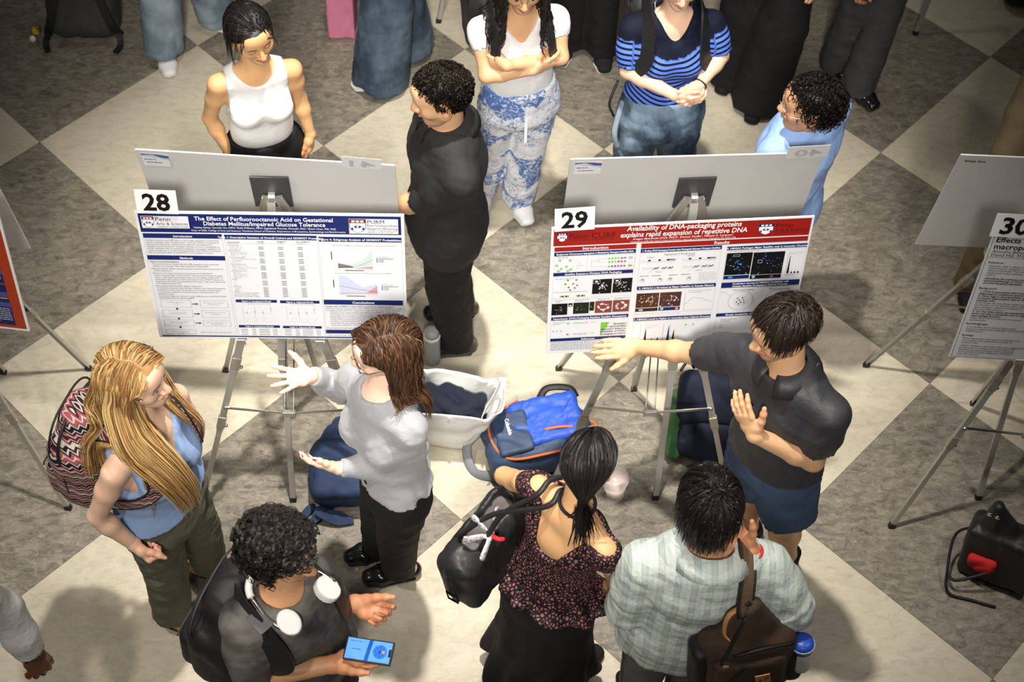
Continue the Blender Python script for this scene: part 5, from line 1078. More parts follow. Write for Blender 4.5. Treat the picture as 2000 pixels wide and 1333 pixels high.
s = SDF(.009); q0 = f.hip; s.cone(q0+ZUP*.04, q0-ZUP*.10, (.155, .115), (.180, .135), .02, f.hrt, ends='fr'); s.cone(q0-ZUP*.10, q0-ZUP*.45, (.180, .135), (.180, .155), .03, f.hrt); s.cone(q0-ZUP*.45, q0-ZUP*.74, (.175, .15), (.225, .195), .03, f.hrt, ends='rf')
s.func(lambda D, g: D-.030*np.clip((.48-g[..., 2])/.45, 0, 1)*np.sin(9*np.arctan2((g-q0)@f.hfw.astype(np.float32), (g-q0)@f.hrt.astype(np.float32))+3*np.sin(g[..., 2]*7))); s.fold(.006, 20, 4)
sdf_obj('skirt', s, M_BLKC, f.root)
for g in 'RL': f.shoe(g, M_BLKC, mat('red_sole', hexc(90, 24, 24), .6), low=True)
f.straight(BLK*1.1, 2400, .17, 'tie', tie=(.055, -.105, -.085), T=15, lay=(1.01, 1.07), thick=.0019, seed=8, var=.3, g=.3)
rng = np.random.default_rng(5); tp = f.toW(A(.055, -.105, -.085)); pth = tp+rng.normal(0, .010, (160, 1, 3))+np.linspace(0, 1, 12)[None, :, None]*(A(.02, -.02, -.15)+rng.normal(0, .022, (160, 1, 3)))
V, F, Cc = strands_mesh(pth, .0022, .001, np.tile(BLK, (160, 1))); link('ponytail', mesh_vf(V, F, col=Cc), M_HAIR, f.root)
nk = [f.neck+f.rt*.056*math.cos(a)+np.cross(f.rt, f.up)*-.056*math.sin(a)+f.up*.035 for a in np.linspace(0, 6.283, 25)[:-1]]; MB().tube(nk, .006, 6, closed=True, flat=.5).build('choker', M_BLKC, f.root, smooth=True); bracelet(f, 'R', M_BEAD, .95, .026); F4 = f
# ---------------------------------------------------------------- 5 man in plaid shirt
f = Fig('person seen from behind in a pale sage plaid shirt', 1.71, 'm', (.055, -2.90, .905), P(1386, 1084, 1.385), 90, 92, (P(1385, 985, 1.575), 96, 10, 0), C_['olive'], build=1.06)
f.arm('L', (1226, 1185), (1290, 1120), False, False).arm('R', P(1546, 1188, 1.15), P(1464, 1074, 1.40))
f.hand('R', nrm(A(-.55, .35, .45)), A(-.5, -.3, .6), curl=(.5, .6, .4)).hand('L', nrm(A(.6, .7, .1)), A(.2, 0, -1), curl=(.5, .6, .4))
f.body(eye='down', hair=BLK, legs=False); M_PLAID = plaid_mat()
f.shirt('shirt', M_PLAID, .026, {'R': 1.10, 'L': 1.22}, .032, cuff=.052, hem=-.17, flare=.022, neck_r=.070, fold=(.006, 26), seed=9); f.collar(M_PLAID, .074, open_=.7, spread=.036, back=.040); f.trousers(M_GRN, .05, .02, .03, .03)
for g in 'RL': f.shoe(g, M_BLKC, M_SOLEW)
f.straight(BLK, 2800, .105, 'crown', crown=(.012, -.052), T=11, g=.30, lay=(1.03, 1.20), thick=.0013, seed=12, var=.35, zmin=.004, mess=.4); bracelet(f, 'R', M_REDB, .94, .033, .005); F5 = f
# ---------------------------------------------------------------- 6 presenter in dark polo
f = Fig('person in a charcoal polo shirt and navy shorts pointing at the red-header poster', 1.74, 'm', (.42, -2.30, .92), (.365, -2.285, 1.435), 224, 215, (P(1530, 644, 1.615), 198, 16, 2), C_['tan'])
f.arm('R', (1352, 690), (1246, 678), False, False).arm('L', P(1588, 900, 1.13), P(1474, 850, 1.29))
f.leg('R', P(1462, 1040, .08), .03, 222).leg('L', P(1538, 1092, .08), .03, 250)
wR, wL = f.J['wrR'], f.J['wrL']
f.hand('R', P(1150, 684, wR[2]-.01)-wR, A(0, .6, -.7), curl=(.05, .08, .05), spread=.03, thumb=(.75, .7, 0)).hand('L', P(1430, 768, wL[2]+.13)-wL, A(.5, .8, .1), curl=(.12, .2, .15), spread=.1, thumb=(.7, .75, .1))
f.body(eye='down', hair=DKB, stubble=.35)
M_POLO = mat('charcoal_polo_knit', (.034, .034, .040), .5, spec=.45, bump=[(26, 0.12, 1.5), (260, .08)])
f.shirt('polo_shirt', M_POLO, .018, {'R': .74, 'L': .70}, .026, hem=.035, flare=.014, neck_r=.066, fold=(.005, 22), seed=14); f.collar(M_POLO, .068, open_=.55); f.trousers(M_NAVYS, .05, .02, shorts=.70, name='shorts', hem=.02)
for g in 'RL':
    f.shoe(g, M_BLKC, M_SOLEW, up=.008); an = f.J['an'+g]; SDF
    s = SDF(.006); s.cone(an-ZUP*.02, an+ZUP*.07, .047, .044, .01, ends='rf'); sdf_obj('sock', s, M_BLKC, f.root)
f.straight(DKB, 2900, lambda p: np.where(p[:, 2] < .055, .035, np.where(p[:, 1] > .03, .06, .095)), 'crown', crown=(.010, -.050), T=12, g=.26, lay=(1.03, 1.18), thick=.0013, seed=15, var=.35, comb=.05, zmin=.006, fringe=.050, mess=.5, lowlay=(1.01, 1.035))
F6 = f
# ---------------------------------------------------------------- 7 woman in white tank top
f = Fig('person in a white tank top and black trousers looking down', 1.62, 'f', (-1.512, -.795, .86), (-1.50, -.822, 1.345), -72, -72, (P(489, 66, 1.515), -60, 12, 8), C_['warm'], build=.94)
f.arm('R', P(410, 230, 1.05), P(450, 302, .88)).arm('L', P(584, 190, 1.08), P(606, 262, .90))
f.hand('L', P(608, 308, f.J['wrL'][2]-.12)-f.J['wrL'], A(-.9, .2, 0), curl=(.4, .5, .3), thumb=(.85, .35, .3)).hand('R', A(.3, -.2, -.9), A(.9, .1, 0), curl=(.4, .5, .3))
f.body(eye='down', hair=BLK, lips=hexc(150, 84, 70), legs=False); f.shirt('tank_top', M_WHITE, .007, 0, hem=.015, flare=-.028, neck_r=.078, vneck=.03, armhole=.030, fold=(.002, 24), res=.006); f.trousers(M_BLKC, .085, .02, .03, .04)
for g in 'RL': f.shoe(g, M_BLKC, M_SOLEW)
f.straight(BLK, 2200, .15, 'tie', tie=(.02, -.115, -.055), T=14, lay=(1.01, 1.09), thick=.0020, seed=18, var=.35)
f.straight(BLK, 260, .13, 'part', part=.0, T=12, g=.35, lay=(1.05, 1.12), thick=.0017, seed=21, zmin=.045, name='fringe', fringe=.05, back=-.35)
necklace(f, M_BEAD, .12, pend=True, w=.07); MB().tube([f.hip+f.hfw*.125+f.hrt*.07+ZUP*(.07-.03*i)+f.hrt*.006*i for i in range(5)], .006, 6).build('key_clip', M_SILV, f.root, smooth=True); F7 = f
# ---------------------------------------------------------------- 8 man in black polo
f = Fig('person in a black polo shirt and black trousers beside the back board', 1.75, 'm', (-.755, -1.195, .925), (-.750, -1.225, 1.44), 196, 186, (P(862, 186, 1.62), 188, 14, 4), C_['tan'], build=1.08)
f.arm('L', (822, 396), (752, 400), False, False)
f.leg('R', P(902, 592, .08), .03, 186).leg('L', P(898, 664, .08), .03, 182)
f.hand('L', A(-1, .1, .1), A(0, .2, -1)).hand('R', A(0, 0, -1), A(0, -1, 0)); f.body(smile=1, hair=BLK, stubble=.3, legs=False)
f.shirt('polo_shirt', M_BLKP, .018, .95, .030, hem=-.13, flare=.012, neck_r=.068, fold=(.006, 20), seed=22); f.collar(M_BLKP, .070, open_=.6); f.trousers(M_BLKC, .06, .02, .034, .030, .06, fold=(.009, 20))
for g in 'RL': f.shoe(g, M_BLKL, M_SOLEB)
f.curls(A(.016, .012, .009), 900, .062, .0075, 3.0, 24, lift=.026, thick=.0023, droop=.15); F8 = f
# ---------------------------------------------------------------- 9 woman with crossed arms
f = Fig('person with crossed arms and blue and white patterned trousers', 1.66, 'f', (-.455, -.505, .88), (-.480, -.545, 1.385), -80, -80, ((-.47, -.585, 1.56), -85, 15, 0), C_['tan'])
f.arm('R', P(950, 148, 1.14), P(1040, 137, 1.18)).arm('L', P(1096, 112, 1.18), P(990, 128, 1.23))
f.leg('L', P(1010, 374, .08), .02, -70).leg('R', P(944, 352, .08), .02, -95)
f.hand('R', A(.9, .35, .15), A(-.2, .9, .2), curl=(.15, .3, .3), spread=.02).hand('L', A(-.8, .5, -.25), A(.4, .8, 0), curl=(.2, .3, .3), spread=.02); f.body(hair=BLK, legs=False, hres=.005)
f.shirt('short_sleeve_top', M_WHITE, .008, .42, .010, hem=.03, flare=-.015, neck_r=.080, vneck=.12, fold=(.003, 26)); f.trousers(toile_mat(), .10, .012, .026, .042, .05, fold=(.010, 18), name='patterned_trousers')
for g in 'RL': f.shoe(g, M_SHOEW, M_SOLEW)
cl = [(f.hip, f.neck-ZUP*.10, .13), (f.J['shR'], f.J['shL'], .070), (f.neck+f.fw*.07-ZUP*.13, f.neck+f.fw*.07-ZUP*.17, .11)]
f.straight(BLK*1.2, 800, .36, 'part', T=26, g=.30, lay=(1.03, 1.18), colls=cl, thick=.0028, seed=28, wave=.005, back=-.05)
MB().bar(f.hip+f.hfw*.14+ZUP*.06, f.hip+f.hfw*.15-ZUP*.14, f.hrt, .012, .006).build('drawstring', M_WHITE, f.root); F9 = f
# ---------------------------------------------------------------- 10 striped top
f = Fig('person in a blue and black striped top and washed jeans with clasped hands', 1.68, 'f', (.145, -.565, .89), (.135, -.550, 1.40), -84, -86, ((.14, -.565, 1.575), -88, 12, 0), C_['pale2'], build=1.06)
f.arm('R', P(1226, 138, 1.15), P(1318, 186, 1.12)).arm('L', P(1408, 108, 1.19), P(1366, 166, 1.14))
wR, wL = f.J['wrR'], f.J['wrL']
f.hand('R', P(1362, 202, wR[2])-wR, A(.1, .8, .3), curl=(.5, .7, .5), thumb=(.8, .5, .2)).hand('L', P(1340, 210, wL[2]-.02)-wL, A(-.3, .8, -.3), curl=(.7, .9, .6), thumb=(.8, .5, .2)); f.leg('R', A(.02, -.58, .08), .02, -95).leg('L', A(.27, -.56, .08), .02, -75); f.body(hair=DKB, legs=False, hres=.005)
J10 = f.J
def stv(V):
    z = V[:, 2]-1.275+.025*np.cos((V[:, 0]-f.neck[0])*18); out = np.where(z > 0, -1, 2.0+z)
    for g in 'RL':
        a, e = J10['sh'+g], J10['el'+g]; d = e-a; t = ((V-a)@d)/(d@d); rr = np.linalg.norm((V-a)-t[:, None]*d, axis=1); m = (rr < .085) & (t > .05) & (np.abs((V-f.neck)@f.rt) > .165); out = np.where(m, np.where(t < .18, -1, 2.0-t*np.linalg.norm(d)), out)
    return out
f.shirt('striped_top', stripes_mat(), .010, .92, .016, hem=.085, flare=-.010, neck_r=.074, vneck=.10, fold=(.002, 26), attr=stv); f.trousers(D_MID, .10, .014, .026, .04, fold=(.011, 18), name='jeans')
for g in 'RL': f.shoe(g, M_SHOEW, M_SOLEW)
f.straight(DKB, 700, .10, 'crown', T=10, seed=31); bracelet(f, 'L', M_BEAD, .96, .028); necklace(f, M_SILV, .05, .0016); F10 = f
MB().tube(spline([f.hip+f.hrt*.17+ZUP*.03, f.hip+f.hrt*.20+f.hfw*.05-ZUP*.10, f.hip+f.hrt*.18+f.hfw*.06-ZUP*.2], 10), .014, 6, flat=.4).build('belt_tail', D_LT, f.root, smooth=True)
# ---------------------------------------------------------------- 11 man in sky blue shirt
f = Fig('person in a sky blue shirt and glasses behind the right board', 1.69, 'm', (.58, -1.10, .895), P(1586, 262, 1.40)+A(0, .085, 0), 138, 138, (P(1584, 206, 1.58), 170, 4, 0), C_['olive'])
f.arm('L', f.J['shL']+A(.05, .06, -.29), f.J['shL']+A(.04, .20, -.46)); f.leg('R', P(1462, 640, .08), .02, 170).leg('L', P(1466, 690, .08), .02, 176)
f.body(hair=BLK, smile=1, legs=False); f.shirt('shirt', M_SHIRTB, .028, 1.9, .030, hem=-.18, flare=.02, neck_r=.066, fold=(.006, 22), seed=33); f.collar(M_SHIRTB, .066, open_=.6); f.trousers(M_SHIRTB if False else D_LT, .06, .02, .03, .03)
for g in 'RL': f.shoe(g, mat('tan_leather', hexc(176, 108, 62), .5), M_SOLEW)
f.curls(BLK*1.1, 620, .085, .0105, 2.2, 35, lift=.034, thick=.0026, droop=.3); glasses('thin metal eyeglasses on the person in the sky blue shirt', f, M_SILV, r=.0012); F11 = f
# ---------------------------------------------------------------- people cut by the frame edges
def bystander(label, S, sex, x, y, yaw, trm, shm, ank, toes, skin, shoe, sole, hem=(.03, .04), leanto=(0, 0), arms=None, hemz=.03, sleeve=1.9, hairc=BLK, hair='crown'):
    f = Fig(label, S, sex, (x, y, .53*S), (x+leanto[0], y+leanto[1], .825*S), yaw, yaw, ((x+leanto[0]*1.2, y+leanto[1]*1.2, .932*S), yaw, 8, 0), skin)
    for g, a, t in zip('RL', ank, toes): f.leg(g, A(*a, .08), .02, t)
    if arms: arms(f)
    else:
        for g in 'RL': f.hand(g, A(0, 0, -1)+f.fw*.2, f.rt*(-1 if g == 'R' else 1), curl=(.4, .5, .3))
    f.low = True; f.body(hair=hairc, res=.014); f.shirt('shirt', shm, .018, sleeve, .022, hem=-.08, res=.013); f.trousers(trm, .08, .03, hem[0], hem[1], hemz, fold=(.008, 16), res=.012)
    for g in 'RL': f.shoe(g, shoe, sole)
    f.straight(hairc, 300, .10 if hair == 'crown' else .25, 'crown' if hair == 'crown' else 'part', T=10, thick=.003, seed=40+int(S*100)); return f
bystander('person in light frayed jeans and white shoes at the top left', 1.66, 'f', -2.10, .72, -60, D_LT, M_BLKC, [(-2.22, .60), (-1.99, .83)], (-75, -15), C_['pale2'], M_SHOEW, M_SOLEW, (.05, .06), hemz=.07, hair='long')
bystander('person in wide dark jeans and white sneakers at the top', 1.68, 'f', -1.03, .58, 200, D_DK, M_CHARF, [(-.98, .68), (-1.10, .43)], (200, 192), C_['pale2'], M_SHOEW, M_SOLEW, (.075, .105), hemz=.035, hair='long')
bystander('person in black trousers and black sneakers behind the person with crossed arms', 1.74, 'm', -.07, .73, -95, M_BLKC, M_BLKC, [(-.16, .72), (.015, .68)], (-105, -85), C_['olive'], M_BLKC, M_SOLEW, (.05, .055), hemz=.05)
def hand15(f):
    f.arm('R', (1640, -70), (1600, -18), True, True); f.hand('R', P(1585, 8, f.J['wrR'][2]-.08)-f.J['wrR'], A(.4, .3, .1), curl=(.5, .6, .4)); f.hand('L', A(0, 0, -1), A(1, 0, 0))
bystander('person in very wide black trousers at the top', 1.70, 'f', .80, .50, -110, M_BLKC, M_BLKC, [(.69, .52), (.80, .33)], (-120, -110), C_['pale2'], M_BLKC, M_SOLEB, (.085, .095), hemz=.02, arms=None)
bystander('person in charcoal grey suit trousers at the top right', 1.78, 'm', 1.30, .53, -60, M_GTR, M_GTR, [(1.23, .60), (1.31, .43)], (-70, -60), C_['olive'], M_BLKL, M_SOLEB, (.035, .05), hemz=.03)
def arm17(f):
    f.arm('R', P(8, 1192, 1.10), P(62, 1276, .90)); f.hand('R', P(84, 1326, .79)-f.J['wrR'], A(-.4, .5, .1), curl=(.5, .6, .4), thumb=(.85, .4, .3)); f.hand('L', A(0, 0, -1), A(1, 0, 0)); bracelet(f, 'R', M_SILV, .97, .032)
bystander('person in a white long-sleeved shirt at the bottom left corner', 1.72, 'm', -2.36, -3.12, 120, M_KHAKI, M_OXF, [(-2.45, -3.05), (-2.28, -3.15)], (120, 110), C_['deep'], M_BLKC, M_SOLEB, arms=arm17, sleeve=1.96)
def arm18(f):
    f.arm('R', P(1962, 306, 1.08), P(2010, 340, 1.02)); f.hand('R', A(.8, -.3, -.3), A(0, .5, -.5)); f.hand('L', A(0, 0, -1), A(1, 0, 0))
bystander('person in a khaki jacket at the right edge behind the scratched board', 1.72, 'm', 1.74, -.86, -100, M_KHAKI, M_KHAKI, [(1.66, -.84), (1.84, -.84)], (-105, -95), C_['olive'], M_BLKC, M_SOLEB, arms=arm18)
# ---------------------------------------------------------------- bags and small things
def nylon(name, col, rough=.55, col2=None): return mat(name, col, rough, spec=.4, bump=[(22, 0.14, 1.2), (400, .05)], noise=(8, col2, .6) if col2 is not None else None)
M_NBLK = nylon('black_nylon', (.012, .012, .013)); M_NGREY = nylon('charcoal_nylon', (.045, .045, .050)); M_NAVY = nylon('navy_canvas', hexc(32, 48, 78), .8); M_NAVYD = nylon('dark_navy_cloth', hexc(20, 26, 44), .85); M_BLUE = nylon('royal_blue_nylon', hexc(42, 84, 190), .5); M_SLATE = nylon('slate_blue_nylon', hexc(52, 70, 100), .55); M_ORNG = mat('orange_piping', hexc(214, 108, 50), .6); M_GREENN = nylon('green_nylon', hexc(58, 98, 58), .55); M_BROWN = nylon('brown_waxed_canvas', hexc(62, 48, 38), .75, A(*hexc(84, 66, 52))); M_TANL = mat('tan_leather_patch', hexc(186, 134, 76), .55); M_TOTE = mat('white_canvas', (.80, .80, .78), .75, bump=[(16, 0.14, 1.0), (200, .1)]); M_LEATH = mat('black_leather', (.016, .016, .017), .45, spec=.45, bump=[(24, 0.11, 1.2), (180, .1)]); M_RED = mat('red_cloth', hexc(200, 30, 36), .8, bump=(40, .4)); M_PINK = mat('pink_paper', hexc(214, 130, 160), .6); M_GREYM = nylon('grey_mesh_strap', hexc(120, 124, 128), .8); M_PLASTW = mat('white_plastic', (.74, .73, .70), .4); M_STEEL = mat('polished_steel', (.7, .7, .7), .18, 1.0); M_CLEAR = mat('clear_plastic', (.95, .96, .97), .08, trans=1.0, ior=1.25, alpha=.45); M_BOTG = mat('grey_bottle', (.26, .29, .31), .35); M_TEALB = mat('teal_bottle', hexc(40, 150, 160), .25); M_BLUEB = mat('blue_cap', hexc(40, 86, 200), .35)
def tribal_mat():
    def b(nt):
        co = objco(nt); s = nt.nodes.new('ShaderNodeSeparateXYZ'); nt.links.new(co, s.inputs[0]); z = s.outputs[2]
        hx = mathn(nt, 'MULTIPLY', mathn(nt, 'ABSOLUTE', mathn(nt, 'SUBTRACT', mathn(nt, 'FRACT', mathn(nt, 'MULTIPLY', mathn(nt, 'ADD', s.outputs[0], s.outputs[1]), 34.0)), .5)), .022)
        zz = mathn(nt, 'FRACT', mathn(nt, 'MULTIPLY', mathn(nt, 'ADD', z, hx), 9.0)); fine = mathn(nt, 'FRACT', mathn(nt, 'MULTIPLY', mathn(nt, 'ADD', z, hx), 63.0))
        base = ramp(nt, zz, [(0, hexc(30, 20, 24)), (.16, hexc(150, 78, 86)), (.34, hexc(40, 28, 32)), (.5, hexc(196, 182, 172)), (.62, hexc(96, 40, 52)), (.8, hexc(182, 110, 116)), (.9, hexc(24, 18, 22))], 'CONSTANT')
        mx = nt.nodes.new('ShaderNodeMixRGB'); mx.inputs['Color2'].default_value = (*hexc(205, 196, 186), 1); nt.links.new(mathn(nt, 'MULTIPLY', mathn(nt, 'GREATER_THAN', fine, .72), .75), mx.inputs['Fac']); nt.links.new(base, mx.inputs['Color1']); return mx.outputs['Color']
    return ramp_mat('woven_tribal_cotton', b, .85, .2, bump=(150, .2))
M_TRIB = tribal_mat()
def frame3(R_, U): U = nrm(U); R_ = nrm(np.asarray(R_)-U*(np.asarray(R_)@U)); return R_, U, np.cross(R_, U)
def rrect(c, R_, U, N, w, h, r, z, n=6):
    out = []
    for sx, sy, a0 in ((1, 1, 0), (-1, 1, 90), (-1, -1, 180), (1, -1, 270)):
        for i in range(n+1): a = math.radians(a0+90*i/n); out.append(c+R_*(sx*(w/2-r)+r*math.cos(a))+U*(sy*(h/2-r)+r*math.sin(a))+N*z)
    return out
def pack(label, c, R_, U, w, h, d, main, trim, group=None, pocket=(.8, .42, -.22), pocket_mat=None, fold=.006, top=.8, base=None, seed=1, res=.0092, zip_=True):
    """soft backpack; N = R x U is its outer face"""
    R_, U, N = frame3(R_, U); c = np.asarray(c, float); M = np.stack([R_, U, N], 1); root = empty('backpack', base if base is not None else c-U*h/2, label, 'backpack', group)
    s = SDF(res); s.box(c-U*h*.10, (w/2, h*.38, d/2), d*.38, .03, M); s.cone(c+U*h*.10, c+U*(h/2-d*.42), (w*.47, d*.48), (w*.5*top*.8, d*.42), .04, R_); s.fold(fold, 34, seed); s.fold(fold*.4, 95, seed+2); sdf_obj('main_compartment', s, main, root)
    if pocket:
        pw, ph, py = pocket; pc = c+U*h*py+N*d*.42; s = SDF(res); s.box(pc, (w*pw/2, h*ph/2, d*.22), d*.18, .02, M); s.fold(fold*.7, 40, seed+4); p = sdf_obj('front_pocket', s, pocket_mat or main, root)
        if zip_: MB().tube(rrect(pc+U*h*ph*.30, R_, U, N, w*pw*.86, h*ph*.18, .01, d*.215)[:14], .003, 5).build('zipper', trim, p, smooth=True)
    if zip_:
        z = [q for q in rrect(c+U*h*.02, R_, U, N, w*.90, h*.86, w*.34, d*.30)]; MB().tube(z[:15], .004, 5).build('zipper', trim, root, smooth=True)
    hp = c+U*(h/2-d*.12)-N*d*.3; MB().tube(spline([hp-R_*.05, hp-R_*.035+U*.045, hp+R_*.035+U*.045, hp+R_*.05], 12), .008, 6, flat=.5).build('grab_handle', trim, root, smooth=True)
    return root, (c, R_, U, N, w, h, d)
def straps(fig, root, geo, m, sides='RL', wid=.05, edge=None):
    c, R_, U, N, w, h, d = geo
    for g in sides:
        s = 1 if g == 'R' else -1; q = fig.k; n0 = fig.neck
        pts = [c+U*h*.40+fig.rt*s*.07-N*d*.45, n0-fig.fw*.085*q+fig.rt*s*.095*q-fig.up*.005, n0-fig.fw*.02*q+fig.rt*s*.105*q+fig.up*.035*q, n0+fig.fw*.055*q+fig.rt*s*.11*q+fig.up*.005, n0+fig.fw*.105*q+fig.rt*s*.112*q-fig.up*.08*q, n0+fig.fw*.112*q+fig.rt*s*.122*q-fig.up*.17*q, n0+fig.fw*.045*q+fig.rt*s*.160*q-fig.up*.255*q, c-U*h*.30+fig.rt*s*w*.45-N*d*.3]
        P_ = spline(pts, 35); ax_ = fig.neck-fig.up*.16; nr = [p-(ax_+fig.up*((p-ax_)@fig.up)*.8) for p in P_]
        o = MB().strap(P_, nr, wid, .008).build('shoulder_strap', m, root)
        if edge: 
            for e in (-1, 1):
                tg = np.gradient(P_, axis=0); E = [p+nrm(np.cross(nrm(t), nrm(n)))*e*wid*.5+nrm(n)*.006 for p, t, n in zip(P_, tg, nr)]; MB().tube(E, .004, 5).build('strap_edge', edge, o, smooth=True)
# worn packs
bg, geo = pack('backpack with pink, black and cream woven bands on the person in the blue tank top', (-1.915, -2.39, 1.135), np.cross(ZUP, yawv(162)), nrm(A(.05, 0, 1)), .32, .48, .20, M_TRIB, M_NBLK, pocket=(.84, .40, -.24), seed=3); straps(F1, bg, geo, M_TRIB, edge=M_NBLK)
c, R_, U, N, w, h, d = geo; MB().tube(rrect(c, R_, U, N, w*.98, h*.9, w*.36, d*.12), .006, 6, closed=True).build('piping', M_NBLK, bg, smooth=True)
bg, geo = pack('black nylon backpack on the person holding a lit phone', (-1.385, -3.02, 1.125), np.cross(ZUP, yawv(158)), nrm(A(.08, -.02, 1)), .33, .50, .22, M_NBLK, M_NGREY, seed=8); straps(F3, bg, geo, M_NBLK, wid=.07)
q = F3.neck+F3.rt*.108+F3.fw*.04+F3.up*.048; MB().box(q, frame3(F3.rt, F3.fw), (.024, .034, .004)).build('reflective_patch', mat('grey_webbing', (.09, .09, .095), .5), bg, bevel=.002)
c, R_, U, N, w, h, d = geo
for i in range(4): MB().tube(spline([c+R_*(-.09+.055*i)+N*d*.49+U*.05, c+R_*(-.10+.06*i)+N*d*.505-U*.02, c+R_*(-.09+.055*i)+N*d*.51-U*.08], 10), .004, 5).build('compression_cord', M_NGREY, bg, smooth=True)
# brown backpack on one shoulder
Rb, Ub, Nb = frame3(A(1, .12, .10), A(-.10, .10, 1)); cb = A(.205, -3.085, 1.105); Mb = np.stack([Rb, Ub, Nb], 1)
bg = empty('backpack', cb-Ub*.24, 'brown canvas backpack hanging from one strap of the person in plaid', 'backpack'); s = SDF(.007); s.box(cb-Ub*.10, (.150, .15, .060), .05, .03, Mb); s.cone(cb-Ub*.02, cb+Ub*.19, (.148, .060), (.040, .030), .04, Rb); s.fold(.006, 34, 5); sdf_obj('main_compartment', s, M_BROWN, bg)
s = SDF(.007); s.box(cb-Ub*.12+Nb*0.0555, (.115, .11, .030), .028, .02, Mb); s.fold(.004, 40, 6); pk = sdf_obj('front_pocket', s, M_BROWN, bg); s = SDF(.007); s.box(cb-Ub*.12-Rb*.15, (.03, .13, .05), .03, .02, Mb); sdf_obj('side_panel', s, M_NBLK, bg); s = SDF(.007); s.box(cb-Ub*.14+Rb*.15, (.035, .10, .05), .03, .02, Mb); sdf_obj('bottle_pocket', s, M_NBLK, bg)
MB().tube(spline([cb-Rb*.02+Ub*.20+Nb*0.0370, cb-Rb*.075+Ub*.06+Nb*0.0681, cb-Rb*.105-Ub*.06+Nb*0.0629, cb-Rb*.11-Ub*.2+Nb*0.0518], 20), .0045, 6).build('zipper', M_NBLK, bg, smooth=True); MB().tube(spline([cb-Rb*.06+Ub*.035+Nb*0.0725, cb+Rb*.03+Ub*.06+Nb*0.0740, cb+Rb*.13+Ub*.035+Nb*0.0555], 14), .006, 6).build('zipper', M_NBLK, bg, smooth=True)
MB().tube(spline([cb-Rb*.02-Ub*.02+Nb*0.0829, cb-Rb*.07-Ub*.10+Nb*0.0873, cb-Rb*.10-Ub*.2+Nb*0.0829], 14), .005, 6).build('zipper', M_NBLK, pk, smooth=True)
MB().box(cb-Ub*.095+Rb*.035+Nb*.0935, (nrm(Rb+Ub*.12), nrm(Ub-Rb*.12), Nb), (.024, .027, .0025)).build('leather_patch', M_TANL, pk, bevel=.0015)
for k in (-1, 1): MB().bar(cb-Ub*.095+Rb*(.035+.010*k-.005)+Ub*(.008*k-.008)+Nb*.0965, cb-Ub*.095+Rb*(.035+.010*k+.005)+Ub*(.008*k+.010)+Nb*.0965, Rb, .004, .002).build('patch_mark', M_NBLK, pk)
MB().box(cb-Rb*.085-Ub*.035+Nb*0.0755, (nrm(Rb-Ub*.15), nrm(Ub+Rb*.15), Nb), (.009, .026, .003)).build('zip_pull', M_TANL, bg, bevel=.0015)
MB().tube(spline([cb-Rb*.01+Ub*.215, cb-Rb*.07+Ub*.20+Nb*0.0222, cb-Rb*.085+Ub*.13+Nb*0.0370, cb-Rb*.07+Ub*.10+Nb*0.0518], 12), .009, 6, flat=.45).build('carry_handle', M_TANL, bg, smooth=True)
ptsS = [cb+Ub*.20-Rb*.005, F5.J['shR']*.55+F5.neck*.45-F5.fw*.145-F5.up*.02, F5.J['shR']*.55+F5.neck*.45-F5.fw*.080+F5.up*.055, F5.J['shR']*.55+F5.neck*.45+F5.up*.082, F5.J['shR']*.55+F5.neck*.45+F5.fw*.08+F5.up*.05, F5.J['shR']*.6+F5.neck*.4+F5.fw*.14-F5.up*.10, F5.J['shR']+F5.rt*.03+F5.fw*.06-F5.up*.27, cb-Ub*.15+Rb*.13-Nb*0.0444]
PS = spline(ptsS, 35); nS = [p-(F5.neck-F5.up*.12) for p in PS]; o = MB().strap(PS, nS, .064, .008).build('shoulder_strap', M_BROWN, bg); MB().strap(PS[:22]+np.array([nrm(n)*.006 for n in nS[:22]]), nS[:22], .040, .004).build('strap_webbing', nylon('taupe_webbing', hexc(104, 84, 66), .8), o)
for e in (-1, 1): tg = np.gradient(PS, axis=0); MB().tube([p+nrm(np.cross(nrm(t), nrm(n)))*e*.031+nrm(n)*.005 for p, t, n in zip(PS, tg, nS)], .0045, 5).build('strap_edge', M_NBLK, o, smooth=True)
bb = cb+Rb*.175-Ub*.05+Nb*0.0222; bt = empty('water_bottle', bb-Ub*.1, 'blue-capped bottle in the side pocket of the brown backpack', 'bottle'); MB().lathe(bb-Ub*.12, Ub, [(.034, 0), (.036, .02), (.036, .10), (.034, .11)], 20).build('bottle', M_PLASTW, bt, smooth=True); MB().lathe(bb-Ub*.01, Ub, [(.037, 0), (.038, .02), (.034, .035), (.02, .042)], 20).build('cap', M_BLUEB, bt, smooth=True); MB().tube([bb+Ub*.012+Rb*.036*math.cos(a)+np.cross(Ub, Rb)*.036*math.sin(a) for a in np.linspace(0, 6.283, 21)[:-1]], .0035, 6, closed=True).build('cap_ring', M_PLASTW, bt, smooth=True)
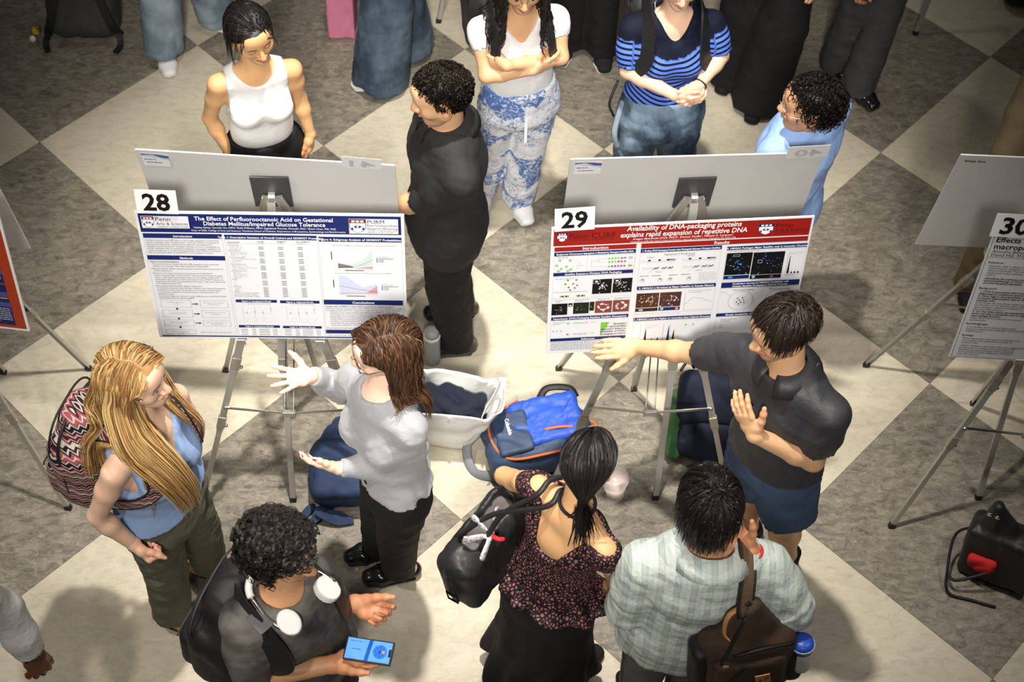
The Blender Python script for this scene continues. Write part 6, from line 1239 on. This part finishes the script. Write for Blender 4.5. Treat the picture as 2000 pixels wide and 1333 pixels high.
# packs of the two people behind
bg, geo = pack('glossy black backpack on the person with crossed arms', F9.neck-F9.fw*.215-F9.up*.17-F9.rt*-.03, -F9.rt, F9.up, .33, .46, .20, M_LEATH, M_NBLK, seed=12); straps(F9, bg, geo, M_LEATH, wid=.045)
bt = empty('water_bottle', P(1068, 195, .82), 'teal bottle at the hip of the person in patterned trousers', 'bottle'); tb = P(1068, 168, .90)+A(0, .05, -.09); MB().lathe(tb, ZUP, [(.030, 0), (.033, .02), (.033, .15), (.018, .18), (.018, .20)], 18).build('bottle', M_TEALB, bt, smooth=True); MB().lathe(tb+ZUP*.2, ZUP, [(.02, 0), (.02, .02), (.015, .025)], 14).build('cap', M_PLASTW, bt, smooth=True)
bg, geo = pack('black backpack on the person in the striped top', F10.neck-F10.fw*.215-F10.up*.19, -F10.rt, F10.up, .33, .50, .20, M_NBLK, M_NGREY, seed=14); straps(F10, bg, geo, M_NBLK, wid=.062)
MB().tube(spline([F10.hip+F10.hrt*.19-F10.hfw*.05+ZUP*.10, F10.hip+F10.hrt*.225+ZUP*.02, F10.hip+F10.hrt*.20-ZUP*.06], 10), .006, 5).build('strap_tail', M_NBLK, bg, smooth=True)
# black leather shoulder bag
ca = A(-.605, -2.685, .965); ax1 = nrm(A(-.55, -.80, -.10)); Rh, Uh, Nh = frame3(ax1, A(-.18, .10, 1)); Mh = np.stack([Rh, Uh, Nh], 1); bg = empty('shoulder_bag', ca-Uh*.13, 'black leather shoulder bag with buckled end strap on the person in the dotted top', 'bag')
s = SDF(.0065); s.box(ca-Uh*.02, (.18, .115, .075), .04, .03, Mh); s.cone(ca-Rh*.13+Uh*.07, ca+Rh*.13+Uh*.07, (.05, .06), None, .04, Nh); s.box(ca+Uh*.115-Rh*.03, (.12, .04, .038), .02, .015, Mh, 's'); s.fold(.006, 30, 7); s.fold(.003, 90, 8); sdf_obj('body', s, M_LEATH, bg)
s = SDF(.006); s.box(ca+Uh*.075-Rh*.03, (.115, .02, .034), .015, .01, Mh); s.fold(.006, 80, 3); sdf_obj('lining', s, mat('grey_lining', (.10, .09, .09), .8), bg)
MB().strap(spline([ca+Rh*.10+Uh*.12, ca+Rh*.165+Uh*.10, ca+Rh*.19+Uh*.02, ca+Rh*.19-Uh*.08], 16), [Uh+Rh]*3+[Rh]*14, .026, .005).build('end_strap', M_LEATH, bg)
bk = ca+Rh*.197-Uh*.045; MB().tube([bk+Nh*.020*x+Uh*.020*y+Rh*.006 for x, y in ((1, 1), (1, -1), (-1, -1), (-1, 1))], .0035, 6, closed=True).build('buckle', mat('gunmetal', (.05, .05, .055), .25, 1.0), bg)
shp = F4.J['shL']*.62+F4.neck*.38+F4.up*.052
for k in (-1, 1):
    e0 = ca+Nh*k*.05+Rh*.07+Uh*.10; e1 = ca+Nh*k*.05-Rh*.15+Uh*.09; sb = shp-F4.fw*.06-ZUP*.02+F4.rt*.024*k; sf = shp+F4.fw*.055-ZUP*.035+F4.rt*.024*k
    pts = [e0, lerp(e0, sb, .5)-F4.rt*.03+ZUP*.01, sb, shp+ZUP*.006+F4.rt*.024*k, sf, lerp(sf, e1, .5)-F4.rt*.04, e1]
    MB().tube(spline(pts, 36), .0095, 8).build('handle', M_LEATH, bg, smooth=True)
sc = empty('hair_scarf', ca+Rh*.02+Uh*.15-Nh*.09, 'white and red scarf tied to the handle of the black shoulder bag', 'scarf'); s = SDF(.006); b0 = ca+Uh*.155-Nh*.075+Rh*.03
for dv, r_ in ((A(-.06, .05, .03), .016), (A(-.09, -.02, .0), .017), (A(.02, .07, .05), .015), (A(-.03, -.07, -.03), .014)): s.cone(b0, b0+dv, (.008, .006), (r_*1.3, .006), .008, Uh)
s.fold(.005, 90, 4); sdf_obj('bow', s, mat('white_print_cotton', (.7, .68, .68), .8, noise=(120, (.15, .1, .12), .9)), sc); MB().tube(spline([b0, b0+A(.02, -.02, .01), b0+A(.04, -.015, .0)], 8), .008, 8).build('knot', M_RED, sc, smooth=True)
# clear cup with dome lid
cc = P(1201, 948, 1.17); cu = empty('drink_cup', cc-ZUP*.06, 'clear plastic cup with lid beside the person in the dotted top', 'cup'); axc = nrm(A(-.10, -.10, 1)); MB().lathe(cc-axc*.07, axc, [(.030, 0), (.042, .11), (.044, .112), (.044, .116)], 24).build('cup', M_CLEAR, cu, smooth=True); MB().lathe(cc+axc*.046, axc, [(.047, 0), (.047, .006), (.040, .010), (.036, .020), (.012, .022)], 24).build('lid', M_CLEAR, cu, smooth=True); MB().lathe(cc-axc*.065, axc, [(.029, 0), (.037, .07)], 20).build('drink', mat('pale_drink', (.62, .50, .44), .4), cu, smooth=True)
# phones
p0, p1, p2, p3 = [P(*q, 1.175) for q in ((698, 1253), (771, 1267), (746, 1303), (676, 1283))]; pc = (p0+p1+p2+p3)/4; Rp = nrm(p1-p0); Up = nrm(np.cross(ZUP, Rp)); tl = math.radians(8); Np = nrm(np.cross(Rp, Up)+A(-.12, -.10, 0)); Rp, Up, _ = frame3(nrm(Rp-Np*(Rp@Np)), nrm(Up-Np*(Up@Np))); Np = np.cross(Rp, Up); pc = pc+Np*.02
ph = empty('smartphone', pc, 'smartphone with lit blue screen in the hand of the person in charcoal', 'phone'); MB().box(pc, (Rp, Up, Np), (.0745, .037, .005)).build('case', M_NBLK, ph, bevel=.003); sh = Sheet(ph, pc-Rp*.069-Up*.032+Np*.0052, Rp, Up, .064)
for nm, col, st in (('scr1', hexc(84, 140, 226), .55), ('scr2', hexc(20, 80, 158), .4), ('scr3', hexc(44, 104, 206), .45), ('scr4', hexc(14, 40, 90), .3)): INK[nm] = mat('screen_'+nm, col, .15, emit=(col, st))
sh.rect('screen', 'scr1', 0, 0, 138, 64, 0); sh.poly('screen_band', 'scr2', [(60, 64), (72, 64), (78, 0), (66, 0)], 1); sh.disc('screen_emblem', 'scr3', 104, 32, 22, 1, 16); sh.disc('screen_emblem', 'scr2', 104, 32, 7, 2, 10)
for i in range(8): sh.disc('screen_emblem', 'scr2', 104+14*math.cos(i*.785), 32+14*math.sin(i*.785), 3, 2, 8)
sh.rect('notch', 'scr4', 131, 20, 138, 44, 2); sh.greek('screen_text', 'scr4', 8, 8, 56, 1, 8, 1.5, last=.8); sh.greek('screen_text', 'scr4', 18, 32, 44, 1, 8, 1.5, last=1); sh.flush()
hb = lerp(F4.J['wrR'], F4.J['wrR']+A(-.03, .04, -.10), .9); ph = empty('smartphone', hb, 'black phone in the right hand of the person in the dotted top', 'phone'); MB().box(hb+A(-.02, .02, -.01), frame3(A(.7, .7, 0), ZUP), (.036, .072, .005)).build('phone_body', M_NBLK, ph, bevel=.003)
# headphones
hp = empty('headphones', F3.neck, 'white over-ear headphones around the neck of the person in charcoal', 'headphones'); nk = F3.neck+ZUP*.045+F3.fw*.012; arc = [nk-yawv(-25+a)*.082+ZUP*(.006) for a in range(-100, 101, 10)]
H = yawv(-30)
fr = [nk+F3.rt*.085*math.cos(a)+H*(.085*math.sin(a))+ZUP*(.012-.02*math.sin(a)) for a in np.linspace(math.radians(205), math.radians(335), 16)]
MB().tube(fr, .0115, 8, flat=.7).build('headband', M_PLASTW, hp, smooth=True)
for sg in (1, -1):
    ec = nk+F3.rt*.072*sg+H*.085-ZUP*.022; nz = nrm(H*.30+F3.rt*.25*sg+ZUP*.9); s = SDF(.004); s.cone(ec-nz*.010, ec+nz*.014, (.034, .042), (.032, .040), .006, F3.rt, ends='ff'); cp = sdf_obj('ear_cup', s, M_PLASTW, hp)
    s = SDF(.004); s.cone(ec-nz*.022, ec-nz*.010, (.032, .040), None, .006, F3.rt, ends='ff'); sdf_obj('ear_cushion', s, mat('cream_cushion', (.66, .63, .57), .8), cp); MB().tube(spline([fr[-1 if sg > 0 else 0], nk+F3.rt*.098*sg+H*.03+ZUP*.0, ec+F3.rt*.03*sg], 10), .0045, 6).build('yoke', M_STEEL, hp, smooth=True)
# pen in the pointing man's other hand
wl = F6.J['wrL']; pn = empty('pen', wl+A(0, .05, .1), 'black pen with white end held by the person in the charcoal polo', 'pen'); a0 = P(1440, 768, wl[2]+.10); a1 = P(1470, 792, wl[2]+.04); MB().tube([a0, a1], .0045, 8).build('barrel', M_NBLK, pn, smooth=True); MB().tube([a0-(a1-a0)*.22, a0], [.002, .0046], 8).build('tip', M_PLASTW, pn, smooth=True)
# ---- on the floor
Rv, Uv = nrm(A(.235, -.97, 0)), nrm(A(.97, .235, .10)); cbp = A(-.375, -1.735, .105)
bg, geo = pack('royal blue and slate backpack with orange zips lying on the floor', cbp, Rv, Uv, .31, .47, .19, M_SLATE, M_ORNG, pocket=None, base=(-.375, -1.735, 0), seed=20, zip_=False); c, R_, U, N, w, h, d = geo; M3 = np.stack([R_, U, N], 1)
s = SDF(.006); s.box(c+U*.05+N*.082-R_*.02, (.115, .15, .026), .025, .02, M3); s.fold(.006, 45, 3); s.fold(.003, 110, 4); sdf_obj('blue_panel', s, M_BLUE, bg); s = SDF(.006); s.box(c-U*.10+N*.096+R_*.01, (.10, .075, .016), .014, .01, M3); s.fold(.004, 60, 5); pk = sdf_obj('front_pocket', s, M_SLATE, bg)
MB().tube(spline([c+U*.20+R_*.13+N*.075, c+U*.02+R_*.14+N*.090, c-U*.14+R_*.12+N*.088, c-U*.19+R_*.02+N*.082, c-U*.17-R_*.09+N*.085, c-U*.04-R_*.145+N*.085], 30), .0065, 6).build('orange_zip', M_ORNG, bg, smooth=True); MB().tube(spline([c+U*.03+R_*.035+N*.108, c+U*.10+R_*.045+N*.112, c+U*.18+R_*.06+N*.100], 12), .007, 6, flat=.6).build('orange_trim', M_ORNG, bg, smooth=True)
MB().tube(spline([c-U*.19-R_*.10+N*.02, c-U*.29-R_*.06-N*.03, c-U*.29+R_*.05-N*.07, c-U*.21+R_*.10-N*.06], 16), .022, 8, flat=.35).build('shoulder_strap', M_GREYM, bg, smooth=True); MB().tube(spline([c-U*.22+R_*.10-N*.08, c-U*.30+R_*.16-N*.095, c-U*.25+R_*.21-N*.097, c-U*.14+R_*.17-N*.092], 16), .006, 6).build('webbing_tail', M_GREYM, bg, smooth=True); MB().tube(spline([c+U*.05-R_*.15+N*.04, c+U*.10-R_*.19+N*.05, c+U*.19-R_*.17+N*.04, c+U*.21-R_*.13+N*.02], 16), .016, 8, flat=.4).build('mesh_pocket', M_NBLK, bg, smooth=True)
TEXTS.clear(); lg = Sheet(bg, c-U*.125-R_*.055+N*.1135, R_, U, .03); lg.text('logo_text', 'white', 'Columbia', 0, 24, 24, 80, bold=.02); bake_texts([lg])
# white tote with a navy jacket inside
tc0 = A(-.755, -1.665, 0); tt = empty('tote_bag', tc0, 'open white canvas tote bag standing on the floor', 'bag'); Rt, Bt = nrm(A(.955, -.16, 0)), nrm(A(.16, .955, 0)); Ht = .345
def tring(z, w, dd, dx=0, K=48):
    out = []
    for k in range(K):
        a = 2*math.pi*k/K; ca_, sa_ = math.cos(a), math.sin(a); x = math.copysign(abs(ca_)**.45, ca_); y = math.copysign(abs(sa_)**.45, sa_); t = z/Ht
        wob = .010*t*math.sin(3*a+1.0)+.007*t*math.sin(7*a+9*t)+.004*math.sin(5*a-14*t)*min(1, 4*t); out.append(tc0+Rt*(x*(w/2+wob)+dx)+Bt*y*(dd/2+wob)+ZUP*(z+(.018*t**3)*math.sin(2*a+.6)))
    return out
zs = [(z, .20+.185*(z/Ht)**.9, .13+.085*z/Ht, .045*z/Ht) for z in np.linspace(.002, Ht, 14)]; V = []; F = []; K = 48
for z in zs: V += tring(*z)
for z in zs[::-1]: V += tring(max(z[0], .006), z[1]-.007, z[2]-.007, z[3])
L_ = len(zs)*2
for i in range(L_-1): F += [(i*K+k, i*K+(k+1) % K, (i+1)*K+(k+1) % K, (i+1)*K+k) for k in range(K)]
F += [tuple(range(K))[::-1], tuple(range((L_-1)*K, L_*K))]; MB().add(V, F).build('bag_body', M_TOTE, tt, smooth=True); top = tring(Ht, .385, .215, .045); top = [top[30], top[33], top[39], top[42], top[45], top[0], top[6], top[9], top[15], top[18], top[24], top[27]]

MB().strap(spline([top[2]+Bt*.004-ZUP*.04, top[2]+ZUP*.03-Rt*.0, top[2]+Bt*.10+ZUP*.075+Rt*.04, lerp(top[2], top[7], .85)+ZUP*.05+Rt*.05, top[7]-ZUP*.03], 20), [A(1, 0, .3)]*21, .024, .003).build('handle', M_TOTE, tt); MB().bar(lerp(top[1], top[2], .5)-Bt*.004-ZUP*.01, tc0-Bt*.068+ZUP*.08, Rt, .014, .002).build('front_seam', M_TOTE, tt)
s = SDF(.007); s.box(tc0+ZUP*.24+Rt*.02, (.135, .075, .045), .04, .03, np.stack([Rt, Bt, ZUP], 1))
for a_, b_, r_ in (((-.10, .03), (.02, -.05), .035), ((-.02, .06), (.10, .0), .032), ((-.11, -.03), (-.02, .05), .028), ((.05, -.05), (.13, .03), .03)): s.cone(tc0+Rt*(a_[0]+.02)+Bt*a_[1]+ZUP*.275, tc0+Rt*(b_[0]+.02)+Bt*b_[1]+ZUP*.285, r_, r_*.8, .012)
s.fold(.012, 48, 6); s.fold(.005, 110, 7); jk = empty('folded_jacket', tc0+ZUP*.2, 'dark navy jacket stuffed into the white tote bag', 'jacket'); sdf_obj('jacket', s, M_NAVYD, jk)
bt = empty('water_bottle', (-.822, -1.275, 0), 'grey bottle with white rim standing by the black shoe', 'bottle'); MB().lathe((-.822, -1.275, 0), ZUP, [(.034, 0), (.037, .01), (.037, .17), (.034, .18)], 24).build('bottle', M_BOTG, bt, smooth=True); MB().lathe((-.822, -1.275, .18), ZUP, [(.038, 0), (.038, .014), (.034, .016)], 24).build('rim', M_PLASTW, bt, smooth=True); MB().lathe((-.822, -1.275, .196), ZUP, [(.033, 0), (.033, .022), (.024, .034), (.008, .036)], 24).build('lid', mat('grey_lid', (.34, .35, .36), .4), bt, smooth=True)
bt = empty('water_bottle', (.535, -1.42, 0), 'teal bottle standing behind the right easel leg', 'bottle'); MB().lathe((.535, -1.42, 0), ZUP, [(.040, 0), (.044, .01), (.044, .13), (.036, .16), (.022, .175)], 24).build('bottle', M_TEALB, bt, smooth=True); MB().lathe((.535, -1.42, .175), ZUP, [(.024, 0), (.024, .03), (.018, .034)], 18).build('cap', mat('pale_green_cap', hexc(170, 214, 160), .4), bt, smooth=True)
# navy backpack lying behind the presenter
Rn, Un, Nn = frame3(nrm(A(1, -.05, 0)), nrm(A(-.03, 1, .35))); cn = A(-1.175, -1.875, .115); bg, geo = pack('navy canvas backpack lying on the floor behind the person in the grey sweater', cn, Rn, Un, .27, .36, .19, M_NAVY, M_NAVY, pocket=(.88, .36, -.26), base=(-1.175, -1.875, 0), seed=25, zip_=False, fold=.010); c, R_, U, N, w, h, d = geo
for pts in ([c-U*.17-R_*.06-N*.05, c-U*.20-R_*.10+ZUP*.01, c-U*.23-R_*.03-ZUP*.02, c-U*.22+R_*.04-ZUP*.03], [c-U*.17-R_*.12-N*.06, A(-1.31, -2.03, .012), A(-1.345, -2.09, .008), A(-1.31, -2.10, .012), A(-1.26, -2.07, .03), A(-1.20, -2.06, .02), A(-1.15, -2.08, .008)]): MB().strap(spline(pts, 24), [ZUP]*60, .034, .005).build('shoulder_strap', M_NAVY, bg)
MB().lathe(c+U*.17+R_*.10+N*.03, N, [(.008, 0), (.014, .004), (.014, .010), (.006, .014)], 12).build('yellow_charm', mat('yellow_enamel', hexc(226, 186, 60), .4), bg, smooth=True)
MB().add([c+N*.101-R_*.02+U*.02, c+N*.101+R_*.03+U*.01, c+N*.101+R_*.018+U*.05], [(0, 1, 2)]).build('triangle_label', mat('grey_label', (.45, .45, .45), .5), bg)
# navy and green backpack under the right easel
Rg, Ug, Ng = frame3(nrm(A(.98, -.12, 0)), nrm(A(.05, .55, .80))); cg = A(.365, -1.655, .165); bg, geo = pack('dark navy and green backpack slumped under the right easel', cg, Rg, Ug, .32, .40, .22, M_NAVYD, M_NBLK, pocket=(.55, .45, -.20), base=(.365, -1.655, 0), seed=30, zip_=False, fold=.015); c, R_, U, N, w, h, d = geo; M3 = np.stack([R_, U, N], 1)
s = SDF(.007); s.box(c-R_*.15-U*.06, (.035, .14, .085), .034, .02, M3); s.fold(.006, 40, 3); sdf_obj('side_pocket', s, M_GREENN, bg); s = SDF(.007); s.box(c+R_*.0-U*.16+N*.115, (.035, .04, .02), .015, .02, M3); s.fold(.005, 60, 3); sdf_obj('green_trim', s, M_GREENN, bg); s = SDF(.007); s.box(c+U*.10+N*.07, (.16, .11, .06), .05, .03, M3); s.fold(.010, 40, 9); sdf_obj('top_flap', s, M_NAVYD, bg)
MB().tube(spline([c-R_*.10+U*.20, c-R_*.13+U*.24+N*.03, c-R_*.16+U*.20+N*.05], 10), .006, 6).build('loop', M_NBLK, bg, smooth=True)
# black bag with red cloth at the right edge
Rk, Uk, Nk = frame3(nrm(A(.85, -.5, 0)), nrm(A(-.05, .18, 1))); ck = A(1.475, -2.28, .17); bg = empty('handbag', ck*A(1, 1, 0), 'black bag with a long strap and red cloth tucked in, right edge', 'bag'); Mk = np.stack([Rk, Uk, Nk], 1); s = SDF(.007); s.box(ck-Uk*.03, (.15, .135, .075), .03, .02, Mk); s.cone(ck+Uk*.02-Rk*.02, ck+Uk*.21-Rk*.07, (.13, .06), (.03, .03), .03, Rk); s.fold(.005, 40, 4); sdf_obj('body', s, M_LEATH, bg)
MB().tube(spline([ck-Rk*.10+Uk*.08, ck-Rk*.19+Uk*.0+Nk*.02, A(1.265, -2.33, .06), A(1.27, -2.40, .012), A(1.36, -2.43, .008), A(1.45, -2.46, .008)], 30), .006, 6).build('long_strap', M_NBLK, bg, smooth=True); MB().tube(spline([A(1.265, -2.33, .06), A(1.29, -2.375, .075), ck+Nk*.085-Uk*.05], 14), .007, 6).build('strap', M_NBLK, bg, smooth=True)
for k in (-1, 1): MB().lathe(ck+Uk*.19-Rk*(.075+.015*k)+Nk*.03, Nk, [(.010, 0), (.012, .003), (.008, .006)], 12).build('ring', M_STEEL, bg, smooth=True)
s = SDF(.006); s.box(ck-Rk*.06-Uk*.045+Nk*.082, (.055, .035, .022), .015, .02, Mk); s.fold(.010, 60, 5); rc = empty('red_cloth', ck-Rk*.06-Uk*.045+Nk*.082, 'red cloth tucked under the strap of the black bag', 'cloth'); sdf_obj('cloth', s, M_RED, rc)
# top edge
Rq, Uq, Nq = frame3(nrm(A(1, .06, 0)), nrm(A(.02, .35, .94))); cq = A(-2.645, .84, .215); bg, geo = pack('charcoal backpack standing on the floor at the top left', cq, Rq, Uq, .36, .48, .22, M_NGREY, M_NBLK, pocket=None, base=(-2.645, .84, 0), seed=33, zip_=False); c, R_, U, N, w, h, d = geo
for k in (-1, 1): MB().strap(spline([c+R_*k*.07+U*.20+N*.10, c+R_*k*.10+U*.05+N*.125, c+R_*k*.15-U*.12+N*.12, c+R_*k*.18-U*.20+N*.06], 18), [N]*19, .040, .010).build('shoulder_strap', M_NBLK, bg); MB().strap(spline([c+R_*k*.16-U*.16+N*.06, A(cq[0]+k*.19, .66, .03), A(cq[0]+k*.17, .60, .02)], 10), [ZUP]*11, .03, .008).build('strap_tail', M_NBLK, bg)
kc = empty('keyring_charm', P(68, 66, .05), 'small yellow and white charm clipped to the charcoal backpack', 'charm'); s = SDF(.005); s.box(P(70, 60, .06), (.018, .016, .018), .008, .005); sdf_obj('yellow_part', s, mat('yellow_enamel2', hexc(210, 170, 60), .5), kc); s = SDF(.005); s.ball(P(64, 76, .04), (.018, .016, .02), .005); sdf_obj('white_part', s, M_PLASTW, kc); MB().lathe(P(72, 58, .075), nrm(A(0, -.6, .8)), [(.009, 0), (.009, .002)], 10).build('brown_dot', mat('maroon_enamel', hexc(90, 20, 10), .5), kc)
pb = empty('gift_bag', (-1.33, .84, 0), 'pink paper bag beside the wide jeans', 'bag'); s = SDF(.008); s.box((-1.33, .86, .16), (.07, .11, .16), .008, .01); s.fold(.004, 40, 2); sdf_obj('bag_body', s, M_PINK, pb); MB().tube(spline([A(-1.33, .80, .31), A(-1.33, .82, .40), A(-1.33, .88, .40), A(-1.33, .90, .31)], 10), .004, 6).build('handle', mat('red_cord', hexc(170, 40, 50), .6), pb, smooth=True)
bb2 = empty('duffel_bag', (2.36, 1.12, 0), 'black bag on the floor at the top right corner', 'bag'); s = SDF(.009); s.box((2.40, 1.14, .14), (.20, .13, .13), .08, .02); s.fold(.006, 30, 2); sdf_obj('bag_body', s, M_NBLK, bb2); MB().tube(spline([A(2.25, 1.05, .2), A(2.3, 1.02, .32), A(2.5, 1.02, .32), A(2.55, 1.05, .2)], 14), .01, 6).build('handle', M_NBLK, bb2, smooth=True)
# small white marks on the two polo shirts
def tick(fig, p, x, y, w_=.028):
    MB().add([p-x*w_*.5+y*w_*.12, p-x*w_*.2-y*w_*.22, p+x*w_*.5+y*w_*.22, p-x*w_*.15-y*w_*.05], [(0, 1, 2, 3)]).build('swoosh_mark', M_SHOEW, fig.root)
tick(F8, F8.neck+F8.fw*.155-F8.rt*.075-F8.up*.13, -F8.rt, F8.up); tick(F6, F6.neck-F6.rt*.085-F6.fw*.045+F6.up*.050, F6.fw, nrm(-F6.rt+F6.up))
